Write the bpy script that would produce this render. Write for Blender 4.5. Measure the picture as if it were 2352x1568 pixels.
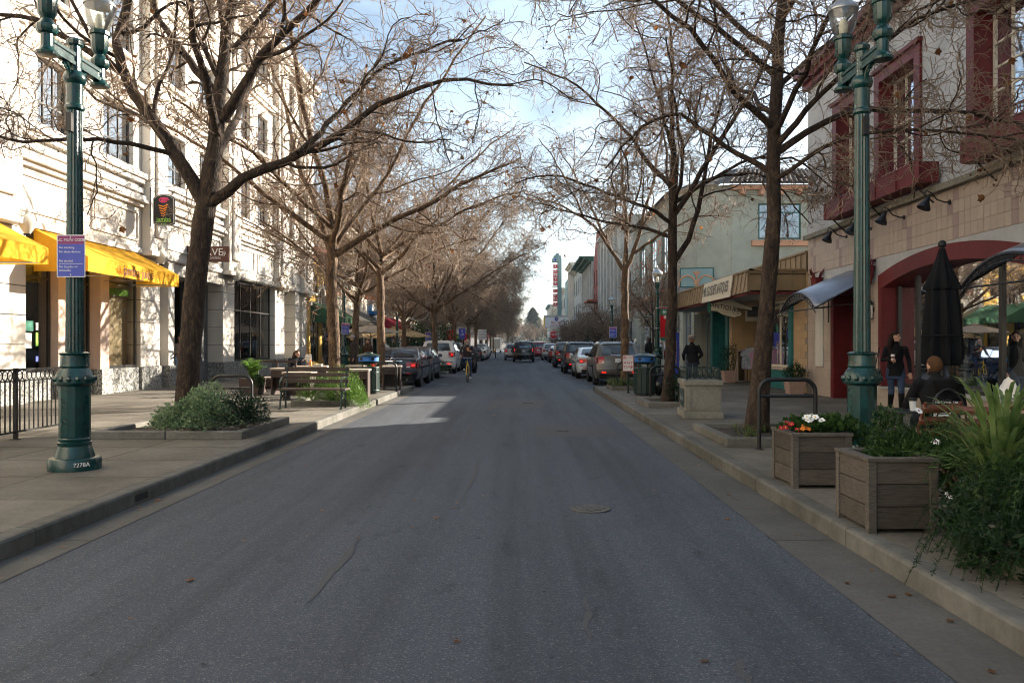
import bpy, bmesh, math, random
import numpy as np
from mathutils import Vector, Matrix
from math import radians, sin, cos, pi
sc = bpy.context.scene
for o in list(bpy.data.objects): bpy.data.objects.remove(o)
col = sc.collection
rnd = random.Random(7)

# ---------------------------------------------------------------- camera, sky, sun, exposure
cd = bpy.data.cameras.new('camera'); cam = bpy.data.objects.new('camera', cd); col.objects.link(cam)
cd.lens = 28; cd.sensor_width = 36; cd.clip_start = 0.05; cd.clip_end = 4000
cd.shift_x = -19/2352; cd.shift_y = 9/2352
cam.location = (0, 0, 1.52); cam.rotation_euler = (radians(90), 0, 0)
sc.camera = cam
SUN_EL, SUN_AZ = radians(19.6), radians(54.8)          # azimuth from +Y (down the street) towards +X
sunv = Vector((sin(SUN_AZ)*cos(SUN_EL), cos(SUN_AZ)*cos(SUN_EL), sin(SUN_EL)))
w = bpy.data.worlds.new('World'); sc.world = w; w.use_nodes = True
nt = w.node_tree; nt.nodes.clear()
def N(t, k, **kw):
    n = t.nodes.new('ShaderNode' + k)
    for a, b in kw.items(): setattr(n, a, b)
    return n
sky = N(nt, 'TexSky', sky_type='NISHITA'); sky.sun_disc = False
sky.sun_elevation = SUN_EL; sky.sun_rotation = SUN_AZ; sky.air_density = 1.0; sky.dust_density = 1.2; sky.ozone_density = 1.0
tc = N(nt, 'TexCoord'); mp = N(nt, 'Mapping'); mp.inputs['Scale'].default_value = (1.6, 1.2, 3.4); mp.inputs['Rotation'].default_value = (0.2, 0.1, 0.5)
no = N(nt, 'TexNoise'); no.inputs['Scale'].default_value = 1.7; no.inputs['Detail'].default_value = 7; no.inputs['Roughness'].default_value = 0.55; no.inputs['Distortion'].default_value = 0.6
rp = N(nt, 'ValToRGB'); rp.color_ramp.elements[0].position = 0.36; rp.color_ramp.elements[1].position = 0.76
rp.color_ramp.elements[1].color = (0.34, 0.34, 0.34, 1)
mx = N(nt, 'MixRGB'); mx.inputs['Color2'].default_value = (11.5, 14.2, 15.8, 1)
bg = N(nt, 'Background'); bg.inputs['Strength'].default_value = 0.05
wo = N(nt, 'OutputWorld')
L = nt.links.new
L(tc.outputs['Generated'], mp.inputs['Vector']); L(mp.outputs['Vector'], no.inputs['Vector']); L(no.outputs['Fac'], rp.inputs['Fac'])
L(rp.outputs['Color'], mx.inputs['Fac']); L(sky.outputs['Color'], mx.inputs['Color1']); L(mx.outputs['Color'], bg.inputs['Color']); L(bg.outputs['Background'], wo.inputs['Surface'])
sd = bpy.data.lights.new('sun', 'SUN'); sun = bpy.data.objects.new('sun', sd); col.objects.link(sun)
sd.energy = 5.0; sd.angle = radians(0.53); sd.color = (1.0, 0.90, 0.76)
sun.rotation_euler = sunv.to_track_quat('Z', 'Y').to_euler(); sun.location = (40, 30, 40)
sc.view_settings.view_transform = 'Standard'; sc.view_settings.look = 'None'
sc.view_settings.exposure = 2.05; sc.view_settings.gamma = 1
sc.cycles.use_denoising = True
sc.cycles.max_bounces = 5; sc.cycles.diffuse_bounces = 2; sc.cycles.glossy_bounces = 2; sc.cycles.transparent_max_bounces = 8; sc.cycles.volume_bounces = 0
sc.cycles.sample_clamp_indirect = 4.0; sc.cycles.pixel_filter_type = 'BLACKMAN_HARRIS'; sc.cycles.filter_width = 1.05; sc.cycles.use_light_tree = False; sc.cycles.adaptive_threshold = .015

# ---------------------------------------------------------------- materials
def newmat(name):
    m = bpy.data.materials.new(name); m.use_nodes = True
    t = m.node_tree; p = t.nodes['Principled BSDF']
    return m, t, p
def c4(c, k=1): return (c[0]*k, c[1]*k, c[2]*k, 1)
def pm(name, c, rough=.7, var=.18, s=4, bump=0, bs=40, metal=0, rv=0, c2=None, spec=.4, stretch=None, coat=0, dirt=0):
    """procedural paint/stone/wood: two-tone noise in world space, optional per-object variation, bump and stains"""
    m, t, p = newmat(name); l = t.links.new
    g = N(t, 'NewGeometry'); src = g.outputs['Position']
    if stretch:
        q = N(t, 'Mapping'); q.inputs['Scale'].default_value = stretch; l(src, q.inputs['Vector']); src = q.outputs['Vector']
    n = N(t, 'TexNoise'); n.inputs['Scale'].default_value = s; n.inputs['Detail'].default_value = 5; n.inputs['Roughness'].default_value = .62
    l(src, n.inputs['Vector'])
    r = N(t, 'ValToRGB'); r.color_ramp.elements[0].position = .3; r.color_ramp.elements[1].position = .7
    r.color_ramp.elements[0].color = c4(c, 1-var); r.color_ramp.elements[1].color = c4(c2, 1) if c2 else c4(c, 1+var)
    l(n.outputs['Fac'], r.inputs['Fac']); out = r.outputs['Color']
    if dirt:
        n2 = N(t, 'TexNoise'); n2.inputs['Scale'].default_value = .7; n2.inputs['Detail'].default_value = 8; n2.inputs['Roughness'].default_value = .7
        l(g.outputs['Position'], n2.inputs['Vector'])
        r2 = N(t, 'ValToRGB'); r2.color_ramp.elements[0].position = .42; r2.color_ramp.elements[1].position = .62
        r2.color_ramp.elements[0].color = (1-dirt, 1-dirt, 1-dirt*1.1, 1); r2.color_ramp.elements[1].color = (1, 1, 1, 1)
        l(n2.outputs['Fac'], r2.inputs['Fac'])
        mu = N(t, 'MixRGB', blend_type='MULTIPLY'); mu.inputs['Fac'].default_value = 1
        l(out, mu.inputs['Color1']); l(r2.outputs['Color'], mu.inputs['Color2']); out = mu.outputs['Color']
    if rv:
        oi = N(t, 'ObjectInfo'); mr = N(t, 'MapRange'); mr.inputs['To Min'].default_value = 1-rv; mr.inputs['To Max'].default_value = 1+rv
        l(oi.outputs['Random'], mr.inputs['Value']); hs = N(t, 'HueSaturation'); l(mr.outputs['Result'], hs.inputs['Value'])
        l(out, hs.inputs['Color']); out = hs.outputs['Color']
    l(out, p.inputs['Base Color'])
    p.inputs['Roughness'].default_value = rough; p.inputs['Metallic'].default_value = metal
    p.inputs['Specular IOR Level'].default_value = spec; p.inputs['Coat Weight'].default_value = coat
    if bump:
        b = N(t, 'Bump'); b.inputs['Strength'].default_value = bump; b.inputs['Distance'].default_value = .01
        n3 = N(t, 'TexNoise'); n3.inputs['Scale'].default_value = bs; n3.inputs['Detail'].default_value = 4
        l(src, n3.inputs['Vector']); l(n3.outputs['Fac'], b.inputs['Height']); l(b.outputs['Normal'], p.inputs['Normal'])
    return m
def glass(name, tint=(.5, .52, .52), base=.06, k=1.0, rough=.015, wav=0):
    m, t, p = newmat(name); l = t.links.new; t.nodes.remove(p)
    o = t.nodes['Material Output']; tr = N(t, 'BsdfTransparent'); tr.inputs['Color'].default_value = c4(tint)
    gl = N(t, 'BsdfGlossy'); gl.inputs['Roughness'].default_value = rough; gl.inputs['Color'].default_value = (.95, .97, 1, 1)
    f = N(t, 'Fresnel'); f.inputs['IOR'].default_value = 1.52
    if wav:
        g = N(t, 'NewGeometry'); n = N(t, 'TexNoise'); n.inputs['Scale'].default_value = 1.6; b = N(t, 'Bump'); b.inputs['Strength'].default_value = wav; b.inputs['Distance'].default_value = .02
        l(g.outputs['Position'], n.inputs['Vector']); l(n.outputs['Fac'], b.inputs['Height']); l(b.outputs['Normal'], gl.inputs['Normal'])
    ma = N(t, 'Math', operation='MULTIPLY_ADD'); ma.inputs[1].default_value = k; ma.inputs[2].default_value = base; ma.use_clamp = True
    ms = N(t, 'MixShader'); l(f.outputs['Fac'], ma.inputs[0]); l(ma.outputs['Value'], ms.inputs['Fac']); l(tr.outputs['BSDF'], ms.inputs[1]); l(gl.outputs['BSDF'], ms.inputs[2]); l(ms.outputs['Shader'], o.inputs['Surface'])
    return m
def emis(name, c, e, base=None):
    m, t, p = newmat(name); p.inputs['Base Color'].default_value = c4(base or c); p.inputs['Emission Color'].default_value = c4(c); p.inputs['Emission Strength'].default_value = e
    p.inputs['Roughness'].default_value = .3
    return m
def leafmat(name, c, c2, tr=.35, rough=.5):
    m, t, p = newmat(name); l = t.links.new
    g = N(t, 'NewGeometry'); n = N(t, 'TexNoise'); n.inputs['Scale'].default_value = 9; n.inputs['Detail'].default_value = 2
    l(g.outputs['Position'], n.inputs['Vector']); r = N(t, 'ValToRGB'); r.color_ramp.elements[0].position = .32; r.color_ramp.elements[1].position = .68
    r.color_ramp.elements[0].color = c4(c); r.color_ramp.elements[1].color = c4(c2); l(n.outputs['Fac'], r.inputs['Fac'])
    hv = N(t, 'HueSaturation'); mr = N(t, 'MapRange'); mr.inputs['To Min'].default_value = .65; mr.inputs['To Max'].default_value = 1.35
    l(g.outputs['Random Per Island'], mr.inputs['Value']); l(mr.outputs['Result'], hv.inputs['Value']); l(r.outputs['Color'], hv.inputs['Color'])
    l(hv.outputs['Color'], p.inputs['Base Color']); p.inputs['Roughness'].default_value = rough; p.inputs['Specular IOR Level'].default_value = .35
    td = N(t, 'BsdfTranslucent'); l(hv.outputs['Color'], td.inputs['Color']); ms = N(t, 'MixShader'); ms.inputs['Fac'].default_value = tr
    l(p.outputs['BSDF'], ms.inputs[1]); l(td.outputs['BSDF'], ms.inputs[2]); l(ms.outputs['Shader'], t.nodes['Material Output'].inputs['Surface'])
    return m
def asphalt():
    m, t, p = newmat('asphalt'); l = t.links.new; g = N(t, 'NewGeometry'); P = g.outputs['Position']
    v = N(t, 'TexVoronoi'); v.inputs['Scale'].default_value = 120; l(P, v.inputs['Vector'])
    sep = N(t, 'SeparateColor'); l(v.outputs['Color'], sep.inputs['Color'])
    r = N(t, 'ValToRGB'); e = r.color_ramp.elements; e[0].position = .0; e[0].color = (.037, .044, .057, 1); e[1].position = .86; e[1].color = (.060, .070, .088, 1)
    x = r.color_ramp.elements.new(.97); x.color = (.125, .13, .14, 1); l(sep.outputs[0], r.inputs['Fac'])
    def stain(scale, stretch, lo, hi, a, b, prev):
        q = N(t, 'Mapping'); q.inputs['Scale'].default_value = stretch; l(P, q.inputs['Vector'])
        n = N(t, 'TexNoise'); n.inputs['Scale'].default_value = scale; n.inputs['Detail'].default_value = 6; n.inputs['Roughness'].default_value = .65; l(q.outputs['Vector'], n.inputs['Vector'])
        rr = N(t, 'ValToRGB'); rr.color_ramp.elements[0].position = lo; rr.color_ramp.elements[1].position = hi; rr.color_ramp.elements[0].color = (a, a, a*1.0, 1); rr.color_ramp.elements[1].color = (b, b, b, 1)
        l(n.outputs['Fac'], rr.inputs['Fac']); mu = N(t, 'MixRGB', blend_type='MULTIPLY'); mu.inputs['Fac'].default_value = 1; l(prev, mu.inputs['Color1']); l(rr.outputs['Color'], mu.inputs['Color2']); return mu.outputs['Color']
    c = stain(.35, (1, .5, 1), .35, .65, .84, 1.10, r.outputs['Color'])
    c = stain(3.2, (1, .45, 1), .31, .40, .62, 1.0, c)          # drips and dark spots
    c = stain(11, (1, .8, 1), .31, .37, .35, 1.0, c)             # small oil drips
    c = stain(1.1, (1.6, .06, 1), .36, .56, .66, 1.08, c)         # tyre streaks along the lane
    l(c, p.inputs['Base Color']); p.inputs['Roughness'].default_value = .78; p.inputs['Specular IOR Level'].default_value = .35
    b = N(t, 'Bump'); b.inputs['Strength'].default_value = .55; b.inputs['Distance'].default_value = .006; l(v.outputs['Distance'], b.inputs['Height']); l(b.outputs['Normal'], p.inputs['Normal'])
    return m
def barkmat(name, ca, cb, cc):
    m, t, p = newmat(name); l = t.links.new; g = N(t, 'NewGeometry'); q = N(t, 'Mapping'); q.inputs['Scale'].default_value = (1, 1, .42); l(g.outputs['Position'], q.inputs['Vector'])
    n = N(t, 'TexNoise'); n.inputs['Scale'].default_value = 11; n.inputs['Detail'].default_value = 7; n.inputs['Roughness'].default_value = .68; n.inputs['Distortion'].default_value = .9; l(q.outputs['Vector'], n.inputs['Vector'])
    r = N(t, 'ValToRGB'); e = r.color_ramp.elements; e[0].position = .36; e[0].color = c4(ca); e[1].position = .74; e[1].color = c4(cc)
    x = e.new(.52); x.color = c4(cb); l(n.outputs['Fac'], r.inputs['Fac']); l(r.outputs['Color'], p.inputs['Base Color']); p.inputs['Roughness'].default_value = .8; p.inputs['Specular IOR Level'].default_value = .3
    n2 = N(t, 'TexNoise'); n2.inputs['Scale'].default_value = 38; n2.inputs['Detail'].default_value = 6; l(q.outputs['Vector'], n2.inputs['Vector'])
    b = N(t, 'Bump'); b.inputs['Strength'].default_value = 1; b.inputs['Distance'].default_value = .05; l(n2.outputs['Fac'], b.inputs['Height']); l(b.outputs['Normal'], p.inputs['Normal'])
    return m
def speckle(name, cols, s, rough=.5):
    m, t, p = newmat(name); l = t.links.new; g = N(t, 'NewGeometry'); v = N(t, 'TexVoronoi'); v.inputs['Scale'].default_value = s; l(g.outputs['Position'], v.inputs['Vector'])
    sep = N(t, 'SeparateColor'); l(v.outputs['Color'], sep.inputs['Color']); r = N(t, 'ValToRGB'); r.color_ramp.interpolation = 'CONSTANT'; e = r.color_ramp.elements
    e[0].color = c4(cols[0]); e[0].position = 0; e[1].color = c4(cols[1]); e[1].position = 1/len(cols)
    for i, cc in enumerate(cols[2:]): x = e.new((i+2)/len(cols)); x.color = c4(cc)
    l(sep.outputs[0], r.inputs['Fac']); l(r.outputs['Color'], p.inputs['Base Color']); p.inputs['Roughness'].default_value = rough
    return m
def fabric(name, c, tr=.3, var=.08):
    m = pm(name, c, .85, var, 6, .1, 300, spec=.2); t = m.node_tree; l = t.links.new; p = t.nodes['Principled BSDF']
    td = N(t, 'BsdfTranslucent'); td.inputs['Color'].default_value = c4(c); ms = N(t, 'MixShader'); ms.inputs['Fac'].default_value = tr
    l(p.outputs['BSDF'], ms.inputs[1]); l(td.outputs['BSDF'], ms.inputs[2]); l(ms.outputs['Shader'], t.nodes['Material Output'].inputs['Surface'])
    return m
M = dict(
 asphalt=asphalt(),
 patch=pm('asphalt_patch', (.062, .062, .066), .85, .3, 60, .5, 120),
 gutter=pm('gutter_concrete', (.095, .090, .083), .8, .16, 30, .25, 130, dirt=.3, rv=.06),
 kerb=pm('kerb_concrete', (.130, .124, .111), .82, .2, 9, .3, 120, dirt=.45, rv=.08),
 slab=pm('paving_concrete', (.150, .134, .110), .8, .2, 30, .3, 160, dirt=.38, rv=.12),
 joint=pm('joint_grime', (.035, .032, .028), .9, .2, 20),
 conc=pm('old_concrete', (.25, .237, .20), .8, .14, 14, .3, 90, dirt=.3),
 pconc=pm('planter_concrete', (.17, .16, .14), .85, .18, 14, .4, 60, dirt=.4, rv=.08),
 soil=pm('soil', (.04, .03, .022), .95, .4, 20, .8, 30),
 ground=pm('ground_earth', (.10, .09, .07), .9, .2, 1),
 line=pm('road_paint', (.62, .62, .60), .7, .25, 30),
 white=pm('white_stucco', (.66, .61, .54), .8, .05, 2, .12, 60, dirt=.10),
 trim=pm('white_trim', (.68, .63, .56), .7, .04, 3, .06, 80),
 granite=speckle('granite', [(.30, .30, .28), (.12, .12, .11), (.40, .39, .36), (.05, .05, .05), (.22, .22, .2)], 34, .45),
 pink=pm('rosy_paint', (.55, .42, .35), .7, .06),
 black=pm('black_metal', (.006, .006, .0065), .45, .2, 12, .05, 90, spec=.5),
 bronze=pm('dark_bronze', (.03, .028, .026), .4, .1, 8),
 green=pm('lamp_green', (.0015, .040, .038), .27, .35, 9, .25, 45, spec=.5, coat=.15, dirt=.2),
 dgreen=pm('can_green', (.005, .022, .018), .38, .2, 10, coat=.2),
 bluep=pm('can_blue', (.02, .14, .45), .5, .15, 6),
 steel=pm('galvanised', (.35, .36, .37), .4, .15, 20, metal=.8),
 chrome=pm('chrome', (.75, .75, .76), .12, .03, 4, metal=1),
 rust=pm('rusty_iron', (.075, .07, .066), .7, .4, 20),
 bark=barkmat('plane_bark', (.060, .036, .022), (.125, .075, .042), (.30, .20, .10)),
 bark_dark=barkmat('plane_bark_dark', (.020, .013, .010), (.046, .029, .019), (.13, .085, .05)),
 twig=pm('twig_bark', (.225, .158, .108), .75, .3, 5),
 deadleaf=leafmat('dead_leaf', (.15, .06, .02), (.24, .10, .03), .4),
 seed=pm('seed_ball', (.10, .055, .03), .9, .3, 20),
 redleaf=leafmat('red_leaf', (.35, .04, .015), (.5, .10, .02), .4),
 grass=leafmat('grass_blade', (.08, .13, .03), (.16, .19, .07), .4),
 fern=leafmat('fern_green', (.055, .12, .018), (.12, .22, .035), .45),
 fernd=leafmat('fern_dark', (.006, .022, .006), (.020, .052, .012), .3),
 oreg=leafmat('grey_green_leaf', (.16, .25, .13), (.28, .36, .20), .4),
 dgl=leafmat('dark_green_leaf', (.010, .030, .014), (.025, .055, .025), .25),
 shrub=leafmat('shrub_leaf', (.022, .058, .013), (.055, .105, .024), .35),
 flax=leafmat('flax_leaf', (.07, .14, .03), (.20, .26, .09), .4, .4),
 petal=pm('white_petal', (.85, .85, .82), .6, .04), petalr=pm('red_petal', (.42, .01, .02), .6, .1), petalo=pm('orange_petal', (.8, .2, .02), .6, .1), petaly=pm('yellow_centre', (.8, .5, .05), .6),
 conifer=leafmat('conifer', (.02, .045, .03), (.04, .07, .045), .15),
 hillv=pm('hill_scrub', (.17, .13, .10), .95, .35, .15, 1, .6),
 wood=pm('weathered_wood', (.075, .064, .053), .8, .35, 3, .35, 30, stretch=(6, 6, 34), c2=(.125, .107, .088), rv=.14),
 woodh=pm('weathered_plank', (.055, .045, .036), .8, .35, 3, .35, 30, stretch=(3, 3, 40), c2=(.100, .083, .066), rv=.25),
 slat=pm('bench_wood', (.06, .042, .032), .7, .3, 5, .25, 30, stretch=(2, 30, 30), c2=(.115, .083, .062), rv=.12),
 tabletop=pm('pale_wood', (.40, .33, .27), .7, .2, 5, .2, 30, stretch=(3, 30, 30), rv=.1),
 tableleg=pm('brown_board', (.045, .026, .020), .6, .25, 4, .1, 30, rv=.15),
 chairw=pm('cherry_wood', (.12, .035, .018), .4, .25, 5, .1, 30, stretch=(4, 4, 30), coat=.2),
 yaw=fabric('yellow_awning', (.84, .45, .035), .38), gaw=fabric('green_awning', (.05, .13, .07), .2), daw=fabric('charcoal_awning', (.10, .105, .10), .15), raw=fabric('red_awning', (.46, .03, .06), .3), baw=fabric('blue_awning', (.06, .25, .60), .3),
 cawn=fabric('cream_awning', (.6, .55, .45), .3), orange=fabric('orange_cloth', (.75, .22, .03), .3),
 umg=fabric('grey_umbrella', (.36, .31, .26), .3), umt=fabric('tan_umbrella', (.66, .48, .26), .42), umb=fabric('black_umbrella', (.006, .0065, .008), .03),
 redw=pm('oxblood_paint', (.125, .008, .010), .5, .16, 4, .08, 50, dirt=.25),
 boxred=pm('flower_box_red', (.15, .018, .019), .55, .12, 5, dirt=.12),
 grey=pm('grey_stucco', (.44, .45, .46), .85, .08, 2, .3, 70, dirt=.16),
 tile=pm('beige_tile', (.40, .325, .265), .45, .05, 9, .05, 30, rv=.05),
 tilep=pm('mauve_tile', (.30, .22, .20), .45, .06, 9, .05, 30, rv=.05),
 tiley=pm('buff_tile', (.42, .29, .16), .45, .06, 9, .05, 30, rv=.06),
 grout=pm('grout', (.28, .225, .185), .9, .1, 20),
 teal=pm('teal_tile', (.02, .14, .14), .35, .15, 6, .05, 30, rv=.12),
 ledge=pm('mossy_ledge', (.20, .19, .15), .9, .25, 9, .4, 60),
 tan=pm('tan_metal', (.24, .17, .09), .55, .08, 4, .04, 60, rv=.06),
 dred=pm('dark_red_trim', (.10, .012, .012), .6), soffit=pm('soffit', (.35, .34, .32), .8, .06),
 sage=pm('sage_stucco', (.37, .38, .315), .85, .06, 1.5, .15, 60, dirt=.16), sageb=pm('slate_band', (.24, .28, .29), .85, .06), terra=pm('terracotta_trim', (.52, .27, .16), .8, .12),
 roof=pm('dark_roof_tile', (.07, .06, .056), .95, .3, 3, rv=.2), roofr=pm('red_roof_tile', (.33, .09, .05), .75, .25, 3, rv=.15),
 fgreen=pm('frame_green', (.02, .09, .075), .5, .1), fblue=pm('frame_slate_blue', (.12, .16, .20), .5, .1), cream=pm('cream_frame', (.62, .56, .45), .6, .05),
 yellow=pm('yellow_stucco', (.68, .42, .10), .85, .07, 2, .1), creamw=pm('cream_wall', (.66, .60, .50), .85, .05, 2, .1, dirt=.1), brick=pm('brick_red', (.26, .085, .065), .85, .2, 12), brickd=pm('salmon_wall', (.46, .25, .18), .85, .08, 2, dirt=.1),
 gwall=pm('pale_grey_wall', (.40, .385, .35), .85, .1, 1, dirt=.22), ggreen=pm('deep_green_cornice', (.03, .09, .06), .6, .15), cwhite=pm('chalk_wall', (.52, .49, .44), .85, .08, 1, dirt=.2), teals=pm('aqua_paint', (.22, .32, .31), .7, .08),
 glass=glass('shop_glass', (.62, .64, .62), .04, .85), glassup=glass('upper_glass', (.35, .40, .42), .30, 1.2, .03), glassf=glass('far_glass', (.25, .28, .3), .12, 1.1), lampglass=glass('lamp_glass', (.90, .92, .90), .05, .8, .12),
 carglass=glass('car_glass', (.10, .13, .13), .05, 1.0), frost=pm('frosted_globe', (.72, .68, .58), .25, .05, spec=.5),
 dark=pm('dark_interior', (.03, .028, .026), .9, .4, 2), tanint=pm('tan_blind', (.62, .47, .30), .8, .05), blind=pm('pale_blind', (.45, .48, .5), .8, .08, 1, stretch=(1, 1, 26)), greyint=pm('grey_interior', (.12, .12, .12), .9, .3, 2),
 blue=pm('sign_blue', (.05, .075, .42), .5, .04), purple=pm('sign_purple', (.22, .02, .13), .5, .04), wht=pm('sign_white', (.78, .78, .76), .5, .03), blk=pm('sign_black', (.012, .012, .012), .5), signred=pm('sign_red', (.55, .02, .025), .5, .05),
 sgreen=pm('banner_green', (.02, .14, .09), .7), bannerred=fabric('banner_red', (.5, .012, .02), .2), limeg=pm('lime_ink', (.30, .62, .08), .5), pinki=pm('pink_ink', (.75, .06, .20), .5), orangei=pm('orange_ink', (.85, .30, .05), .5), brownink=pm('brown_ink', (.16, .05, .02), .6),
 sbrown=pm('sign_brown', (.10, .035, .022), .45, .2, 6), beige=pm('sign_beige', (.60, .54, .42), .6, .05), goldi=pm('yellow_ink', (.65, .42, .03), .6), bagk=pm('black_bag', (.010, .010, .012), .25, .2, 9, .6, 12),
 rubber=pm('rubber', (.012, .012, .012), .75, .1), alloy=pm('alloy', (.45, .46, .47), .25, .1, metal=.9), plastic=pm('dark_trim', (.02, .02, .021), .5), tail=pm('tail_lamp', (.38, .008, .010), .15, .1, coat=.5), tailon=emis('tail_lamp_lit', (1, .012, .010), .5, (.5, .01, .01)), plate=pm('plate', (.62, .62, .60), .5, .1, 30),
 amber=pm('amber', (.8, .35, .02), .4), clearl=pm('clear_lens', (.5, .5, .5), .12, .05, coat=.4),
 skin=pm('skin', (.46, .26, .18), .55, .06, spec=.35), skind=pm('skin_brown', (.24, .125, .08), .55, .06, spec=.35),
 terracot=pm('stone_pot', (.36, .24, .19), .8, .12, 8, .15, 40), sequin=speckle('sequin', [(.6, .62, .65), (.2, .21, .23), (.85, .87, .9), (.35, .36, .4)], 80, .12), mirror=pm('mirror', (.8, .8, .8), .03, .02, metal=1),
 corr=pm('awning_sheet', (.22, .245, .30), .30, .1, 3, .02, metal=.55), haze=None)
M['sequin'].node_tree.nodes['Principled BSDF'].inputs['Metallic'].default_value = .7
def cloth(name, c): return pm('cloth_'+name, c, .9, .2, 14, .25, 60, spec=.2)

# ---------------------------------------------------------------- mesh helpers
class MB:
    def __init__(s): s.v = []; s.f = []; s.m = []
    def add(s, vs, fs, m=0):
        b = len(s.v); s.v += [tuple(map(float, q)) for q in vs]; s.f += [tuple(i+b for i in q) for q in fs]; s.m += [m]*len(fs); return s
    def box(s, x0, x1, y0, y1, z0, z1, m=0):
        x0, x1 = min(x0, x1), max(x0, x1); y0, y1 = min(y0, y1), max(y0, y1); z0, z1 = min(z0, z1), max(z0, z1)
        return s.add([(x0,y0,z0),(x1,y0,z0),(x1,y1,z0),(x0,y1,z0),(x0,y0,z1),(x1,y0,z1),(x1,y1,z1),(x0,y1,z1)],
                     [(0,3,2,1),(4,5,6,7),(0,1,5,4),(1,2,6,5),(2,3,7,6),(3,0,4,7)], m)
    def quad(s, a, b, c, d, m=0): return s.add([a, b, c, d], [(0,1,2,3)], m)
    def prism(s, poly, f0, f1, m=0):
        """poly of 2-D points; f0, f1 map a 2-D point to the two end caps"""
        n = len(poly); a = [f0(*p) for p in poly]; b = [f1(*p) for p in poly]
        return s.add(a+b, [tuple(range(n))[::-1], tuple(range(n, 2*n))] + [(i, (i+1) % n, n+(i+1) % n, n+i) for i in range(n)], m)
    def tube(s, pts, r, n=8, m=0, cap=True):
        P = [Vector(p) for p in pts]; R = r if hasattr(r, '__len__') else [r]*len(P); vs = []; fs = []; u = None
        for i, p in enumerate(P):
            t = (P[min(i+1, len(P)-1)] - P[max(i-1, 0)]); t = t.normalized() if t.length > 1e-9 else Vector((0,0,1))
            if u is None: u = t.orthogonal().normalized()
            else:
                u = u - t*u.dot(t); u = u.normalized() if u.length > 1e-6 else t.orthogonal().normalized()
            v = t.cross(u)
            for k in range(n): a = 2*pi*k/n; vs.append(p + (u*cos(a) + v*sin(a))*R[i])
        for i in range(len(P)-1):
            for k in range(n): fs.append((i*n+k, i*n+(k+1) % n, (i+1)*n+(k+1) % n, (i+1)*n+k))
        if cap: fs.append(tuple(range(n))[::-1]); fs.append(tuple(range((len(P)-1)*n, len(P)*n)))
        return s.add(vs, fs, m)
    def lathe(s, prof, c=(0,0,0), n=16, m=0, flute=0, sx=1, sy=1):
        vs = []; fs = []
        for r, z in prof:
            for k in range(n):
                a = 2*pi*k/n; q = r*(1-flute*(k % 2)); vs.append((c[0]+q*cos(a)*sx, c[1]+q*sin(a)*sy, c[2]+z))
        for i in range(len(prof)-1):
            for k in range(n): fs.append((i*n+k, i*n+(k+1) % n, (i+1)*n+(k+1) % n, (i+1)*n+k))
        fs.append(tuple(range(n))[::-1]); fs.append(tuple(range((len(prof)-1)*n, len(prof)*n)))
        return s.add(vs, fs, m)
    def ball(s, c, r, m=0, n=10, k=7, sc_=(1,1,1)):
        prof = [(max(1e-4, r*sin(pi*i/k)), -r*cos(pi*i/k)*sc_[2]) for i in range(k+1)]
        return s.lathe(prof, c, n, m, 0, sc_[0], sc_[1])
    def grid(s, f, nu, nv, m=0):
        vs = [f(i/nu, j/nv) for i in range(nu+1) for j in range(nv+1)]
        return s.add(vs, [(i*(nv+1)+j, (i+1)*(nv+1)+j, (i+1)*(nv+1)+j+1, i*(nv+1)+j+1) for i in range(nu) for j in range(nv)], m)
    def mesh(s, name, mats, smooth=None):
        me = bpy.data.meshes.new(name); me.from_pydata(s.v, [], s.f)
        for q in (mats if isinstance(mats, (list, tuple)) else [mats]): me.materials.append(M[q] if isinstance(q, str) else q)
        if any(s.m): me.polygons.foreach_set('material_index', s.m)
        if smooth:
            me.polygons.foreach_set('use_smooth', [True]*len(me.polygons)); me.set_sharp_from_angle(angle=radians(smooth))
        me.update(); return me
    def build(s, name, mats, parent=None, smooth=None, bevel=0, solid=0, **kw):
        o = link(name, s.mesh(name, mats, smooth), parent, **kw)
        if solid: q = o.modifiers.new('solid', 'SOLIDIFY'); q.thickness = solid; q.offset = 0
        if bevel: q = o.modifiers.new('bevel', 'BEVEL'); q.width = bevel; q.segments = 2; q.limit_method = 'ANGLE'
        return o
def link(name, data, parent=None, loc=None, rot=None, scale=None):
    o = bpy.data.objects.new(name, data); col.objects.link(o)
    if parent: o.parent = parent
    if loc is not None: o.location = loc
    if rot is not None: o.rotation_euler = rot
    if scale is not None: o.scale = scale if hasattr(scale, '__len__') else (scale,)*3
    return o
def tag(o, label, cat, group=None):
    o['label'] = label; o['category'] = cat
    if group: o['group'] = group
    return o
def thing(name, label, cat, loc=(0,0,0), rz=0, group=None, scale=None):
    return tag(link(name, None, None, loc, (0,0,rz), scale), label, cat, group)
def struct(o): o['kind'] = 'structure'; return o
def stuff(o): o['kind'] = 'stuff'; return o
KIDS = {}
def copy_tree(src, loc=None, rz=None, label=None, parent=None, scale=None, group=None):
    o = src.copy(); col.objects.link(o)
    if parent: o.parent = parent
    if loc is not None: o.location = loc
    if rz is not None: o.rotation_euler = (0, 0, rz)
    if scale is not None: o.scale = scale if hasattr(scale, '__len__') else (scale,)*3
    if label: o['label'] = label
    if group: o['group'] = group
    for c in src.children: copy_tree(c, parent=o)
    return o
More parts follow.
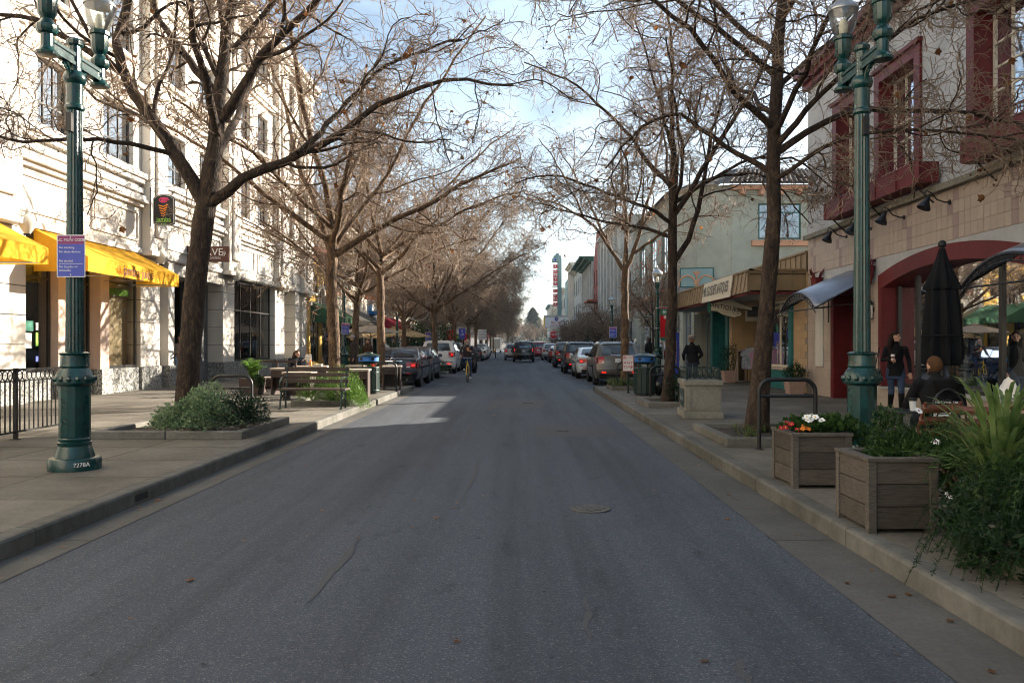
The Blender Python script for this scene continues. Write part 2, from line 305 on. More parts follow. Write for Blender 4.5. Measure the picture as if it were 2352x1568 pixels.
def text(body, size, mat, parent, loc, rot, name='lettering', sx=1, depth=.002, align='CENTER', shear=0, spacing=1):
    cu = bpy.data.curves.new('t', 'FONT'); cu.body = body; cu.size = size; cu.extrude = depth; cu.align_x = align; cu.align_y = 'CENTER'; cu.resolution_u = 3; cu.shear = shear; cu.space_character = spacing
    t = bpy.data.objects.new('t', cu); col.objects.link(t); dg = bpy.context.evaluated_depsgraph_get(); dg.update()
    me = bpy.data.meshes.new_from_object(t.evaluated_get(dg)); bpy.data.objects.remove(t); bpy.data.curves.remove(cu)
    me.materials.clear(); me.materials.append(M[mat]); me.name = name
    return link(name, me, parent, loc, rot, (sx, 1, 1))
FACE_S = (radians(90), 0, 0)                # lettering facing the camera (-Y)
FACE_E = (radians(90), 0, radians(90))      # lettering facing +X (on the left-hand facades)
FACE_W = (radians(90), 0, radians(-90))     # lettering facing -X (on the right-hand facades)
# ---------------------------------------------------------------- ground, road, gutters, pavements
def sheet(name, x0, x1, y0, y1, z, mat, parent=None):
    return MB().quad((x0,y0,z),(x1,y0,z),(x1,y1,z),(x0,y1,z)).build(name, mat, parent)
struct(sheet('ground', -1500, 1500, -300, 2500, -.06, 'ground'))
road = struct(sheet('road', -6.6, 5.8, -40, 420, 0, 'asphalt'))
KL, KR, FL, FR = -3.65, 2.45, -11.7, 8.2         # kerb lines and building lines
gut = []
def gutter(x0, x1, name):
    g = struct(sheet(name, x0, x1, -24, 27.3, .001, 'joint'))
    y = -24; k = 0
    while y < 27:
        h = min(3.02, 27.3-y); MB().quad((x0,y+.006,.004),(x1,y+.006,.004),(x1,y+h-.006,.004),(x0,y+h-.006,.004)).build('gutter_slab', 'gutter', g); y += h
gutter(KL, -3.33, 'gutter'); gutter(1.97, KR, 'gutter')
MB().add([(.2,13.3,.004),(1.72,13.3,.004),(1.66,15,.004),(.24,15,.004)], [(0,1,2,3)]).build('repair_patch', 'patch', road)
MB().add([(-.9,19.2,.004),(.5,19.0,.004),(.75,21.9,.004),(-.7,22.1,.004)], [(0,1,2,3)]).build('repair_patch', 'patch', road)
for k_, (x_, y0_, y1_, w__) in enumerate(((-1.26,4.7,6.3,.05),(.35,4.1,4.9,.03),(-.55,7.5,11.5,.035),(1.0,3.4,3.9,.04),(-.9,11,17,.04))):
    g_ = random.Random(k_); n_ = 14; q_ = [(x_+.012*sin(i*.9+k_)+.004*i*(k_ % 2), y0_+(y1_-y0_)*i/n_, w__*(.25+.75*g_.random())*sin(pi*(i+.3)/(n_+.6))) for i in range(n_+1)]
    MB().add([(a-c, b, .0035) for a, b, c in q_]+[(a+c, b, .0035) for a, b, c in q_], [(i, i+1+n_ if False else i+n_+1, i+n_+2, i+1) for i in range(n_)]).build('tar_streak', 'patch', road)
for (yy, xx) in ((31, -3.2), (37.6, 2.0), (37.6, 2.2), (43.4, 1.95), (54, 1.9)):
    sheet('painted_mark', xx-.05, xx+.35, yy, yy+.1, .004, 'line', road)
# pavements: a base sheet, paving slabs with open joints, kerb stones with rounded arris
def kerb_profile(sgn): return [(0,0),(0,.125),(.012*sgn,.143),(.035*sgn,.15),(.155*sgn,.15),(.155*sgn,0)]
def pavement(name, xk, xf, yend, sgn, xk2):
    s = struct(MB().box(xk+.02*sgn, xf+1.5*sgn, -24, yend, -.05, .135).box(xk2+.02*sgn, xf+1.5*sgn, yend+.001, 190, -.05, .135).build(name, 'joint'))
    y = -24.0; k = 0; pro = kerb_profile(sgn); cache = {}
    def stone(y0, y1, x):
        key = (round(y1-y0, 3),)
        if key not in cache: cache[key] = MB().prism(pro, lambda a, b: (a,.005,b), lambda a, b, h=y1-y0: (a,h-.005,b)).mesh('kerb_stone', 'kerb')
        link('kerb_stone', cache[key], s, (x, y0, 0))
    while y < yend-.6:
        h = (1.9, 1.45, 2.3)[k % 3] if y > 0 else 6; h = min(h, yend-.6-y); stone(y, y+h, xk); y += h; k += 1
    # rounded corner of the kerb where the parking bay begins
    arc = [(xk+sgn*.6*(1-cos(a)), yend-.6+.6*sin(a)) for a in [i*pi/12 for i in range(7)]]
    m = MB()
    for i in range(6):
        (ax, ay), (bx, by) = arc[i], arc[i+1]; cx, cy = xk+sgn*.6, yend-.6
        i1 = [(ax,ay,0),(ax,ay,.15),(cx+(ax-cx)*.74,cy+(ay-cy)*.74,.15),(cx+(ax-cx)*.74,cy+(ay-cy)*.74,0)]
        i2 = [(bx,by,0),(bx,by,.15),(cx+(bx-cx)*.74,cy+(by-cy)*.74,.15),(cx+(bx-cx)*.74,cy+(by-cy)*.74,0)]
        m.add(i1+i2, [(0,1,5,4),(1,2,6,5),(2,3,7,6),(0,4,7,3),(0,3,2,1),(4,5,6,7)])
    m.add([(xk+sgn*.6,yend-.6,.15),]+[(xk+sgn*.6+(a-xk-sgn*.6)*.72, yend-.6+(b-yend+.6)*.72, .15) for a, b in arc], [tuple(range(8))])
    m.build('kerb_corner', 'kerb', s)
    q0, q1 = sorted((xk+.156*sgn, xk2)); MB().box(q0, q1, yend-2.6, yend-.6, .1, .1485).build('corner_paving', 'slab', s); q0, q1 = sorted((xk+.6*sgn, xk2)); MB().box(q0, q1, yend-.599, yend-.156, .1, .1486).build('corner_paving', 'slab', s)
    xx = xk+.6*sgn
    while (xk2-xx)*sgn > .05:
        h = min(1.5, abs(xk2-xx)); MB().box(xx, xx+h*sgn-.008*sgn, yend-.155, yend, 0, .15).build('kerb_stone', 'kerb', s, bevel=.012); xx += h*sgn
    y = yend
    while y < 190:
        h = 3.0 if y < 70 else 12; stone(y, y+h, xk2); y += h
    # slabs
    W = 1.22; sl = {}
    x = xk+.16*sgn; i = 0
    while (xf-x)*sgn > .1:
        wdt = min(W, abs(xf-x)+.35); y = 2.2 if i % 2 else 2.2
        while y < 46:
            lo = xk if y < yend-.3 else xk2
            if (x+wdt*sgn*.5-lo)*sgn > 0.1:
                key = round(wdt, 3)
                if key not in sl: sl[key] = MB().box(0, (wdt-.013)*sgn, .0065, W-.0065, -.03, .0).mesh('paving_slab', 'slab')
                yy0 = y if not (y < yend < y+W) else y
                if not (y < yend-.15 < y+W and (x-xk2)*sgn < -.1): link('paving_slab', sl[key], s, (x, y, .150 + rnd.uniform(-.001, .0015)))
                else: MB().box(x, x+(wdt-.008)*sgn, y+.004, yend-.16, .12, .15).build('paving_slab', 'slab', s)
            y += W
        x += W*sgn; i += 1
    fa = MB(); x0, x1 = sorted((xk2+.16*sgn, xf+.4*sgn))
    for q in range(37): fa.box(x0, x1, 46.8+q*3.9, 46.8+q*3.9+3.88, .13, .149)
    stuff(fa.build('far_paving', 'slab', s))
    sheet('near_paving', *sorted((xk+.16*sgn, xf+.4*sgn)), -24, 2.19, .149, 'slab', s)
    return s
pavL = pavement('sidewalk_left', KL, FL, 27.5, -1, -6.0)
pavR = pavement('sidewalk_right', KR, FR, 26.9, 1, 5.0)
MB().box(KL-.02, KL+.004, 7.55, 7.8, .035, .1).build('drain_hole', 'dark', pavL)
MB().box(KR-.004, KR+.02, 21.5, 21.6, .04, .09).build('drain_hole', 'dark', pavR)
# manhole lids
def manhole(x, y, r, label, z=.006):
    t = thing('manhole_cover', label, 'manhole', (x, y, 0))
    MB().lathe([(r*1.14, .0), (r*1.14, z+.004), (r*1.03, z+.005), (r*1.02, z)], n=32).build('ring', 'rust', t, 40)
    m = MB().lathe([(r, .001), (r, z+.003)], n=32)
    for k in range(-3, 4):
        for j in range(-3, 4):
            if k*k+j*j < 10: m.box(k*r*.25-.018, k*r*.25+.018, j*r*.25-.018, j*r*.25+.018, z+.001, z+.008)
    m.build('lid', 'rust', t)
manhole(.65, 7.4, .165, 'round iron manhole cover alone in the near road lane')
manhole(.75, 14.1, .10, 'small iron valve lid inside the square asphalt patch')
manhole(.2, 21.0, .12, 'small iron lid farther up the lane near the second asphalt patch')

# ---------------------------------------------------------------- facade tools
class Fac:
    def __init__(s, kind, c): s.k = kind; s.c = c
    def p(s, a, d, z):
        if s.k == 'E': return (s.c+d, a, z)
        if s.k == 'W': return (s.c-d, a, z)
        if s.k == 'S': return (a, s.c-d, z)
    def box(s, mb, a0, a1, d0, d1, z0, z1, m=0):
        p, q = s.p(a0, d0, z0), s.p(a1, d1, z1); return mb.box(p[0], q[0], p[1], q[1], p[2], q[2], m)
    def quad(s, mb, a0, a1, d, z0, z1, m=0):
        return mb.quad(s.p(a0,d,z0), s.p(a1,d,z0), s.p(a1,d,z1), s.p(a0,d,z1), m)
    def wall(s, mb, a0, a1, z0, z1, ops, t=.3, m=0, d=0):
        zs = sorted({z0, z1} | {min(max(z, z0), z1) for o in ops for z in o[2:4]})
        for za, zb in zip(zs, zs[1:]):
            cur = a0
            for o in sorted(o for o in ops if o[2] < zb-1e-6 and o[3] > za+1e-6):
                if o[0] > cur: s.box(mb, cur, o[0], d-t, d, za, zb, m)
                cur = max(cur, o[1])
            if cur < a1: s.box(mb, cur, a1, d-t, d, za, zb, m)
        return mb
def bx(F, name, mat, parent, *a, bevel=0):
    m = MB(); F.box(m, *a); return m.build(name, mat, parent, bevel=bevel)
def window(F, parent, a0, a1, z0, z1, d=-.14, nx=2, nz=2, fm='bronze', gm='glassup', fw=.06, back='dark', bd=.5, name='window', zsplit=None, each=True, bmul=.75):
    m = MB(); e = d+.055
    for q in ((a0, a0+fw), (a1-fw, a1)): F.box(m, q[0], q[1], d, e, z0, z1)
    F.box(m, a0+fw, a1-fw, d, e, z0, z0+fw); F.box(m, a0+fw, a1-fw, d, e, z1-fw, z1)
    xs = [a0+fw+(a1-a0-2*fw)*i/nx for i in range(nx+1)]; zs = zsplit and [z0+fw]+zsplit+[z1-fw] or [z0+fw+(z1-z0-2*fw)*i/nz for i in range(nz+1)]
    b = fw*bmul/2
    for x in xs[1:-1]: F.box(m, x-b, x+b, d+.004, e-.004, z0+fw, z1-fw)
    for z in zs[1:-1]: F.box(m, a0+fw, a1-fw, d+.007, e-.007, z-b, z+b)
    o = m.build(name, fm, parent)
    if each:
        for i in range(len(xs)-1):
            for j in range(len(zs)-1): g = MB(); F.quad(g, xs[i], xs[i+1], d+.028, zs[j], zs[j+1]); g.build('pane', gm, o)
    else: g = MB(); F.quad(g, a0+fw, a1-fw, d+.028, z0+fw, z1-fw); g.build('pane', gm, o)
    if back:
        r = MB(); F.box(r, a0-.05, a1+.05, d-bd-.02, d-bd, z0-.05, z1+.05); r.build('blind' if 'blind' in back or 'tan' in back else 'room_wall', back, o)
    return o

# ---------------------------------------------------------------- left: long white classical building
wb = thing('white_building', 'long white stucco building with pilasters and tall dark windows above yellow awnings', 'building', (FL, 14, 0))
wb.location = (0, 0, 0); F = Fac('E', FL)
ups = [(19.3,20.7),(22.35,24.1),(26.2,27.8),(29.05,30.5),(33.1,34.5),(35.5,36.9),(39.7,41.3)]
rows = [(6.9,8.6),(10.2,11.9),(13.3,14.8)]
ops = [(a, b, z0, z1) for a, b in ups for z0, z1 in rows]
F.wall(MB(), 12, 44, 4.3, 15.6, ops, .35).build('upper_wall', 'white', wb)
bx(F, 'rear_wall', 'white', wb, -22, 44, -9, -1.95, 0, 15.55); bx(F, 'roof', 'gwall', wb, -22.1, 44.05, -9.1, .12, 15.62, 15.8)
bx(F, 'side_wall', 'white', wb, -22, 12, -1.93, -.01, 0, 15.58); bx(F, 'end_wall', 'white', wb, 43.66, 43.98, -1.94, -.36, 0, 15.57)
for fl, (z0, z1) in enumerate(rows):
    for a, b in ups:
        window(F, wb, a, b, z0, z1, -.2, 3 if fl == 0 else 2, 2, 'bronze', 'glassup', .07, 'blind' if (a*7+fl) % 3 < 1.6 else 'greyint', .35, zsplit=[z0+(z1-z0)*.36])
        bx(F, 'window_sill', 'trim', wb, a-.12, b+.12, .001, .12, z0-.14, z0-.02)
pil = [(16.9,18.3),(24.6,25.85),(31.25,32.6),(37.75,39.35),(42.2,43.95)]
for a, b in pil:
    bx(F, 'pilaster', 'white', wb, a, b, .002, .28, 4.45, 14.9, bevel=.03)
    bx(F, 'pilaster_strip', 'trim', wb, a+.32, b-.32, .282, .38, 4.9, 14.4, bevel=.02)
    for z0, z1, q in ((14.9,15.12,.06),(15.12,15.4,.14),(4.3,4.45,.08),(8.9,9.05,.07)): bx(F, 'pilaster_capital', 'trim', wb, a-q, b+q, .003, .29+q, z0+.002, z1)
edges = [12.0]+[q for p in pil for q in p]
for i in range(0, len(edges)-1, 2):
    a, b = edges[i]+.002, edges[i+1]-.002
    for z0, z1, q in ((6.62,6.78,.22),(6.48,6.62,.15),(6.2,6.34,.10),(5.98,6.1,.17),(5.88,5.98,.24),(5.76,5.88,.12),(12.55,12.7,.2),(12.4,12.55,.12),(9.35,9.5,.2),(9.2,9.35,.12),(4.34,4.5,.07)):
        bx(F, 'moulding', 'trim', wb, a, b, .004, q, z0+.001, z1-.001)
    for z0, z1 in ((4.7,5.6),):
        w_ = b-a
        for k in range(2):
            s0, s1 = a+w_*(.04+.5*k), a+w_*(.46+.5*k)
            m = MB(); F.box(m, s0, s1, .005, .05, z1-.06, z1); F.box(m, s0, s1, .005, .05, z0, z0+.06); F.box(m, s0, s0+.06, .005, .05, z0+.06, z1-.06); F.box(m, s1-.06, s1, .005, .05, z0+.06, z1-.06); m.build('panel_moulding', 'trim', wb)
for z0, z1, q in ((15.0,15.15,.2),(15.15,15.35,.42),(15.35,15.6,.6)): bx(F, 'cornice', 'trim', wb, 11.8, 44.1, .006+q*.5, q+.1, z0+.003, z1-.002)
def pier(a, b, mat='white', rust=True, d=0, top=4.29):
    bx(F, 'granite_base', 'granite', wb, a-.02, b+.02, -1.9 if rust else -.6, d+.06, .1, .85, bevel=.01)
    if not rust: bx(F, 'pier', mat, wb, a, b, -.6, d, .851, top, bevel=.01); return
    bx(F, 'pier_core', 'joint', wb, a+.02, b-.02, -1.9, d-.03, .851, top)
    z = .852; k = 0
    while z < top-.05:
        h = min(.69, top-z); bx(F, 'stone_block', mat, wb, a, b, -.9, d, z+.008, z+h-.008, bevel=.012); z += h
pier(12, 18.85); pier(20.35, 20.75, 'pink', False, -.1); pier(22.2, 22.68, 'pink', False); pier(24.55, 25.85); pier(26.5, 26.95, 'white', False)
pier(31.35, 32.6); pier(38.0, 39.5); pier(41.4, 42.2); pier(42.75, 43.6)
def shopwin(a, b, nx, zs, d=-.35, back='greyint', fm='bronze', z0=.86, z1=4.25, bd=1.4):
    bx(F, 'granite_base', 'granite', wb, a, b, d-.1, d+.16, .1, z0-.005)
    return window(F, wb, a, b, z0, z1, d, nx, 2, fm, 'glass', .08, back, bd, 'display_window', zs)
shopwin(18.87, 20.33, 1, [3.2], back='greyint'); shopwin(20.77, 22.18, 1, [3.2]); shopwin(22.7, 24.53, 1, [3.35], -.18, 'tanint', bd=.25); shopwin(25.87, 26.48, 1, [3.2])
shopwin(32.62, 37.98, 4, [3.0], -.3); bx(F, 'doorway_wall', 'creamw', wb, 39.52, 41.38, -.9, -.8, .1, 4.28); bx(F, 'doorway_wall', 'white', wb, 42.22, 42.73, -.5, -.3, .1, 4.28)
bx(F, 'lintel', 'white', wb, 26.96, 31.34, -1.4, -.02, 3.9, 4.28)
window(F, wb, 26.97, 29.2, .2, 3.88, -1.3, 2, 2, 'bronze', 'glass', .09, 'dark', 1.0, 'entrance_screen', [2.5])
dr = window(F, wb, 29.25, 30.35, .2, 2.6, -.7, 1, 1, 'bronze', 'glass', .12, None, name='glass_door'); bx(F, 'door_handle', 'chrome', dr, 29.4, 29.44, -.64, -.58, .9, 1.3)
window(F, wb, 29.25, 30.35, 2.62, 3.88, -.7, 1, 1, 'bronze', 'glass', .08, 'dark', 1.2, 'transom_window')
bx(F, 'entrance_wall', 'greyint', wb, 30.4, 31.33, -1.3, -.6, .1, 3.88)
# small papers and signs on the glass by the awning
for k, (a, b, z0, z1, mt) in enumerate(((18.98,19.25,1.72,2.08,'wht'),(19.3,19.62,1.87,2.12,'sgreen'),(19.27,19.55,1.45,1.82,'wht'),(19.72,19.82,1.5,1.84,'limeg'),(19.72,19.82,1.12,1.25,'blue'),(19.72,19.82,1.9,2.08,'wht'))):
    m = MB(); F.box(m, a, b, -.3, -.295, z0, z1); m.build('paper_notice', mt, wb)
m = MB(); F.box(m, 22.8, 24.4, -.3, -.29, 3.0, 3.2); m.build('green_sticker', 'limeg', wb)

# ---------------------------------------------------------------- generic street building for the middle distance
def street_building(name, label, side, y0, y1, h, wall, cols, rows, trim='trim', gm='glassf', fm='bronze', gz=3.3, shop='greyint', depth=12, sillm=None, wfrac=.5, roofm='gwall', corn=.35, x=None, base=None, group=None, pilasters=False, cornm=None):
    F = Fac('E' if side < 0 else 'W', x if x is not None else (FL if side < 0 else FR)); t = thing(name, label, 'building', (0, 0, 0), 0, group)
    st = (y1-y0)/cols; ww = st*wfrac; ops = []
    for k, (z0, z1) in enumerate(rows):
        for c in range(cols): ops.append((y0+st*(c+.5)-ww/2, y0+st*(c+.5)+ww/2, z0, z1))
    sh = [(y0+st*c+st*.12, y0+st*(c+1)-st*.12, .6, gz) for c in range(cols)]
    F.wall(MB(), y0, y1, .1, h, ops+sh, .25).build('front_wall', wall, t)
    bx(F, 'body', base or wall, t, y0, y1, -depth, -1.0, .0, h-.02); bx(F, 'roof', roofm, t, y0, y1, -depth, -.02, h+.001, h+.06)
    bx(F, 'end_wall', base or wall, t, y0+.001, y0+.25, -.999, -.251, .0, h-.021); bx(F, 'end_wall', base or wall, t, y1-.25, y1-.001, -.999, -.251, .0, h-.021)
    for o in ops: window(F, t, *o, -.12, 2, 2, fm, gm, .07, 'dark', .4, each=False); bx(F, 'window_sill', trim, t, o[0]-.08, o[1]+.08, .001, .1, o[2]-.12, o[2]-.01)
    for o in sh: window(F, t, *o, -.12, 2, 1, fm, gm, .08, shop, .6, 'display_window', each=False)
    if corn:
        for q, (z0, z1) in enumerate(((h-.5, h-.3), (h-.3, h-.12), (h-.12, h+.1))): bx(F, 'cornice', cornm or trim, t, y0-.02, y1+.02, .002, corn*(q+1)/3, z0+.001, z1-.001)
    bx(F, 'string_course', trim, t, y0, y1, .002, .12, gz+.35, gz+.55)
    if pilasters:
        for c in range(cols+1):
            a = y0+st*c; bx(F, 'pilaster', trim, t, max(y0, a-st*.11), min(y1, a+st*.11), .003, .22, gz+.56, h-.51)
    return t
# left, beyond the white building
yb = street_building('yellow_building', 'low yellow stucco building with arched window and red tile eave beyond the white one', -1, 44.1, 49.4, 6.9, 'yellow', 2, [(4.5,5.6)], 'creamw', gz=3.4, roofm='roofr', corn=.5, cornm='roofr')
F = Fac('E', FL)
m = MB()
arch = [(46.7+1.15*cos(a), 3.55+2.1*sin(a)*.75) for a in [pi*i/14 for i in range(15)]]
m.prism(arch, lambda a, b: (FL+.03, a, b), lambda a, b: (FL+.10, a, b)); m.build('arch_surround', 'creamw', yb)
m = MB().prism([(46.7+(a-46.7)*.82, 3.55+(b-3.55)*.82) for a, b in arch], lambda a, b: (FL+.104, a, b), lambda a, b: (FL+.12, a, b)); m.build('arch_glass', 'glassf', yb)
for k in range(-2, 3): bx(F, 'arch_bar', 'cream', yb, 46.7+k*.36-.02, 46.7+k*.36+.02, .122, .15, 3.56, 3.55+1.25*math.sqrt(max(.1, 1-(k*.36/.95)**2)))
street_building('shop_building', 'pale cream two storey shop row behind the tan umbrellas', -1, 49.5, 76, 9.4, 'creamw', 8, [(5.2,7.6)], 'white', gz=3.2, wfrac=.34)
street_building('shop_building', 'white three storey block past the red awnings behind trees', -1, 76.1, 104, 11.8, 'white', 7, [(5,7),(8.2,10.2)], 'trim', gz=3.3, wfrac=.4)
street_building('shop_building', 'far pale block at the left end of the street', -1, 122, 165, 10, 'creamw', 10, [(5,7)], 'trim', gz=3.3, wfrac=.4)

# ---------------------------------------------------------------- right: grey building with oxblood frames
rb = thing('red_trimmed_building', 'grey stucco building with oxblood window frames, arched shop window and beige tile band', 'building')
F = Fac('W', FR); RY0, RY1 = -14, 22.7
upw = [(18.95,20.65),(16.4,18.2),(12.6,14.4),(9.9,11.7),(5.4,7.2),(2.7,4.5)]
F.wall(MB(), RY0, RY1, 4.62, 8.8, [(a, b, 5.35, 7.55) for a, b in upw], .4).build('upper_wall', 'grey', rb)
bx(F, 'body', 'grey', rb, RY0, RY1, -12, -2.6, 0, 8.78); bx(F, 'end_wall', 'grey', rb, 22.4, 22.69, -2.59, -.41, 0, 8.77); bx(F, 'floor_slab', 'greyint', rb, RY0, 22.39, -2.59, -.42, 4.3, 4.6)
for z0, z1, q in ((8.75,8.9,.12),(8.9,9.05,.25),(9.05,9.22,.4)): bx(F, 'cornice', 'redw', rb, RY0-.1, RY1+.02+q*.2, -12 if q > .3 else -.3, q, z0+.002, z1)
for a, b in upw:
    m = MB(); z0, z1 = 5.35, 7.55
    for s0, s1, za, zb in ((a-.16,a+.10,z0-.1,z1+.16),(b-.10,b+.16,z0-.1,z1+.16),(a+.10,b-.10,z1-.08,z1+.16)): F.box(m, s0, s1, -.38, .06, za, zb)
    F.box(m, a-.2, b+.2, .0, .12, z1+.161, z1+.26); m.build('window_surround', 'redw', rb, bevel=.012)
    window(F, rb, a+.1, b-.1, z0, z1-.08, -.34, 3, 4, 'cream', 'glassup', .055, 'blind', .3, bmul=.7, zsplit=[z0+.7, z0+1.12, z0+1.55])
for a, b in ((15.5,20.3),(8.9,14.0)):
    n = 5; w_ = (b-a)/n
    fb = thing('flower_box', {15.5: 'long dark red flower box with iron railing under the two far windows', 8.9: 'long dark red flower box under the nearest right-hand window'}[a], 'flower box', (0,0,0), 0, 'flower boxes under the red windows')
    for k in range(n): bx(F, 'panel', 'boxred', fb, a+w_*k+.006, a+w_*(k+1)-.006, .40, .44, 4.74, 5.1)
    bx(F, 'bottom_board', 'boxred', fb, a, b, .05, .445, 4.70, 4.738); bx(F, 'end_board', 'boxred', fb, a, a+.03, .05, .398, 4.74, 5.1); bx(F, 'end_board', 'boxred', fb, b-.03, b, .05, .398, 4.74, 5.1)
    for k in range(n+1): bx(F, 'batten', 'boxred', fb, a+w_*k-.03, a+w_*k+.03, .441, .46, 4.72, 5.12)
    bx(F, 'rail', 'boxred', fb, a, b, .41, .44, 5.11, 5.135); m = MB()
    for k in range(int((b-a)/.16)):
        y = a+.08+k*.16; m.tube([F.p(y+.06*cos(q), .425, 5.22+.075*sin(q)) for q in [2*pi*j/8 for j in range(9)]], .009, 4, cap=False)
    F.box(m, a, b, .415, .435, 5.30, 5.315); m.build('railing_rings', 'boxred', fb)
    bx(F, 'soil', 'soil', fb, a+.03, b-.03, .051, .398, 5.0, 5.06)
    for q in (a+.3, (a+b)/2, b-.3):
        m = MB(); m.tube([F.p(q,.0,4.35), F.p(q,.12,4.45), F.p(q,.36,4.69)], .02, 5); m.build('bracket', 'black', fb)
# tile band, ledge, lower wall with arch
bx(F, 'ledge', 'ledge', rb, RY0, RY1+.02, .001, .14, 4.50, 4.62); bx(F, 'band_backing', 'grout', rb, RY0, RY1, -.4, -.012, 3.52, 4.498)
tm = {}
def tiles(a0, a1, z0, z1, tw, th, F, parent, matf, d=-.011, gap=.0028, cap=290, off=False):
    k = 0; z = z0; r = 0; cache = {}
    nz = max(1, round((z1-z0)/th)); th = (z1-z0)/nz; na = max(1, round((a1-a0)/tw)); tw = (a1-a0)/na
    for j in range(nz):
        for i in range(na):
            o = tw*.5*(j % 2) if off else 0; s0 = a0+i*tw+o; s1 = min(a1, s0+tw)
            if s1-s0 < .03: continue
            mt = matf(i, j); key = (mt, round(s1-s0, 3))
            if key not in cache:
                mb = MB(); F2 = Fac(F.k, 0); F2.box(mb, gap, s1-s0-gap, 0, .012, gap, th-gap); cache[key] = mb.mesh('tile', mt)
            link('tile', cache[key], parent, F.p(s0, d, z0+j*th))
tiles(10.5, 22.69, 3.53, 4.495, .2, .24, F, rb, lambda i, j: 'tilep' if (i % 9 == 4 and j != 2) or (i % 9 == 5 and j == 2) else 'tile')
bx(F, 'band_tiles_beyond', 'tile', rb, RY0, 10.49, -.011, .001, 3.53, 4.495)
AY, AH, AR = 15.4, 2.75, 10.7
zo = lambda y: 3.46-(AR-math.sqrt(AR*AR-(y-AY)**2)); zi = lambda y: 3.14-(AR-math.sqrt(AR*AR-(y-AY)**2))*1.05
ys = [AY-AH+2*AH*i/24 for i in range(25)]
def archstrip(name, mat, f0, f1, d0, d1, ys):
    m = MB()
    for a, b in zip(ys, ys[1:]):
        v = [F.p(a,d0,f0(a)),F.p(b,d0,f0(b)),F.p(b,d0,f1(b)),F.p(a,d0,f1(a)),F.p(a,d1,f0(a)),F.p(b,d1,f0(b)),F.p(b,d1,f1(b)),F.p(a,d1,f1(a))]
        m.add(v, [(0,3,2,1),(4,5,6,7),(0,1,5,4),(3,7,6,2)])
    return m.build(name, mat, rb)
archstrip('arch_spandrel', 'grey', zo, lambda y: 3.519, -.4, -.001, ys); archstrip('arch_band', 'redw', zi, zo, -.42, .05, ys)
for a in (AY-AH, AY+AH-.2): bx(F, 'arch_jamb', 'redw', rb, a, a+.2, -.42, .045, .6, zi(a+.1)+.08)
bx(F, 'sill', 'gwall', rb, AY-AH+.0, AY+AH, -.42, .07, .54, .6); bx(F, 'plinth', 'grout', rb, AY-AH, AY+AH, -.4, -.012, .1, .54)
tiles(AY-AH, AY+AH, .15, .54, .3, .2, F, rb, lambda i, j: 'tile')
fr = MB(); a0, a1 = AY-AH+.2, AY+AH-.2
for y in (a0, 14.02, 17.0, a1-.1): F.box(fr, y, y+.1, -.36, -.28, .6, zi(y+.05)+.05)
F.box(fr, a0, a1, -.37, -.27, .6, .68); aw = fr.build('arched_window', 'bronze', rb)
for s0, s1 in ((a0+.1,14.02),(14.12,17.0),(17.1,a1-.1)):
    yy = [s0+(s1-s0)*i/6 for i in range(7)]; m = MB()
    for p, q in zip(yy, yy[1:]): m.quad(F.p(p,-.32,.66), F.p(q,-.32,.66), F.p(q,-.32,zi(q)+.06), F.p(p,-.32,zi(p)+.06))
    m.build('pane', 'glass', aw)
bx(F, 'shop_floor', 'wood', rb, RY0, 22.38, -2.58, -.43, .3, .5); bx(F, 'shop_back', 'dark', rb, RY0, 22.38, -2.58, -2.5, .5, 4.29)
# door, piers and white panel
for a, b, nm in ((18.15,18.8,'x'),(20.95,22.69,'y')):
    bx(F, 'pier', 'grout', rb, a, b, -.4, -.012, .1, 3.0 if nm == 'x' else 3.518)
    tiles(a, b if nm == 'x' else 21.5, .15, 3.0, .33, .23, F, rb, lambda i, j: 'tile')
bx(F, 'upper_panel', 'grey', rb, 18.151, 20.949, -.4, -.002, 3.001, 3.517); bx(F, 'white_panel', 'cwhite', rb, 21.52, 22.05, -.011, .03, .95, 3.1); tiles(22.07, 22.69, .15, 3.5, .31, .23, F, rb, lambda i, j: 'tile'); tiles(21.5, 22.07, .15, .93, .3, .23, F, rb, lambda i, j: 'tile'); bx(F, 'upper_panel', 'grey', rb, 20.95, 22.05, -.009, .004, 3.101, 3.517)
for a in (18.8, 20.75): bx(F, 'door_jamb', 'redw', rb, a, a+.2, -1.0, .04, .1, 3.0)
bx(F, 'door_head', 'redw', rb, 19.0, 20.75, -1.0, .03, 2.8, 3.0)
dd = window(F, rb, 19.02, 20.73, .2, 2.78, -.9, 2, 1, 'redw', 'glass', .11, 'dark', .7, 'shop_door', [.9, 2.2]); bx(F, 'door_handle', 'chrome', dd, 19.8, 19.84, -.84, -.8, 1.0, 1.4)
bx(F, 'lower_wall', 'tile', rb, RY0, AY-AH-.001, -.4, -.001, .1, 3.519)

# ---------------------------------------------------------------- right: low antiques shop with tan metal canopy
an = thing('antiques_shop', 'low buff tiled antiques shop under a tan standing seam canopy', 'building')
bx(F, 'body', 'tiley', an, 22.75, 37.4, -11, -3.2, 0, 4.0); bx(F, 'roof', 'gwall', an, 22.75, 37.4, -11, -.31, 4.0, 4.06)
bx(F, 'parapet_wall', 'tiley', an, 22.75, 37.4, -.3, -.001, 2.95, 3.64)
y = 22.75
while y < 37.3: bx(F, 'parapet_panel', 'tan', an, y+.008, min(37.4, y+.45)-.008, -.30, .02, 3.64, 4.16); bx(F, 'parapet_seam', 'tan', an, y-.02, y+.02, .021, .05, 3.64, 4.17); y += .45
bx(F, 'parapet_cap', 'tan', an, 22.72, 37.42, -.34, .07, 4.171, 4.23)
cx = 1.68
bx(F, 'canopy_soffit', 'soffit', an, 22.84, 36.9, .001, cx-.06, 3.06, 3.1); bx(F, 'canopy_deck', 'gwall', an, 22.84, 36.9, .001, cx-.08, 3.55, 3.58)
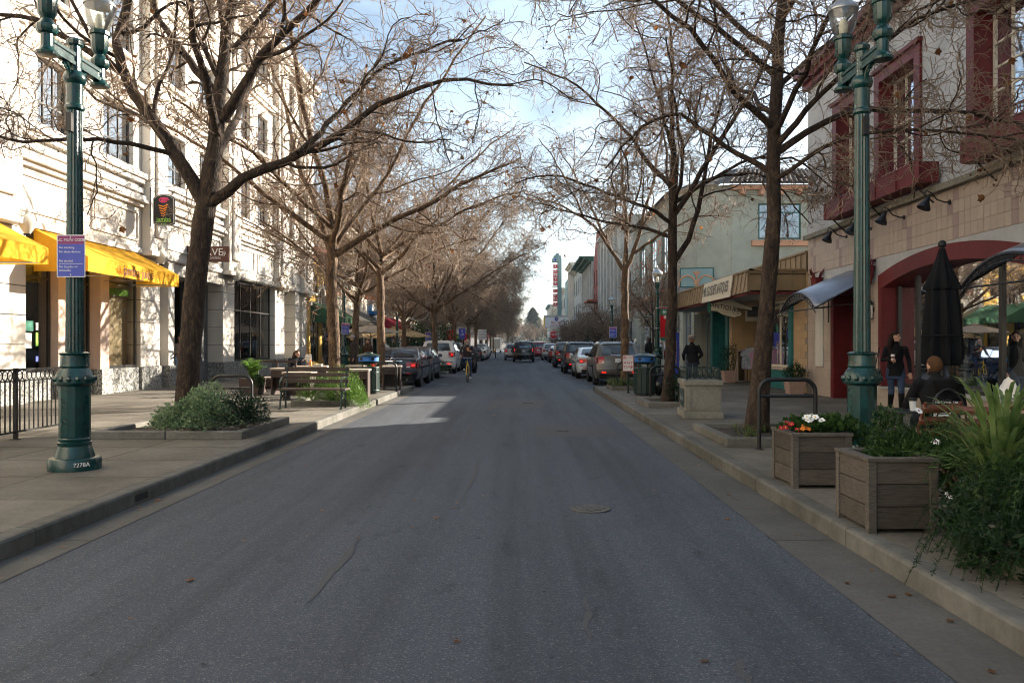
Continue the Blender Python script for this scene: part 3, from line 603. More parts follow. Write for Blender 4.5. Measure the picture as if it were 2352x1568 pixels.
def pan(a0, a1, name='canopy_panel'):
    m = MB(); v = [F.p(a0,cx,3.06),F.p(a1,cx,3.06),F.p(a1,cx-.09,3.66),F.p(a0,cx-.09,3.66),F.p(a0,cx-.03,3.06),F.p(a1,cx-.03,3.06),F.p(a1,cx-.12,3.66),F.p(a0,cx-.12,3.66)]
    m.add(v, [(0,1,2,3),(7,6,5,4),(0,4,5,1),(3,2,6,7),(0,3,7,4),(1,5,6,2)]); m.build(name, 'tan', an)
y = 22.84
while y < 36.8: pan(y+.006, min(36.9, y+.42)-.006); m = MB(); m.tube([F.p(y, cx+.012, 3.06), F.p(y, cx-.078, 3.66)], .014, 4); m.build('canopy_seam', 'tan', an); y += .42
x = .05
S = Fac('S', 22.84)
for k in range(4):
    xa = FR-cx+.0+k*.42; S.box(MB(), 0,0,0,0,0,0)
    m = MB(); S.box(m, xa+.006, xa+.414, -.03, .0, 3.06, 3.66); m.build('canopy_panel', 'tan', an); m = MB(); S.box(m, xa-.015, xa+.015, .001, .025, 3.06, 3.66); m.build('canopy_seam', 'tan', an)
m = MB(); F.box(m, 22.80, 36.95, cx-.16, cx-.05, 3.661, 3.72); m.build('canopy_cap', 'tan', an); m = MB(); S.box(m, FR-cx+.05, FR-.0, -.05, .04, 3.6605, 3.715); m.build('canopy_cap', 'tan', an)
m = MB(); F.box(m, 22.87, 36.9, cx-.14, cx-.07, 2.98, 3.058); m.build('canopy_fascia', 'dred', an); m = MB(); S.box(m, FR-cx+.07, FR-.001, -.07, -.005, 2.98, 3.057); m.build('canopy_fascia', 'dred', an)
# shop front
bx(F, 'end_wall', 'grout', an, 22.75, 23.9, -.3, -.012, .1, 2.949); tiles(22.75, 23.9, .15, 2.94, .38, .2, F, an, lambda i, j: 'tiley', off=True)
def tealcol(a0, a1, d0, d1):
    bx(F, 'teal_pier', 'teal', an, a0, a1, d0, d1, .1, 2.948)
    S2 = Fac('S', a0); x0, x1 = sorted((FR-d0, FR-d1)); tiles(x0, x1, .15, 2.94, .3, .2, S2, an, lambda i, j: 'teal', d=.001)
tealcol(23.92, 24.2, -.35, .06); tealcol(31.5, 31.9, -1.2, .0); tealcol(34.0, 34.4, -1.2, .0)
bx(F, 'stall_riser', 'teal', an, 24.22, 27.0, -.3, -.02, .1, .75); bx(F, 'wood_sill', 'tabletop', an, 24.21, 27.0, -.34, .06, .751, .82)
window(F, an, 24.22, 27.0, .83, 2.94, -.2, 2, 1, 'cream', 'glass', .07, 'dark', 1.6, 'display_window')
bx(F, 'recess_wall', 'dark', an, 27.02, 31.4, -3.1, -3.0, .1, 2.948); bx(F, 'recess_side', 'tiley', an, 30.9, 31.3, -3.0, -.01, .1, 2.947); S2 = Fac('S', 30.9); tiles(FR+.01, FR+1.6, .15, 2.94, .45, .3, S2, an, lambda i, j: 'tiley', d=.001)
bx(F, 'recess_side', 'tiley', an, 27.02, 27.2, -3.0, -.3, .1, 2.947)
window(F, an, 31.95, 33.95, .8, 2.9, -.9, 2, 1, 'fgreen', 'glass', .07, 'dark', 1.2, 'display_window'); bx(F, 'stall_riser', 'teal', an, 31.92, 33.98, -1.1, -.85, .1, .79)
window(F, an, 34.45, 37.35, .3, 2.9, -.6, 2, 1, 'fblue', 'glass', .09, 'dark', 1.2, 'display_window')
# sign board lying on the canopy face
sb = thing('shop_sign', 'cream antiques sign board with tall thin lettering on the tan canopy', 'sign')
m = MB(); v = [F.p(24.6,cx+.03,3.02),F.p(28.4,cx+.03,3.02),F.p(28.4,cx-.07,3.70),F.p(24.6,cx-.07,3.70)]; v2 = [(a-.03, b, c) for a, b, c in v]
m.add(v+v2, [(0,1,2,3),(4,7,6,5),(0,4,5,1),(1,5,6,2),(2,6,7,3),(3,7,4,0)]); m.build('board', 'beige', sb)
text("MR. GOODIE'S ANTIQUES", .26, 'blk', sb, F.p(26.5, cx+.066-.015, 3.36), (radians(81.6), 0, radians(-90)), sx=1.06).scale = (1.12, 1.9, 1)
# hand-shaped hanging sign
hs = thing('hanging_sign', 'pointing hand shaped ANTIQUES sign hung under the canopy', 'sign', (7.3, 27.6, 2.78))
hp = [(-.70,.20),(-.55,.22),(-.2,.31),(.02,.33),(.3,.20),(.72,.06),(.76,-.02),(.70,-.06),(.36,.0),(.2,.0),(.34,-.08),(.40,-.17),(.36,-.24),(.30,-.26),(.1,-.30),(-.05,-.27),(-.3,-.20),(-.5,-.08),(-.70,-.06)]
MB().prism(hp, lambda a, b: (a, 0, b), lambda a, b: (a, .035, b)).build('board', 'beige', hs)
MB().tube([(a, -.004, b) for a, b in hp+hp[:1]], .012, 4).build('outline', 'blk', hs); MB().box(-.80, -.70, -.01, .045, -.12, .25).build('cuff', 'sgreen', hs)
MB().tube([(.3,-.006,-.05),(.2,-.006,-.13),(.28,-.006,-.2)], .008, 4).tube([(.2,-.006,0),(.05,-.006,-.08),(.12,-.006,-.18)], .008, 4).build('finger_lines', 'blk', hs)
text('ANTIQUES', .21, 'blk', hs, (-.20, -.006, .05), (radians(90), radians(10), 0))
MB().tube([(-.5,.02,.2),(-.5,.02,.3)], .01, 5).tube([(.25,.02,.2),(.25,.02,.3)], .01, 5).build('hanger', 'black', hs)
h2 = thing('hanging_sign', 'small beige framed sign hung behind the hand sign', 'sign', (8.25, 28.1, 2.66))
MB().box(-.3, .3, 0, .03, -.28, .28).build('board', 'beige', h2); MB().box(-.24, .24, -.006, 0, -.14, .22).build('panel', 'greyint', h2); MB().tube([(0,.015,.28),(0,.015,.42)], .01, 5).build('hanger', 'black', h2)

# ---------------------------------------------------------------- right: sage corner building with dark tile roof
gb = thing('sage_building', 'sage green two storey building with terracotta trim and dark tiled hip roof', 'building')
S = Fac('S', 40); G0 = 37.6
bx(F, 'body', 'sage', gb, 42.6, 58, -14, -.45, 0, 9.6)
S.wall(MB(), 10.6, 22.2, 4.0, 9.6, [(11.95,14.1,6.85,8.65),(14.75,16.9,6.85,8.65)], .3).build('south_wall', 'sage', gb)
bx(S, 'south_core', 'sage', gb, 10.6, 22.2, -2.59, -.9, 3.9, 9.58)
for a, b in ((11.95,14.1),(14.75,16.9)): window(S, gb, a, b, 6.85, 8.65, -.1, 2, 2, 'fgreen', 'glassup', .08, 'blind', .4, zsplit=[8.2])
bx(S, 'terracotta_sill', 'terra', gb, 11.6, 22.2, .001, .2, 6.5, 6.78); bx(S, 'eave_band', 'terra', gb, 10.6, 22.2, .001, .3, 9.3, 9.5)
for k in range(12): bx(S, 'eave_bracket', 'terra', gb, 11+k*.95, 11.2+k*.95, .002, .45, 9.02, 9.29)
# chamfered corner tower
tw = [(8.25,42.4),(9.0,40.6),(10.59,40.02),(10.59,42.6),(8.25,42.6)]
MB().prism(tw, lambda a, b: (a, b, 3.0), lambda a, b: (a, b, 9.58)).build('corner_tower', 'sage', gb)
MB().prism([(9.2+ (a-9.2)*1.04, 41.3+(b-41.3)*1.04) for a, b in tw], lambda a, b: (a, b, 3.8), lambda a, b: (a, b, 4.9)).build('slate_band', 'sageb', gb)
F.wall(MB(), 37.6, 58, .1, 4.2, [(38.2,40.2,.3,3.2),(41,44,.6,3.2),(45,49,.6,3.2),(50,54,.6,3.2)], .4).build('street_wall', 'sage', gb)
bx(F, 'street_core', 'dark', gb, 37.6, 42.5, -3, -1.2, 0, 4.1); bx(F, 'low_roof', 'gwall', gb, 37.6, 42.59, -3, -.001, 4.2, 4.26); bx(F, 'low_end', 'sage', gb, 37.6, 37.9, -3, -.41, 0, 4.19)
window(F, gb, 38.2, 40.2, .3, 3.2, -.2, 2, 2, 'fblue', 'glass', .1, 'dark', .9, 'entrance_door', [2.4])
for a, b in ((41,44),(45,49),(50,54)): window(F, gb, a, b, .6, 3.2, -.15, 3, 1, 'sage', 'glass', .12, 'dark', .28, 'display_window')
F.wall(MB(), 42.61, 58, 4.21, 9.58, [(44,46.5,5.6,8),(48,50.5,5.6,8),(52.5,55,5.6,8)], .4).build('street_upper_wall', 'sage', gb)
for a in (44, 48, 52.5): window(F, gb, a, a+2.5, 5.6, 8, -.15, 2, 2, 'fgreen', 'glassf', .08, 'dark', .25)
bx(F, 'terracotta_band', 'terra', gb, 42.62, 58, .001, .25, 4.3, 4.55)
# tiled hip roof: rows of half-round tiles
def rooftiles(name, parent, p0, p1, p2, p3, nu, nv, mat):
    """p0-p1 eave, p3-p2 ridge"""
    m = MB(); p0, p1, p2, p3 = map(Vector, (p0, p1, p2, p3)); n = (p1-p0).cross(p3-p0).normalized()
    m.quad(p0, p1, p2, p3)
    for i in range(nu):
        u = (i+.5)/nu; a = p0.lerp(p1, u); b = p3.lerp(p2, u)
        for j in range(nv):
            q0, q1 = a.lerp(b, j/nv), a.lerp(b, (j+1.08)/nv); wd = (p1-p0)/nu*.42
            v = []
            for q, up in ((q0, .09), (q1, .05)):
                for k in range(5): an_ = pi*k/4; v.append(q+wd*cos(an_)*-1+n*(sin(an_)*.09+up*.4))
            m.add(v, [(k, k+1, k+6, k+5) for k in range(4)])
    return stuff(m.build(name, mat, parent))
rooftiles('roof_tiles', gb, (10.3,39.5,9.55), (22.4,39.5,9.55), (22.4,44,11.2), (12.0,44,11.2), 48, 9, 'roof')
rooftiles('roof_tiles', gb, (7.8,58,9.55), (7.8,42.2,9.55), (12,44,11.2), (12,56,11.2), 50, 8, 'roof')
MB().add([(7.8,42.2,9.55),(8.7,40.1,9.55),(10.3,39.5,9.55),(12.0,44,11.25)], [(0,1,3),(1,2,3)]).build('tower_roof', 'roof', gb)
mu = thing('mural', 'teal and salmon deco mural panel on the sage wall above the canopy', 'mural', (8.95, 40.4, 4.95), radians(-12))
MB().box(-.85, .85, -.12, -.04, -.5, .5).build('frame', 'fgreen', mu); MB().box(-.78, .78, -.13, -.12, -.44, .44).build('panel', 'teals', mu)
m = MB()
for sx in (-1, 1): m.tube([(sx*.05+sx*.42*(1-cos(a)), -.135, -.4+.5*sin(a)) for a in [pi*i/8 for i in range(9)]], .05, 5)
m.tube([(0,-.135,-.42),(0,-.135,.1),(-.16,-.135,.3)], .05, 5).tube([(0,-.135,.1),(.16,-.135,.3)], .05, 5).tube([(0,-.135,.1),(0,-.135,.32)], .06, 5); m.build('salmon_scrolls', 'terra', mu)

# right side farther on
street_building('shop_building', 'cream shop with red tile awning past the sage building', 1, 58.2, 65, 8.2, 'cwhite', 3, [(5,7)], 'creamw', gz=3.3, corn=.3)
street_building('shop_building', 'tall pale grey building with slender pilasters on the right', 1, 65.1, 82, 12.2, 'gwall', 6, [(4.8,7.4),(8.4,10.8)], 'cwhite', gz=3.4, pilasters=True, wfrac=.4)
bg_ = street_building('shop_building', 'narrow red brick building with pointed gable', 1, 82.1, 89, 10.5, 'brick', 3, [(5,7.2),(8,9.6)], 'brick', gz=3.3, corn=0)
MB().prism([(82.1,10.5),(89,10.5),(85.5,13.6)], lambda a, b: (FR-.02, a, b), lambda a, b: (FR+.5, a, b)).build('gable', 'brick', bg_)
for q in range(1): bx(F, 'awning', 'roofr', bg_, 83, 88, .01, 1.2, 6.1, 6.3)
street_building('shop_building', 'grey columned bank-like building with heavy green cornice', 1, 89.1, 104, 11.4, 'gwall', 5, [(5,8.6)], 'cwhite', gz=3.4, pilasters=True, corn=1.6, cornm='ggreen')
street_building('shop_building', 'off white building with bay cornices near the theatre', 1, 104.1, 122, 12.5, 'cwhite', 5, [(5,7.4),(8.8,11)], 'creamw', gz=3.4, corn=.9)
street_building('shop_building', 'salmon building with tan pilasters beside the theatre tower', 1, 122.1, 134, 14.2, 'brickd', 4, [(5,7.4),(8.8,11.2)], 'creamw', gz=3.4, corn=.7, pilasters=True)
street_building('shop_building', 'pale building beyond the theatre sign', 1, 146, 175, 12, 'cwhite', 6, [(5,7),(8.4,10.4)], 'creamw', gz=3.4, corn=.6)
street_building('shop_building', 'small cream building with aqua gable roof far up the street', 1, 176, 196, 10.5, 'creamw', 4, [(5,7)], 'teals', gz=3.4, corn=.5, x=6.6, cornm='teals')
# theatre: block, vertical blade sign and marquee
th = thing('theatre', 'theatre with tall vertical letter tower and white lettered marquee', 'theatre')
bx(F, 'block', 'teals', th, 134.2, 145.8, -12, -.01, 0, 13)
MB().box(6.47, 7.1, 136.6, 139.2, 6.4, 16.5).build('blade_tower', 'teals', th); MB().box(5.75, 7.0, 136.9, 139, 16.501, 17.0).build('tower_crown', 'teals', th); MB().box(6.1, 6.7, 137.2, 138.7, 17.001, 17.4).build('tower_tip', 'teals', th)
for x_ in (5.56, 6.40): MB().box(x_, x_+.06, 136.5, 136.59, 6.6, 15.9).build('frame_post', 'blk', th)
MB().box(5.5, 6.46, 136.6, 138.6, 15.9, 16.5).build('tower_head', 'teals', th); MB().lathe([(.22,-.01),(.22,.01)], n=5).build('star', 'blue', th, loc=(6.0, 136.57, 16.2), rot=(radians(90), 0, 0))
for k, (ch, z) in enumerate(zip('SANTACRUZ', (15.04,14.16,13.47,12.8,12.05,10.88,10.05,9.36,8.56))):
    MB().box(5.66, 6.36, 136.4, 136.75, z-.31, z+.31).build('letter_box', 'signred', th); text(ch, .62, 'wht', th, (6.01, 136.38, z+.03), FACE_S, 'letter'); MB().box(5.60, 6.42, 136.52, 136.58, z-.42, z-.37).build('frame_rung', 'blk', th)
MB().box(5.5, 6.46, 136.48, 136.6, 11.5, 11.62).build('frame_rung', 'blk', th); MB().tube([(5.6,136.55,7.2),(6.4,136.55,8.0)], .04, 4).build('frame_brace', 'blk', th)
MB().box(4.15, 8.15, 134.0, 138.5, 4.6, 6.3).build('marquee', 'wht', th); MB().box(4.05, 8.2, 133.9, 138.6, 6.301, 6.6).build('marquee_cap', 'cwhite', th); MB().box(4.03, 4.145, 134.2, 138.3, 4.8, 6.2).build('marquee_side', 'goldi', th)
text('REGAL', .62, 'signred', th, (6.1, 133.98, 5.35), FACE_S); text('CINEMAS', .55, 'signred', th, (6.15, 133.98, 4.86), FACE_S)
MB().lathe([(.33,-.01),(.33,.01)], n=20).build('emblem', 'blue', th, loc=(6.1, 133.97, 5.95), rot=(radians(90), 0, 0)); MB().lathe([(.2,-.01),(.2,.012)], n=3).build('emblem_flame', 'goldi', th, loc=(6.15, 133.95, 5.95), rot=(radians(90), .3, 0))
# far hills
def hill(name, x0, x1, y, h, depth, seed, mat):
    r = random.Random(seed); ph = [r.uniform(0, 6) for _ in range(5)]
    def f(u, v):
        x = x0+(x1-x0)*u; e = sin(pi*u)**.6; hh = h*e*(.75+.12*sin(5*u*pi+ph[0])+.08*sin(13*u*pi+ph[1])+.05*sin(31*u*pi+ph[2])); return (x, y+depth*v, -1+hh*sin(min(1, v*1.6)*pi/2)*(1 if v < .8 else (1-v)/.2))
    return struct(MB().grid(f, 60, 12).build(name, mat, None, 60))
hill('hill', -260, 320, 620, 26, 260, 3, 'hillv'); hill('hill', -700, 800, 1100, 60, 500, 5, 'hillv')
# ---------------------------------------------------------------- bare plane trees
def norm(a): return a/np.maximum(np.linalg.norm(a, axis=-1, keepdims=True), 1e-9)
def tubes(P, R, n):
    """P (N,K,3), R (N,K) -> verts, quads"""
    N_, K, _ = P.shape; T = np.empty_like(P); T[:, 1:-1] = P[:, 2:]-P[:, :-2]; T[:, 0] = P[:, 1]-P[:, 0]; T[:, -1] = P[:, -1]-P[:, -2]; T = norm(T)
    ref = np.where(np.abs(T[:, :1, 2:3]) > .9, np.array([1., 0, 0]), np.array([0, 0, 1.])); ref = np.broadcast_to(ref, P.shape)
    U = norm(np.cross(T, ref)); V = np.cross(T, U); a = np.arange(n)*2*pi/n
    v = P[:, :, None]+(U[:, :, None]*np.cos(a)[None, None, :, None]+V[:, :, None]*np.sin(a)[None, None, :, None])*R[:, :, None, None]
    idx = np.arange(N_*K*n).reshape(N_, K, n); A = idx[:, :-1]; B = idx[:, 1:]
    q = np.stack([A, np.roll(A, -1, 2), np.roll(B, -1, 2), B], -1).reshape(-1, 4)
    return v.reshape(-1, 3), q
def npmesh(name, parts, mat, smooth=True):
    off = 0; V = []; Q = []
    for v, q in parts: V.append(v); Q.append(q+off); off += len(v)
    V = np.concatenate(V).astype(np.float32); Q = np.concatenate(Q).astype(np.int32); k = Q.shape[1]
    me = bpy.data.meshes.new(name); me.vertices.add(len(V)); me.vertices.foreach_set('co', V.ravel()); me.loops.add(Q.size); me.loops.foreach_set('vertex_index', Q.ravel())
    me.polygons.add(len(Q)); me.polygons.foreach_set('loop_start', np.arange(len(Q), dtype=np.int32)*k); me.polygons.foreach_set('loop_total', np.full(len(Q), k, np.int32))
    if smooth: me.polygons.foreach_set('use_smooth', np.ones(len(Q), bool))
    me.materials.append(M[mat]); me.update(calc_edges=True); return me
def resample(pl, K):
    pl = np.array(pl, float); d = np.r_[0, np.cumsum(np.linalg.norm(np.diff(pl, axis=0), axis=1))]; t = np.linspace(0, d[-1], K)
    # smooth (Catmull-like) through dense cubic of control points
    out = np.stack([np.interp(t, d, pl[:, i]) for i in range(3)], 1)
    for _ in range(2): out[1:-1] = out[1:-1]*.5+(out[2:]+out[:-2])*.25
    return out
def sprout(rg, P, R, cnt, t0, t1, ang, lenf, K, wander, up, droop, rf=.55, rmin=.004, taper=.25, lmin=.2):
    """grow cnt children on every parent polyline"""
    N_, K0, _ = P.shape; plen = np.linalg.norm(np.diff(P, axis=1), axis=2).sum(1)
    pi_ = np.repeat(np.arange(N_), cnt); n = len(pi_); t = rg.uniform(t0, t1, n); t = t0+(t1-t0)*((np.tile(np.arange(cnt), N_)+rg.uniform(.1, .9, n))/cnt)
    x = t*(K0-1); i = np.clip(x.astype(int), 0, K0-2); f = (x-i)[:, None]
    p = P[pi_, i]*(1-f)+P[pi_, i+1]*f; tang = norm(P[pi_, i+1]-P[pi_, i]); r0 = R[pi_, i]*(1-f[:, 0])+R[pi_, i+1]*f[:, 0]
    rv = rg.normal(size=(n, 3)); side = norm(rv-(rv*tang).sum(1, keepdims=True)*tang); a = rg.normal(ang, .25, n)[:, None]
    d = norm(tang*np.cos(a)+side*np.sin(a)); Ln = np.maximum(lmin, plen[pi_]*lenf*rg.uniform(.55, 1.25, n)*(1.15-.55*t))
    C = np.empty((n, K, 3)); C[:, 0] = p; st = (Ln/(K-1))[:, None]; bend = rg.normal(size=(n, 3))*wander*.6
    for k in range(1, K):
        d = norm(d+rg.normal(size=(n, 3))*wander+bend/K*2+np.array([0, 0, up/K])-np.array([0, 0, droop])*(k/K)**2); C[:, k] = C[:, k-1]+d*st
    s = np.linspace(0, 1, K)[None]; rr = np.minimum(r0*rf*rg.uniform(.7, 1.1, n), r0*.8); Rr = np.maximum(rr[:, None]*(1-(1-taper)*s), rmin)
    return C, Rr
def tree_meshes(seed, trunk, r0, r1, limbs, dens=(7, 7, 5, 2), spread=1.0, leaves=70, seeds=120, bark='bark', tw=1.0):
    rg = np.random.default_rng(seed); K = 14
    tp = resample(trunk, K); s = np.linspace(0, 1, K); tr = r0+(r1-r0)*s; tr[0] *= 1.35; tr[1] *= 1.10; tr = tr*(1+rg.normal(size=K)*.025)
    tm_ = npmesh('trunk', [tubes(tp[None]+rg.normal(size=(1, K, 3))*np.array([.010, .010, 0]), tr[None], 14)], bark)
    LP = []; LR = []
    for pl, ra, rb_ in limbs:
        q = resample(pl, 16); ln = np.linalg.norm(np.diff(q, axis=0), axis=1).sum(); q[2:] += np.cumsum(rg.normal(size=(14, 3))*.026*ln/4, axis=0); LP.append(q); LR.append(ra+(rb_-ra)*np.linspace(0, 1, 16)**.8)
    P1 = np.array(LP); R1 = np.array(LR); parts = [tubes(P1, R1, 8)]
    P2, R2 = sprout(rg, P1, R1, dens[0], .22, .99, .85, .42*spread, 10, .22, .25, .03, .5, .010, .35, .7); parts.append(tubes(P2, R2, 6))
    P3, R3 = sprout(rg, P2, R2, dens[1], .12, 1, .85, .55*spread, 10, .34, .05, .14, .55, .0075, .5, .5); parts.append(tubes(P3, R3, 4))
    P3b, R3b = sprout(rg, P1, R1, dens[0], .15, 1, 1.0, .2*spread, 10, .3, .1, .1, .3, .006, .45, .4); parts.append(tubes(P3b, R3b, 4))
    Pa = np.concatenate([P3, P3b]); Ra = np.concatenate([R3, R3b])
    P4, R4 = sprout(rg, Pa, Ra, dens[2], .08, 1, .8, .68, 6, .36, .0, .14, .6, .0042*tw, .6, .28); parts.append(tubes(P4, R4, 3))
    P5, R5 = sprout(rg, P4, R4, dens[3], .15, 1, .75, .6, 3, .3, .05, .05, .75, .0032*tw, .75, .14); parts.append(tubes(P5, R5, 3))
    cm = npmesh('crown', parts, 'twig' if bark == 'bark' else 'twig')
    cm.materials.append(M[bark]); nl = len(parts[0][1])+len(parts[1][1]); mi = np.zeros(len(cm.polygons), np.int32); mi[:nl] = 1; cm.polygons.foreach_set('material_index', mi)
    # clinging dead leaves: crumpled five-point leaves; seed balls on threads
    tips = P4[:, -1]; out = [tm_, cm]
    if leaves:
        ii = rg.choice(len(tips), min(leaves, len(tips)), False); V = []; F_ = []
        for c in tips[ii]:
            sz = rg.uniform(.045, .10); ax = norm(rg.normal(size=3)+np.array([0, 0, -.8])); u = norm(np.cross(ax, rg.normal(size=3))); wv = np.cross(ax, u); b = len(V)
            pts = [(0, 0, 0), (.55, .35, .25), (.35, .75, -.1), (1.0, .3, .1)]; V.append(c)
            ring = [(.25, .55), (.55, .42), (.75, .75), (.95, .3), (1.35, .0), (.95, -.3), (.75, -.75), (.55, -.42), (.25, -.55)]
            for x, y in ring: V.append(c+(ax*x+u*y+wv*(.45*abs(y)+rg.uniform(-.12, .12)))*sz)
            for k in range(8): F_.append((b, b+1+k, b+2+k))
        me = bpy.data.meshes.new('dead_leaves'); me.from_pydata([tuple(v) for v in V], [], F_); me.materials.append(M['deadleaf']); out.append(me)
    else: out.append(None)
    if seeds:
        ii = rg.choice(len(tips), min(seeds, len(tips)), False); c = tips[ii]+np.array([0, 0, -.05]); r = .020
        oct_ = np.array([(1,0,0),(-1,0,0),(0,1,0),(0,-1,0),(0,0,1),(0,0,-1)])*r; f = np.array([(0,2,4),(2,1,4),(1,3,4),(3,0,4),(2,0,5),(1,2,5),(3,1,5),(0,3,5)])
        v = (c[:, None]+oct_[None]).reshape(-1, 3); q = (f[None]+np.arange(len(c))[:, None, None]*6).reshape(-1, 3); out.append(npmesh('seed_balls', [(v, q)], 'seed'))
    else: out.append(None)
    return out
def plant_tree(ms, loc, rz, label, scale=1, name='plane_tree', group='plane trees lining the street'):
    t = thing(name, label, 'tree', loc, rz, group, scale)
    for nm, me in zip(('trunk', 'crown', 'dead_leaves', 'seed_balls'), ms):
        if me: o = link(nm, me, t); (nm in ('dead_leaves', 'seed_balls')) and stuff(o)
    return t
def auto_limbs(seed, z0, top, n, reach, lean=(0, 0), r=.09):
    g = random.Random(seed); L_ = []
    for k in range(n):
        a = 2*pi*k/n+g.uniform(-.35, .35); h = z0+g.uniform(-.25, .9)*(1 if k else 0); rc = reach*g.uniform(.75, 1.15); tz = top*g.uniform(.62, 1.0)
        if k % 3 == 2: tz = h+(top-h)*g.uniform(.25, .5)
        b = (lean[0]*h/6, lean[1]*h/6, h)
        L_.append(([b, (b[0]+cos(a)*rc*.3, b[1]+sin(a)*rc*.3, h+(tz-h)*.32), (b[0]+cos(a)*rc*.62, b[1]+sin(a)*rc*.62, h+(tz-h)*.68), (b[0]+cos(a)*rc, b[1]+sin(a)*rc, tz)], r*g.uniform(.7, 1.05), .022))
    return L_
# nearest left tree, limbs as they stand in the photograph (local metres from the trunk foot)
T1 = tree_meshes(11, [(0,0,0),(.03,0,.6),(.08,0,1.6),(.2,0,2.9),(.33,.02,3.75),(.42,0,4.35)], .182, .16, [
 ([(.30,0,3.7),(-.10,-.15,4.5),(-.70,-.2,5.3),(-1.22,-.1,6.2),(-1.20,0,6.7),(-1.05,.1,7.6),(-1.3,.3,9.6)], .125, .035),
 ([(-.95,-.15,5.75),(-1.6,-.3,6.2),(-2.3,-.4,6.6),(-3.4,-.7,6.7),(-4.2,-.8,7.4)], .06, .018),
 ([(-.1,-.1,4.45),(-.9,-.8,4.6),(-1.9,-1.2,4.35),(-3.0,-1.5,4.65)], .045, .014),
 ([(.42,0,4.3),(.52,.1,5.2),(.62,.1,6.0),(.75,.2,7.0),(.85,.3,8.4),(1.0,.3,10.3)], .15, .035),
 ([(.52,.1,5.35),(.1,.3,6.0),(-.5,.5,6.7),(-.9,.7,7.4),(-1.1,.9,8.8)], .085, .025),
 ([(.56,.1,5.1),(1.0,-.1,5.6),(1.5,-.2,6.2),(2.2,-.3,6.7),(3.2,-.5,7.4),(4.4,-.6,8.0)], .095, .02),
 ([(.40,-.02,3.7),(.9,-.1,4.0),(1.6,-.2,4.35),(2.5,-.3,4.75),(3.4,-.4,5.35),(4.5,-.4,5.6),(5.4,-.5,5.55)], .10, .018),
 ([(1.9,-.25,4.45),(2.5,.3,5.3),(3.2,.8,6.2),(4.4,1.3,6.9)], .055, .018),
 ([(.45,0,4.5),(.4,1.2,5.3),(.2,2.4,6.4),(.1,3.4,8.2)], .08, .022), ([(.5,0,4.8),(.7,-1.1,5.7),(.9,-2.2,7.0),(1.2,-3.0,8.4)], .075, .022),
 ([(.7,.1,6.2),(1.4,.4,7.2),(2.3,.8,8.3),(3.4,1.0,9.4)], .06, .02), ([(-.5,-.1,5.0),(-1.2,1.0,5.4),(-2.4,1.9,5.9),(-3.6,2.4,6.8)], .05, .016)],
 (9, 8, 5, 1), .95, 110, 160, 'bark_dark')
# right foreground tree: one straight stem with side limbs
T2 = tree_meshes(23, [(0,0,0),(.06,0,.8),(.16,0,2.0),(.25,0,3.4),(.27,0,4.6),(.36,.05,6.0),(.45,.1,7.4),(.6,.1,8.8)], .145, .055, [
 ([(.27,0,4.3),(.9,-.1,4.75),(1.6,-.3,4.9),(2.6,-.6,4.95),(3.6,-.8,4.7),(4.3,-1.0,4.2)], .06, .016),
 ([(.27,0,4.4),(1.0,-.6,5.3),(1.9,-1.2,5.9),(3.0,-1.7,6.1)], .055, .016), ([(.25,0,4.0),(-.5,.2,4.6),(-1.1,.3,5.2),(-1.7,.2,5.0),(-2.3,.1,4.3)], .05, .014),
 ([(.26,0,4.7),(-.6,-.4,5.3),(-1.5,-.8,6.1),(-2.6,-1.0,6.5),(-3.6,-1.1,6.4)], .055, .015), ([(.3,0,5.3),(1.2,.6,6.2),(2.2,1.0,7.0),(3.2,1.2,7.4)], .05, .015),
 ([(.35,0,5.8),(-.4,.6,6.8),(-1.2,1.2,7.9),(-1.9,1.5,9.2)], .05, .016), ([(.4,0,6.4),(1.0,-.7,7.4),(1.8,-1.3,8.4),(2.4,-1.7,9.6)], .045, .016),
 ([(.45,0,7.2),(.2,-.6,8.4),(-.1,-1.2,9.8)], .04, .016), ([(.27,0,4.9),(.3,1.3,5.6),(.2,2.6,6.4),(.0,3.6,7.4)], .05, .016), ([(.27,0,4.6),(.4,-1.3,5.3),(.3,-2.6,5.9),(.0,-3.8,6.3)], .05, .015),
 ([(.3,0,5.5),(-.9,-.2,6.4),(-2.2,-.3,7.4),(-3.3,-.2,8.0)], .05, .015), ([(.25,0,3.9),(1.0,-.9,4.3),(1.8,-1.8,4.3),(2.6,-2.5,3.9)], .04, .012)], (9, 8, 5, 1), 1.0, 90, 140, 'bark_dark')
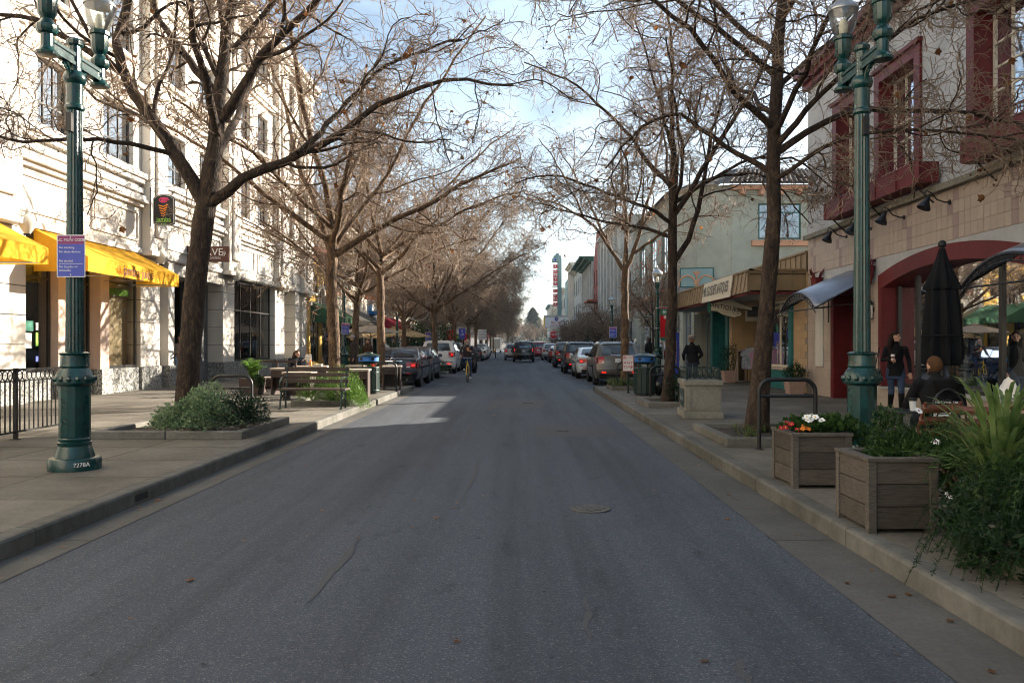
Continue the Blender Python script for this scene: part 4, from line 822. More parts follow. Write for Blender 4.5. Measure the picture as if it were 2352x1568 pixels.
# right second tree: forks at four and a half metres
T3 = tree_meshes(37, [(0,0,0),(.05,0,1.2),(.10,0,2.6),(.12,0,3.6),(.12,0,4.6),(.16,.05,5.8)], .135, .09, [
 ([(.12,0,3.3),(.5,.1,3.8),(.8,.1,4.6),(.9,.2,5.6),(1.3,.3,7.0),(1.8,.4,8.4)], .075, .02), ([(.15,0,5.4),(.1,.1,6.6),(.2,.2,8.0),(.1,.3,9.6)], .08, .022),
 ([(.12,0,4.4),(.7,-.2,5.2),(1.5,-.5,6.4),(2.3,-.7,7.8),(2.6,-.8,9.4)], .07, .02), ([(.12,0,4.2),(-.6,-.3,4.6),(-1.6,-.5,4.9),(-2.6,-.6,5.3),(-3.6,-.6,5.0)], .055, .014),
 ([(.12,0,3.9),(-.7,.4,4.2),(-1.8,.7,4.3),(-3.0,.9,4.7)], .05, .014), ([(.14,0,5.0),(-.6,.2,6.0),(-1.5,.4,7.1),(-2.6,.5,8.0),(-3.4,.5,8.3)], .065, .016),
 ([(.12,0,4.7),(1.1,.5,5.3),(2.2,.9,5.5),(3.2,1.2,5.0),(3.9,1.3,4.2)], .055, .014), ([(.9,.1,5.2),(1.8,-.5,5.6),(2.8,-.9,5.5),(3.6,-1.1,4.7)], .045, .013),
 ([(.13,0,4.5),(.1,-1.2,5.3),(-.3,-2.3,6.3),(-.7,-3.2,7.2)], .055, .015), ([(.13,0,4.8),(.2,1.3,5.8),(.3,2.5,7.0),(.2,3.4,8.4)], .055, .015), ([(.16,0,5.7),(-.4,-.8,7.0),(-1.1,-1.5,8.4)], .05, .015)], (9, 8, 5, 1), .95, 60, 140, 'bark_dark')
# right third tree: open crown forking low
T7 = tree_meshes(29, [(0,0,0),(.02,0,1.2),(.0,0,2.6),(.02,0,3.8)], .135, .115, [
 ([(.02,0,3.7),(-.66,-.1,4.6),(-1.35,-.2,5.4),(-2.2,-.3,5.8),(-3.3,-.4,6.2)], .07, .016), ([(.02,0,3.75),(.05,.1,4.8),(-.05,.2,6.2),(.1,.3,8.6)], .08, .02), ([(.02,0,3.75),(.45,.1,4.5),(.9,.2,5.8),(1.3,.3,7.2),(1.5,.4,8.8)], .08, .02),
 ([(.3,.05,4.3),(1.2,-.3,4.9),(2.2,-.5,5.4),(3.2,-.6,5.3)], .05, .014), ([(-.4,-.05,4.3),(-.8,.6,5.6),(-1.4,1.1,7.0),(-2.0,1.4,8.2)], .055, .015), ([(.05,.1,4.9),(.2,-1.0,5.8),(.2,-2.1,6.8),(-.2,-3.0,7.6)], .05, .014), ([(.05,.1,5.0),(.1,1.3,6.0),(.0,2.5,7.2)], .05, .014), ([(-1.3,-.2,5.35),(-1.9,-.8,6.6),(-2.7,-1.2,7.6)], .04, .013)], (8, 7, 4, 1), .95, 40, 120)
# generic spreading trees
T4 = tree_meshes(41, [(0,0,0),(.0,0,1.2),(.02,.02,2.5),(.05,0,3.8)], .14, .12, auto_limbs(4, 3.6, 9.6, 9, 4.3), (9, 8, 5, 1), .95, 50, 160)
T5 = tree_meshes(53, [(0,0,0),(.05,0,1.4),(-.02,.05,2.8),(.0,0,4.0)], .145, .12, auto_limbs(9, 3.6, 10.4, 9, 4.5), (9, 8, 5, 1), .95, 60, 200)
T6 = tree_meshes(67, [(0,0,0),(-.06,0,1.2),(-.03,.02,2.2),(.08,0,3.5)], .14, .12, auto_limbs(15, 3.0, 9.8, 10, 4.7), (9, 8, 6, 1), 1.0, 160, 900, tw=2.2)
T8 = tree_meshes(97, [(0,0,0),(.04,0,1.2),(.06,.02,2.3),(.0,0,3.6)], .14, .12, auto_limbs(21, 3.0, 10.2, 10, 4.8), (9, 8, 6, 1), 1.0, 160, 900, tw=2.2)
plant_tree(T1, (-5.45, 13.0, .14), 0, 'biggest dark trunked plane tree on the left behind the green lamp post')
plant_tree(T2, (3.62, 12.2, .14), 0, 'slim straight plane tree on the right just behind the black bike rack')
plant_tree(T3, (3.45, 18.6, .14), 0, 'plane tree on the right leaning behind the concrete pedestal')
plant_tree(T7, (3.30, 25.2, .14), 0, 'plane tree on the right beside the no parking sign')
plant_tree(T5, (-4.45, 18.9, .14), .5, 'plane tree on the left rising behind the park bench')
plant_tree(T4, (-4.65, 26.6, .14), 4.0, 'plane tree on the left behind the blue topped bin', 1.02)
plant_tree(T6, (-6.5, 31.6, .14), 1.0, 'leaning plane tree on the left beside the grey umbrella', 1.0)
plant_tree(T6, (-4.15, 38.4, .05), 2.7, 'plane tree standing behind the white car on the left', 1.0)
plant_tree(T8, (-6.9, 47, .14), 5.1, 'forked plane tree on the left near the tan umbrellas', 1.0)
for i, (x, y) in enumerate(((-4.4,53),(-4.3,66),(-4.4,79),(-4.5,92),(-4.5,105),(-5,118),(-5,132),(-5,148),(-5.2,165))):
    plant_tree((T8, T6)[i % 2], (x, y, .05), i*1.9+.3, ('%s plane tree counted past the blue parking sign on the left' % ('first', 'second', 'third', 'fourth', 'fifth', 'sixth', 'seventh', 'eighth', 'ninth')[i]), .98+.05*(i % 3))
for i, (x, y) in enumerate(((-8.2,58),(-8.0,72),(-8.2,86),(-8.2,100))):
    plant_tree((T6, T8, T6, T8)[i], (x, y, .14), i*2.3+1.1, '%s plane tree of the row hugging the left shopfronts' % ('first', 'second', 'third', 'fourth')[i], .92)
# small dark street trees on the right, farther on
def small_tree(seed): return tree_meshes(seed, [(0,0,0),(.03,0,.8),(.0,.03,1.6)], .06, .05, auto_limbs(seed, 1.5, 4.0, 7, 1.5, r=.035), (7, 6, 4, 1), .95, 0, 0, 'bark_dark', tw=2.0)
S1, S2_ = small_tree(71), small_tree(83)
leafy = MB(); g_ = random.Random(5)
def sprinkle(seed, n, z0, z1, rad, sz, mat, name):
    g = random.Random(seed); m = MB()
    for k in range(n):
        a = g.uniform(0, 6.28); h = g.uniform(z0, z1); r = rad*math.sqrt(g.random())*(.55+.45*sin(pi*(h-z0)/(z1-z0))); c = Vector((cos(a)*r, sin(a)*r, h)); s = sz*g.uniform(.6, 1.3)
        u = Vector((g.gauss(0,1), g.gauss(0,1), g.gauss(0,1))).normalized(); v = u.orthogonal().normalized()
        m.add([c-u*s, c-v*s*.5, c+u*s, c+v*s*.5], [(0,1,2,3)])
    return m.mesh(name, mat)
LV1, LV2 = sprinkle(1, 500, 1.6, 4.1, 1.7, .05, 'dgl', 'leaves'), sprinkle(2, 260, 2.2, 4.6, 1.5, .05, 'redleaf', 'leaves')
for i, (x, y, s_) in enumerate(((5.7,50,.95),(5.6,58,.95),(5.7,68,1.0),(5.7,77,.95),(5.7,87,1.0),(5.8,97,.95),(5.7,107,.9),(5.8,117,.9),(5.8,127,.85))):
    t = plant_tree(((S1, S2_)[i % 2]), (x, y, .14), i*1.3, '%s small dark bushy street tree along the right parked cars' % ('first', 'second', 'third', 'fourth', 'fifth', 'sixth', 'seventh', 'eighth', 'ninth')[i], s_, 'street_tree', 'small dark street trees on the right')
    stuff(link('leaves', LV1, t))
t = plant_tree(S1, (5.6, 33.5, .14), 2.0, 'slender young tree with sparse red leaves by the right lamp post', (.8, .8, 1.25), 'young_tree', 'young street tree'); stuff(link('leaves', LV2, t)); del t['group']
# distant conifers and bare wood at the end of the street
def conifer(seed, h, r):
    g = random.Random(seed); m = MB()
    for k in range(6000):
        z = h*(.12+.86*g.random()**.8); rr = r*(1-(z/h)**1.6)**.9*(.25+.75*g.random()**.6)*(1+.16*sin(z*2.1+k%3)); a = g.uniform(0, 6.28); c = Vector((cos(a)*rr, sin(a)*rr, z)); s = g.uniform(.5, 1.1)
        o = Vector((cos(a), sin(a), -.35)).normalized(); v = Vector((-sin(a), cos(a), g.uniform(-.4, .4))); m.add([c-o*s*.5, c-v*s*.3, c+o*s*.8, c+v*s*.3], [(0,1,2,3)])
    return m.mesh('crown', 'conifer'), MB().tube([(0,0,0),(0,0,h*.9)], [r*.1, .05], 8).mesh('trunk', 'bark_dark')
C1 = conifer(3, 17.5, 7.0)
for i, (x, y, s_, lb) in enumerate(((5.2, 330, 1.0, 'tall dark conifer standing above the end of the street'), (-3.5, 360, .85, 'shorter rounded conifer left of the tall one at the street end'), (16, 400, .8, 'conifer mostly hidden behind the theatre at the street end'))):
    t = thing('conifer_tree', lb, 'tree', (x, y, 0), i*1.0, 'conifers at the end of the street', s_); link('crown', C1[0], t); link('trunk', C1[1], t)
for i, (x, y) in enumerate(((-9,235),(8.5,240),(-2.5,262),(-14,250),(3.5,285),(12,270),(-8,300),(16,250))):
    plant_tree(S2_, (x, y, 0), i*1.7, '%s bare pinkish tree in the hazy clump closing the street' % ('first', 'second', 'third', 'fourth', 'fifth', 'sixth', 'seventh', 'eighth')[i], 2.0+.25*(i % 3), 'bare_tree', 'bare trees closing the end of the street')
# ---------------------------------------------------------------- green lamp posts
def acorn(parent, z, name='globe', k=1.0):
    """clear glass luminaire with metal cap and finial, base at height z"""
    g = MB().lathe([(.085*k,z),(.12*k,z+.06*k),(.150*k,z+.16*k),(.165*k,z+.27*k),(.163*k,z+.30*k)], n=20).build(name, 'lampglass', parent, 50)
    MB().lathe([(.175*k,z+.295*k),(.178*k,z+.32*k),(.15*k,z+.36*k),(.09*k,z+.42*k),(.045*k,z+.45*k),(.02*k,z+.47*k),(.03*k,z+.50*k),(.006*k,z+.56*k)], n=20).build('lamp_cap', 'steel', parent, 50)
    MB().lathe([(.045*k,z+.01),(.055*k,z+.12*k),(.03*k,z+.20*k)], n=10).build('bulb', 'frost', parent, 60)
def post_base(t, k=1.0):
    MB().lathe([(.27*k,0),(.27*k,.105),(.255*k,.13),(.24*k,.135)], n=28).build('foot', 'green', t, 40)
    MB().lathe([(.205*k,.13),(.19*k,.19),(.165*k,.26),(.17*k,.28),(.175*k,.30),(.158*k,.31),(.165*k,.34),(.148*k,.36)], n=28).build('base_moulding', 'green', t, 30)
    MB().lathe([(.158*k,.36),(.158*k,.93)], n=24, flute=.03).build('plinth_shaft', 'green', t, 20)
    m = MB().lathe([(.165*k,.92),(.20*k,.95),(.205*k,1.0),(.19*k,1.04),(.165*k,1.09),(.14*k,1.12),(.15*k,1.14),(.145*k,1.16),(.14*k,1.26),(.155*k,1.27),(.158*k,1.285),(.12*k,1.30)], n=28)
    for q in range(14): a = 2*pi*q/14; m.ball((.19*k*cos(a), .19*k*sin(a), 1.0), .035, n=6, k=4)
    m.build('acanthus_collar', 'green', t, 35)
def double_lamp(loc, label):
    t = thing('lamp_post', label, 'lamp post', loc, 0, 'green twin lamp posts'); post_base(t)
    MB().lathe([(.095,1.30),(.085,2.4),(.078,3.98)], n=32, flute=.09).build('shaft', 'green', t, 16)
    MB().lathe([(.08,3.97),(.10,3.99),(.10,4.02),(.085,4.04),(.085,4.26),(.105,4.28),(.12,4.33),(.105,4.38),(.09,4.40)], n=24).build('neck_ring', 'green', t, 35)
    MB().lathe([(.07,4.40),(.065,4.68),(.085,4.70),(.09,4.74),(.06,4.77)], n=20, flute=.08).build('finial', 'green', t, 20)
    MB().box(-.042, .042, -.52, .52, 4.46, 4.50).box(-.028, .028, -.52, .52, 4.50, 4.56).box(-.042, .042, -.52, .52, 4.56, 4.60).build('cross_arm', 'green', t)
    for s in (-1, 1):
        q = MB().tube([(0, s*(.10+.16*(1-cos(a))), 4.30+.17*sin(a)) for a in [pi/2*i/6 for i in range(7)]], .025, 6)
        q.tube([(0, s*(.17+.06*cos(a)*(1-a/9)), 4.42+.05*sin(a)*(1-a/9)) for a in [i*.7 for i in range(12)]], .014, 5); q.build('scroll_bracket', 'green', t, 50)
        h = MB().lathe([(.075,4.40),(.105,4.405),(.11,4.43),(.07,4.47),(.062,4.49),(.062,4.62),(.09,4.63),(.108,4.67),(.105,4.71),(.07,4.75),(.055,4.78),(.075,4.81),(.09,4.84),(.098,5.00),(.118,5.01),(.118,5.05),(.09,5.07)], (0, s*.52, 0), 24, flute=.05).build('lamp_holder', 'green', t, 30)
        g = link('lamp_head', None, t, (0, s*.52, 0)); acorn(g, 5.06)
    MB().box(-.03, .03, -.13, -.075, 3.72, 3.92).build('junction_box', 'blk', t)
    return t
def muni_sign(loc, label, s=1):
    t = thing('notice_sign', label, 'sign', loc, 0, 'blue municipal code signs')
    MB().box(-.156*s, .156*s, 0, .004, -.232*s, .232*s).build('backing', 'wht', t); MB().box(-.146*s, .146*s, -.003, -.0005, -.222*s, .13*s).build('blue_field', 'blue', t); MB().box(-.146*s, .146*s, -.003, -.0005, .131*s, .222*s).build('purple_field', 'purple', t)
    text('S.C. MUNI CODE', .042*s, 'wht', t, (0, -.004, .175*s), FACE_S, depth=.001)
    for q, z in (('No smoking', .092), ('No skate devices', .046), ('No alcohol', -.055), ('No bicycles on', -.118), ('sidewalks', -.158)): text(q, .034*s, 'wht', t, (-.13*s, -.004, z*s), FACE_S, depth=.001, align='LEFT')
    MB().box(-.13*s, .13*s, -.0045, -.003, -.087*s, -.083*s).build('rule', 'wht', t)
    for z in (-.205, .205): MB().lathe([(.008,0),(.008,.006)], n=8).build('bolt', 'steel', t, loc=(0, -.003, z*s), rot=(radians(90), 0, 0))
    return t
lp = double_lamp((-4.95, 8.85, .15), 'green fluted twin lamp post carrying the blue notice sign, at left')
text('7278A', .062, 'wht', lp, (.185, -.200, .072), (radians(90), 0, radians(43)), 'post_number')
muni_sign((-4.93, 8.74, 2.5), 'blue and purple municipal notice on the near green lamp post')
lp2 = double_lamp((3.86, 9.0, .15), 'green fluted twin lamp post behind the wooden planters, at right')
def single_lamp():
    t = thing('lamp_post', 'x', 'lamp post', (0,0,0), 0, 'single headed green lamp posts along the street'); post_base(t, .95)
    MB().lathe([(.085,1.30),(.065,3.3),(.09,3.32),(.09,3.38),(.06,3.42),(.055,3.5),(.08,3.56),(.095,3.68),(.10,3.74)], n=20, flute=.06).build('shaft', 'green', t, 25); acorn(t, 3.72, 'globe', 1.15)
    for z in (2.0, 2.75): MB().lathe([(.086,z),(.086,z+.03)], n=14).build('clamp', 'steel', t)
    return t
s0 = single_lamp(); s0.location = (5.16, 30, .15); s0['label'] = 'single headed green lamp post beside the dark clad man on the right'
for x, y, lb in ((5.4,47,'second single lamp post along the right parked cars'),(5.6,66,'third single lamp post along the right parked cars'),(5.6,83,'fourth single lamp post along the right parked cars'),(5.6,99,'fifth single lamp post along the right parked cars'),(-7.2,32.5,'single lamp post behind the bench side tree on the left'),(-7.5,48.5,'green lamp post between grey and tan umbrellas'),(-7.7,66,'lamp post carrying a blue notice among left trees'),(-7.6,81,'lamp post with red banners far left'),(-6.2,122,'farthest white topped lamp post on the left')):
    copy_tree(s0, (x, y, .15), 0, lb)
muni_sign((-7.1, 32.35, 2.2), 'blue notice on the lamp post behind the left bench tree'); muni_sign((-7.6, 65.8, 2.3), 'blue notice on the lamp post past the tan umbrellas', 1.5); muni_sign((5.45, 46.8, 2.3), 'blue notice on the second right lamp post above the beige car', 1.4)
def banner(loc, label, w_=.55, h=1.25):
    t = thing('banner', label, 'banner', loc, 0, 'red snowflake street banners')
    MB().grid(lambda u, v: (w_*u, .02*sin(6*v+3*u), -h*v), 4, 10).build('cloth', 'bannerred', t, 60)
    MB().box(0, w_, -.015, -.008, -.30, -.05).build('green_top', 'sgreen', t); MB().box(0, w_, -.013, -.006, -h, -h+.13).build('green_hem', 'sgreen', t)
    for q, (x, z, r) in enumerate(((.14,-.18,.09),(.33,-.26,.10),(.17,-.37,.07),(.28,-.85,.09))):
        m = MB()
        for k in range(3): a = pi*k/3; m.tube([(w_*x/.55-r*cos(a), -.03, z-r*sin(a)), (w_*x/.55+r*cos(a), -.03, z+r*sin(a))], .010, 4)
        m.build('snowflake', 'wht', t)
    MB().tube([(-.08,0,0),(w_,0,0)], .012, 5).tube([(-.08,0,-h),(w_,0,-h)], .012, 5).build('banner_arm', 'steel', t)
banner((5.27, 29.95, 2.95), 'red banner with white snowflakes on the right lamp post'); banner((-7.5, 80.9, 3.4), 'red banner right of the far left lamp post', .7, 1.6); banner((-6.2, 88, 3.2), 'smaller red banner by the kiosk on the left', .7, 1.6)

# ---------------------------------------------------------------- iron fence, bike racks, benches, bins
ff = thing('iron_fence', 'low black iron fence with ring frieze at the left edge', 'fence', (-7.35, 8.6, .15))
for y in (0, 1.5, 3.0, 4.5): MB().box(-.025, .025, y-.025, y+.025, 0, 1.04).box(-.05, .05, y-.05, y+.05, 0, .012).build('post', 'black', ff)
for z, h in ((1.0,.03),(.84,.02),(.10,.025)): MB().box(-.016, .016, 0, 4.5, z, z+h).build('rail', 'black', ff)
bal = MB().box(-.008, .008, -.008, .008, .125, .84).mesh('baluster', 'black'); ring = MB().tube([(0, .058*cos(a), .93+.066*sin(a)) for a in [2*pi*i/16 for i in range(17)]], .009, 5, cap=False).mesh('ring', 'black')
for k in range(40):
    y = .06+k*.1125
    if abs(y % 1.5) > .03: link('baluster', bal, ff, (0, y, 0))
    link('ring', ring, ff, (0, y, 0))
def rack(loc, rz, label, w_=.72, h=.82):
    t = thing('bike_rack', label, 'bike rack', loc, rz, 'black hoop bike racks'); r = .16
    p = [(-w_/2,0,0),(-w_/2,0,h-r)]+[(-w_/2+r*(1-cos(a)),0,h-r+r*sin(a)) for a in [pi/2*i/6 for i in range(1, 7)]]+[(w_/2-r*(1-sin(a)),0,h-r+r*cos(a)) for a in [pi/2*i/6 for i in range(7)]]+[(w_/2,0,0)]
    MB().tube(p, .028, 10).build('hoop', 'black', t, 60); MB().tube([(-w_/2,0,h-.22),(w_/2,0,h-.22)], .022, 8).build('crossbar', 'black', t, 60)
    for s in (-1, 1): MB().lathe([(.06,0),(.06,.01)], n=12).build('foot_plate', 'black', t, loc=(s*w_/2, 0, 0))
    return t
rack((-5.2, 14.35, .15), 0, 'black hoop bike rack behind the left leafy planter'); rack((3.52, 10.5, .15), .0, 'large black hoop bike rack in front of the right foreground tree', .74, .92)
rack((3.62, 19.9, .15), 0, 'black hoop bike rack between the right bin and leaning tree', .74, .85); rack((3.3, 24.6, .15), 0, 'black hoop bike rack behind the no parking sign', .6, .85); rack((-4.0, 23.8, .15), 0, 'black hoop bike rack beside the blue topped left bin', .6, .85)
bn = thing('park_bench', 'slatted wooden bench with curled iron ends facing the camera at left', 'bench', (-4.5, 17.4, .15), radians(-1.5))
for z, y in ((.80,.20),(.68,.175),(.54,.15)): MB().box(-.72, .72, y, y+.03, z, z+.085).build('back_slat', 'slat', bn, bevel=.006)
for k in range(5): MB().box(-.75, .75, -.30+k*.09, -.30+k*.09+.075, .405, .44).build('seat_slat', 'slat', bn, bevel=.006)
for s in (-1, 1):
    x = s*.66; m = MB()
    m.tube([(x,-.30,0),(x,-.27,.18),(x,-.20,.36),(x,-.28,.41)], .022, 6).tube([(x,.10,0),(x,.08,.2),(x,.12,.40),(x,.17,.62),(x,.215,.90)], .022, 6)
    m.tube([(x,-.20,.36),(x,.12,.38)], .02, 6).tube([(x,-.27,.18),(x,-.09,.30),(x,.08,.20)], .014, 5)
    m.tube([(x,-.24+.0*i,.41) for i in range(2)], .01, 4); m.tube([(x,.17,.66),(x,.0,.68),(x,-.18,.67),(x,-.29,.60),(x,-.30,.48),(x,-.24,.43)], .017, 6)
    for y in (-.30, .10): m.box(x-.03, x+.03, y-.04, y+.04, 0, .012)
    m.build('iron_end', 'dgreen', bn, 60)
def bin_(loc, label):
    t = thing('litter_bin', label, 'litter bin', loc, 0, 'green slatted bins with blue recycling tops')
    for k in range(14): a = 2*pi*k/14; MB().box(-.062, .062, -.012, .012, .05, .74).build('slat', 'dgreen', t, loc=(.285*cos(a), .285*sin(a), 0), rot=(0, 0, a+pi/2))
    MB().lathe([(.27,.02),(.27,.70)], n=24).build('liner', 'blk', t, 40)
    for z in (.08, .58, .72): MB().lathe([(.298,z),(.306,z+.01),(.306,z+.03),(.298,z+.04)], n=28).build('hoop', 'dgreen', t, 40)
    for a in (.7, 2.3, 3.9, 5.5): MB().tube([(.2*cos(a), .2*sin(a), .7), (.2*cos(a), .2*sin(a), .90)], .015, 6).build('strut', 'dgreen', t)
    MB().lathe([(.18,.86),(.27,.90),(.29,.92)], n=24).build('top_funnel', 'dgreen', t, 50); MB().lathe([(.285,.92),(.285,1.06)], n=24).build('blue_band', 'bluep', t, 40)
    for a in (-2.2, -1.0): MB().lathe([(.045,-.004),(.045,.004)], n=14).build('slot', 'blk', t, loc=(.287*cos(a), .287*sin(a), .99), rot=(radians(90), 0, a+pi/2))
    MB().lathe([(.33,1.06),(.335,1.075),(.30,1.10),(.2,1.13),(.12,1.15),(.11,1.17),(.03,1.18)], n=28).build('lid', 'dgreen', t, 40)
    return t
bin_((-4.30, 22.6, .15), 'green bin with blue recycling top beside the left outdoor tables'); bin_((3.42, 21.9, .15), 'green bin with blue recycling top next to the no parking sign')
bb = thing('rubbish_bag', 'black plastic rubbish bag slumped behind the right bin', 'bag', (3.85, 22.0, .15))
MB().grid(lambda u, v: ((.26+.05*sin(5*u*6.28))*sin(pi*min(.97, v+.03))**.5*cos(2*pi*u), .24*sin(pi*min(.97, v+.03))**.5*sin(2*pi*u), .62*v+.02*sin(17*u)), 24, 10).build('sack', 'bagk', bb, 60); MB().lathe([(.05,.60),(.03,.66),(.07,.72)], n=8).build('knot', 'bagk', bb)
# concrete pedestal with little iron crown
pd = thing('concrete_pedestal', 'pale concrete pedestal with dark plaque and small iron railing crown', 'pedestal', (3.47, 15.4, .15), radians(-5))
MB().box(-.37, .37, -.55, .55, 0, .14).build('plinth', 'conc', pd, bevel=.012); MB().box(-.33, .33, -.50, .50, .141, .62).build('shaft', 'conc', pd, bevel=.01); MB().box(-.365, .365, -.54, .54, .622, .72).build('cap', 'conc', pd, bevel=.012)
m = MB()
for s0_, s1_, z0, z1 in ((-.26,.26,.55,.58),(-.26,.26,.18,.21),(-.26,-.23,.21,.55),(.23,.26,.21,.55)): m.box(s0_, s1_, -.512, -.501, z0, z1)
m.build('panel_frame', 'conc', pd)
MB().box(-.342, -.331, -.32, .32, .2, .54).build('plaque', 'dgreen', pd); m = MB()
for k in range(7): m.box(-.346, -.343, -.25+k*.08, -.25+k*.08+.03+.02*(k % 3), .3+.02*(k % 2), .36+.03*(k % 3))
m.build('plaque_relief', 'steel', pd)
cr = link('iron_crown', None, pd, (0, 0, .72)); m = MB(); m2 = MB()
for s in (-1, 1):
    m.box(-.30, .30, s*.47-.008, s*.47+.008, .02, .035).box(-.30, .30, s*.47-.008, s*.47+.008, .21, .225).box(s*.30-.008, s*.30+.008, -.47, .47, .0205, .0355).box(s*.30-.008, s*.30+.008, -.47, .47, .2105, .2255)
    for k in range(6): m2.tube([(-.25+k*.1+.04*cos(a), s*.47, .122+.085*sin(a)) for a in [2*pi*i/10 for i in range(11)]], .008, 4, cap=False)
    for k in range(9): m2.tube([(s*.30, -.42+k*.105+.04*cos(a), .122+.085*sin(a)) for a in [2*pi*i/10 for i in range(11)]], .008, 4, cap=False)
    for q in (-1, 1): m.box(s*.30-.014, s*.30+.014, q*.47-.014, q*.47+.014, 0, .24)
m.build('rails', 'dgreen', cr); m2.build('rings', 'dgreen', cr)
# outdoor tables and benches: pale board tops on brown board legs
def table(loc, rz, label, w_=.85, d=.7, h=.74, name='outdoor_table'):
    t = thing(name, label, 'table' if h > .6 else 'bench', loc, rz, 'brown board outdoor tables' if h > .6 else 'brown board benches'); n = max(2, int(d/.16))
    for k in range(n): MB().box(-w_/2, w_/2, -d/2+k*d/n+.003, -d/2+(k+1)*d/n-.003, h-.05, h).build('top_board', 'tabletop', t, bevel=.004)
    for s in (-1, 1): MB().box(s*(w_/2-.05)-.02, s*(w_/2-.05)+.02, -d/2+.03, d/2-.03, 0, h-.051).build('leg_board', 'tableleg', t)
    MB().box(-w_/2+.071, w_/2-.071, -d/2+.03, -d/2+.06, h-.26, h-.052).build('apron', 'tableleg', t)
    MB().box(-w_/2+.071, w_/2-.071, -.02, .02, .1, h-.27).build('stretcher', 'tableleg', t)
    return t
table((-6.52, 22.4, .15), .0, 'brown board table left of the bench, nearest the fern pot'); table((-6.45, 24.7, .15), .1, 'brown board table where the woman and child sit', 1.0, .8); table((-5.2, 25.2, .15), 0, 'small brown board table behind the bench tree', .6, .5)
table((-4.35, 21.3, .15), .1, 'brown board table at the kerb in front of the left bin', .66, .8); table((-4.0, 24.9, .15), .12, 'brown board table right of the left bin', .6, .9); table((-5.6, 20.2, .15), 0, 'brown board table seen through the bench back', .75, .6, .70)
table((-7.25, 23.2, .15), .05, 'low brown bench left of the nearest outdoor table', .5, .4, .45, 'outdoor_bench'); table((-6.3, 25.9, .15), 0, 'low brown bench under the seated woman', 1.6, .4, .45, 'outdoor_bench')
sl = thing('slatted_screen', 'wooden rail screen between fern pot and dark window', 'screen', (-7.3, 23.9, .15)); MB().box(-.6, .6, -.02, .02, .86, .92).build('top_rail', 'tableleg', sl)
for x in (-.58, .0, .56): MB().box(x-.03, x+.03, -.02, .02, 0, .859).build('upright', 'tableleg', sl)
bo = thing('drink_bottle', 'orange drink bottle on the table by the child', 'bottle', (-6.45, 24.5, .89)); MB().lathe([(.035,0),(.035,.12),(.015,.16),(.015,.2)], n=10).build('bottle', 'orangei', bo, 50); MB().lathe([(.017,.2),(.017,.22)], n=10).build('cap', 'wht', bo)
fdt = thing('paper_tray', 'small paper food tray on the table by the child', 'tray', (-6.2, 24.45, .89)); MB().prism([(-.1,0),(.1,0),(.13,.06),(-.13,.06)], lambda a, b: (a, -.08, b), lambda a, b: (a, .08, b)).build('tray', 'beige', fdt)
# planter kerbs round the trees
def tree_bed(x0, x1, y0, y1, label, h=.12, w_=.15):
    t = thing('tree_bed', label, 'planter', ((x0+x1)/2, (y0+y1)/2, .15)); a, b = (x1-x0)/2, (y1-y0)/2
    def kerb(nm, X0, X1, Y0, Y1): MB().box(X0, X1, Y0, Y1, -.01, h).build(nm, 'pconc', t, bevel=.02)
    for s in (0, 1): kerb('edging', -a+s*a+.003, s*a-.003, -b, -b+w_); kerb('edging', -a+s*a+.003, s*a-.003, b-w_, b)
    kerb('edging', -a+.001, -a+w_, -b+w_+.004, b-w_-.004); kerb('edging', a-w_, a-.001, -b+w_+.004, b-w_-.004)
    MB().grid(lambda u, v: (-a+w_*.8+(2*a-1.6*w_)*u, -b+w_*.8+(2*b-1.6*w_)*v, .05+.015*sin(17*u)*cos(13*v)), 8, 8).build('soil', 'soil', t); return t
tree_bed(-6.3, -4.05, 11.6, 14.0, 'low concrete tree bed full of grey green herbs at left'); tree_bed(-5.2, -3.85, 18.0, 19.7, 'low concrete tree bed full of fern behind the bench')
tree_bed(2.78, 4.5, 10.75, 12.9, 'low concrete tree bed with grassy tufts at right'); tree_bed(2.8, 4.2, 17.5, 19.3, 'low concrete tree bed behind the pedestal on the right'); tree_bed(2.8, 4.1, 24.4, 25.9, 'low concrete tree bed with grass by the no parking sign'); tree_bed(-5.3, -4.0, 25.9, 27.1, 'low concrete tree bed behind the dark sedan')
tree_bed(-5.0, -3.5, 37.4, 39.2, 'raised planter between parked cars on the left')
# wooden planter boxes at the right kerb
def planter_box(loc, w_, d, h, label):
    t = thing('wooden_planter', label, 'planter', loc, 0, 'weathered wooden planter boxes'); n = 3; q = (h-.06)/n
    for k in range(n):
        z0, z1 = .03+k*q+.003, .03+(k+1)*q-.003
        for s in (-1, 1):
            MB().box(-w_/2+.05, w_/2-.05, s*(d/2-.02)-.012, s*(d/2-.02)+.012, z0, z1).build('plank', 'woodh', t, bevel=.004); MB().box(s*(w_/2-.02)-.012, s*(w_/2-.02)+.012, -d/2+.05, d/2-.05, z0, z1).build('plank', 'woodh', t, bevel=.004)
    for a in (-1, 1):
        for b in (-1, 1): MB().box(a*(w_/2-.025)-.03, a*(w_/2-.025)+.03, b*(d/2-.025)-.03, b*(d/2-.025)+.03, 0, h-.03).build('corner_post', 'wood', t, bevel=.004)
    for s in (-1, 1):
        MB().box(-w_/2-.015, w_/2+.015, s*(d/2-.03)-.045, s*(d/2-.03)+.045, h-.029, h).build('rim_board', 'wood', t, bevel=.004); MB().box(s*(w_/2-.03)-.044, s*(w_/2-.03)+.044, -d/2+.077, d/2-.077, h-.0285, h-.0005).build('rim_board', 'wood', t, bevel=.004)
    MB().box(-w_/2+.04, w_/2-.04, -d/2+.04, d/2-.04, .05, h-.07).build('soil', 'soil', t); return t
planter_box((2.89, 7.93, .15), .56, .62, .53, 'weathered wooden planter of bright primroses at the right kerb'); planter_box((2.79, 6.10, .15), .50, .60, .55, 'weathered wooden planter of white daisies nearest the camera')
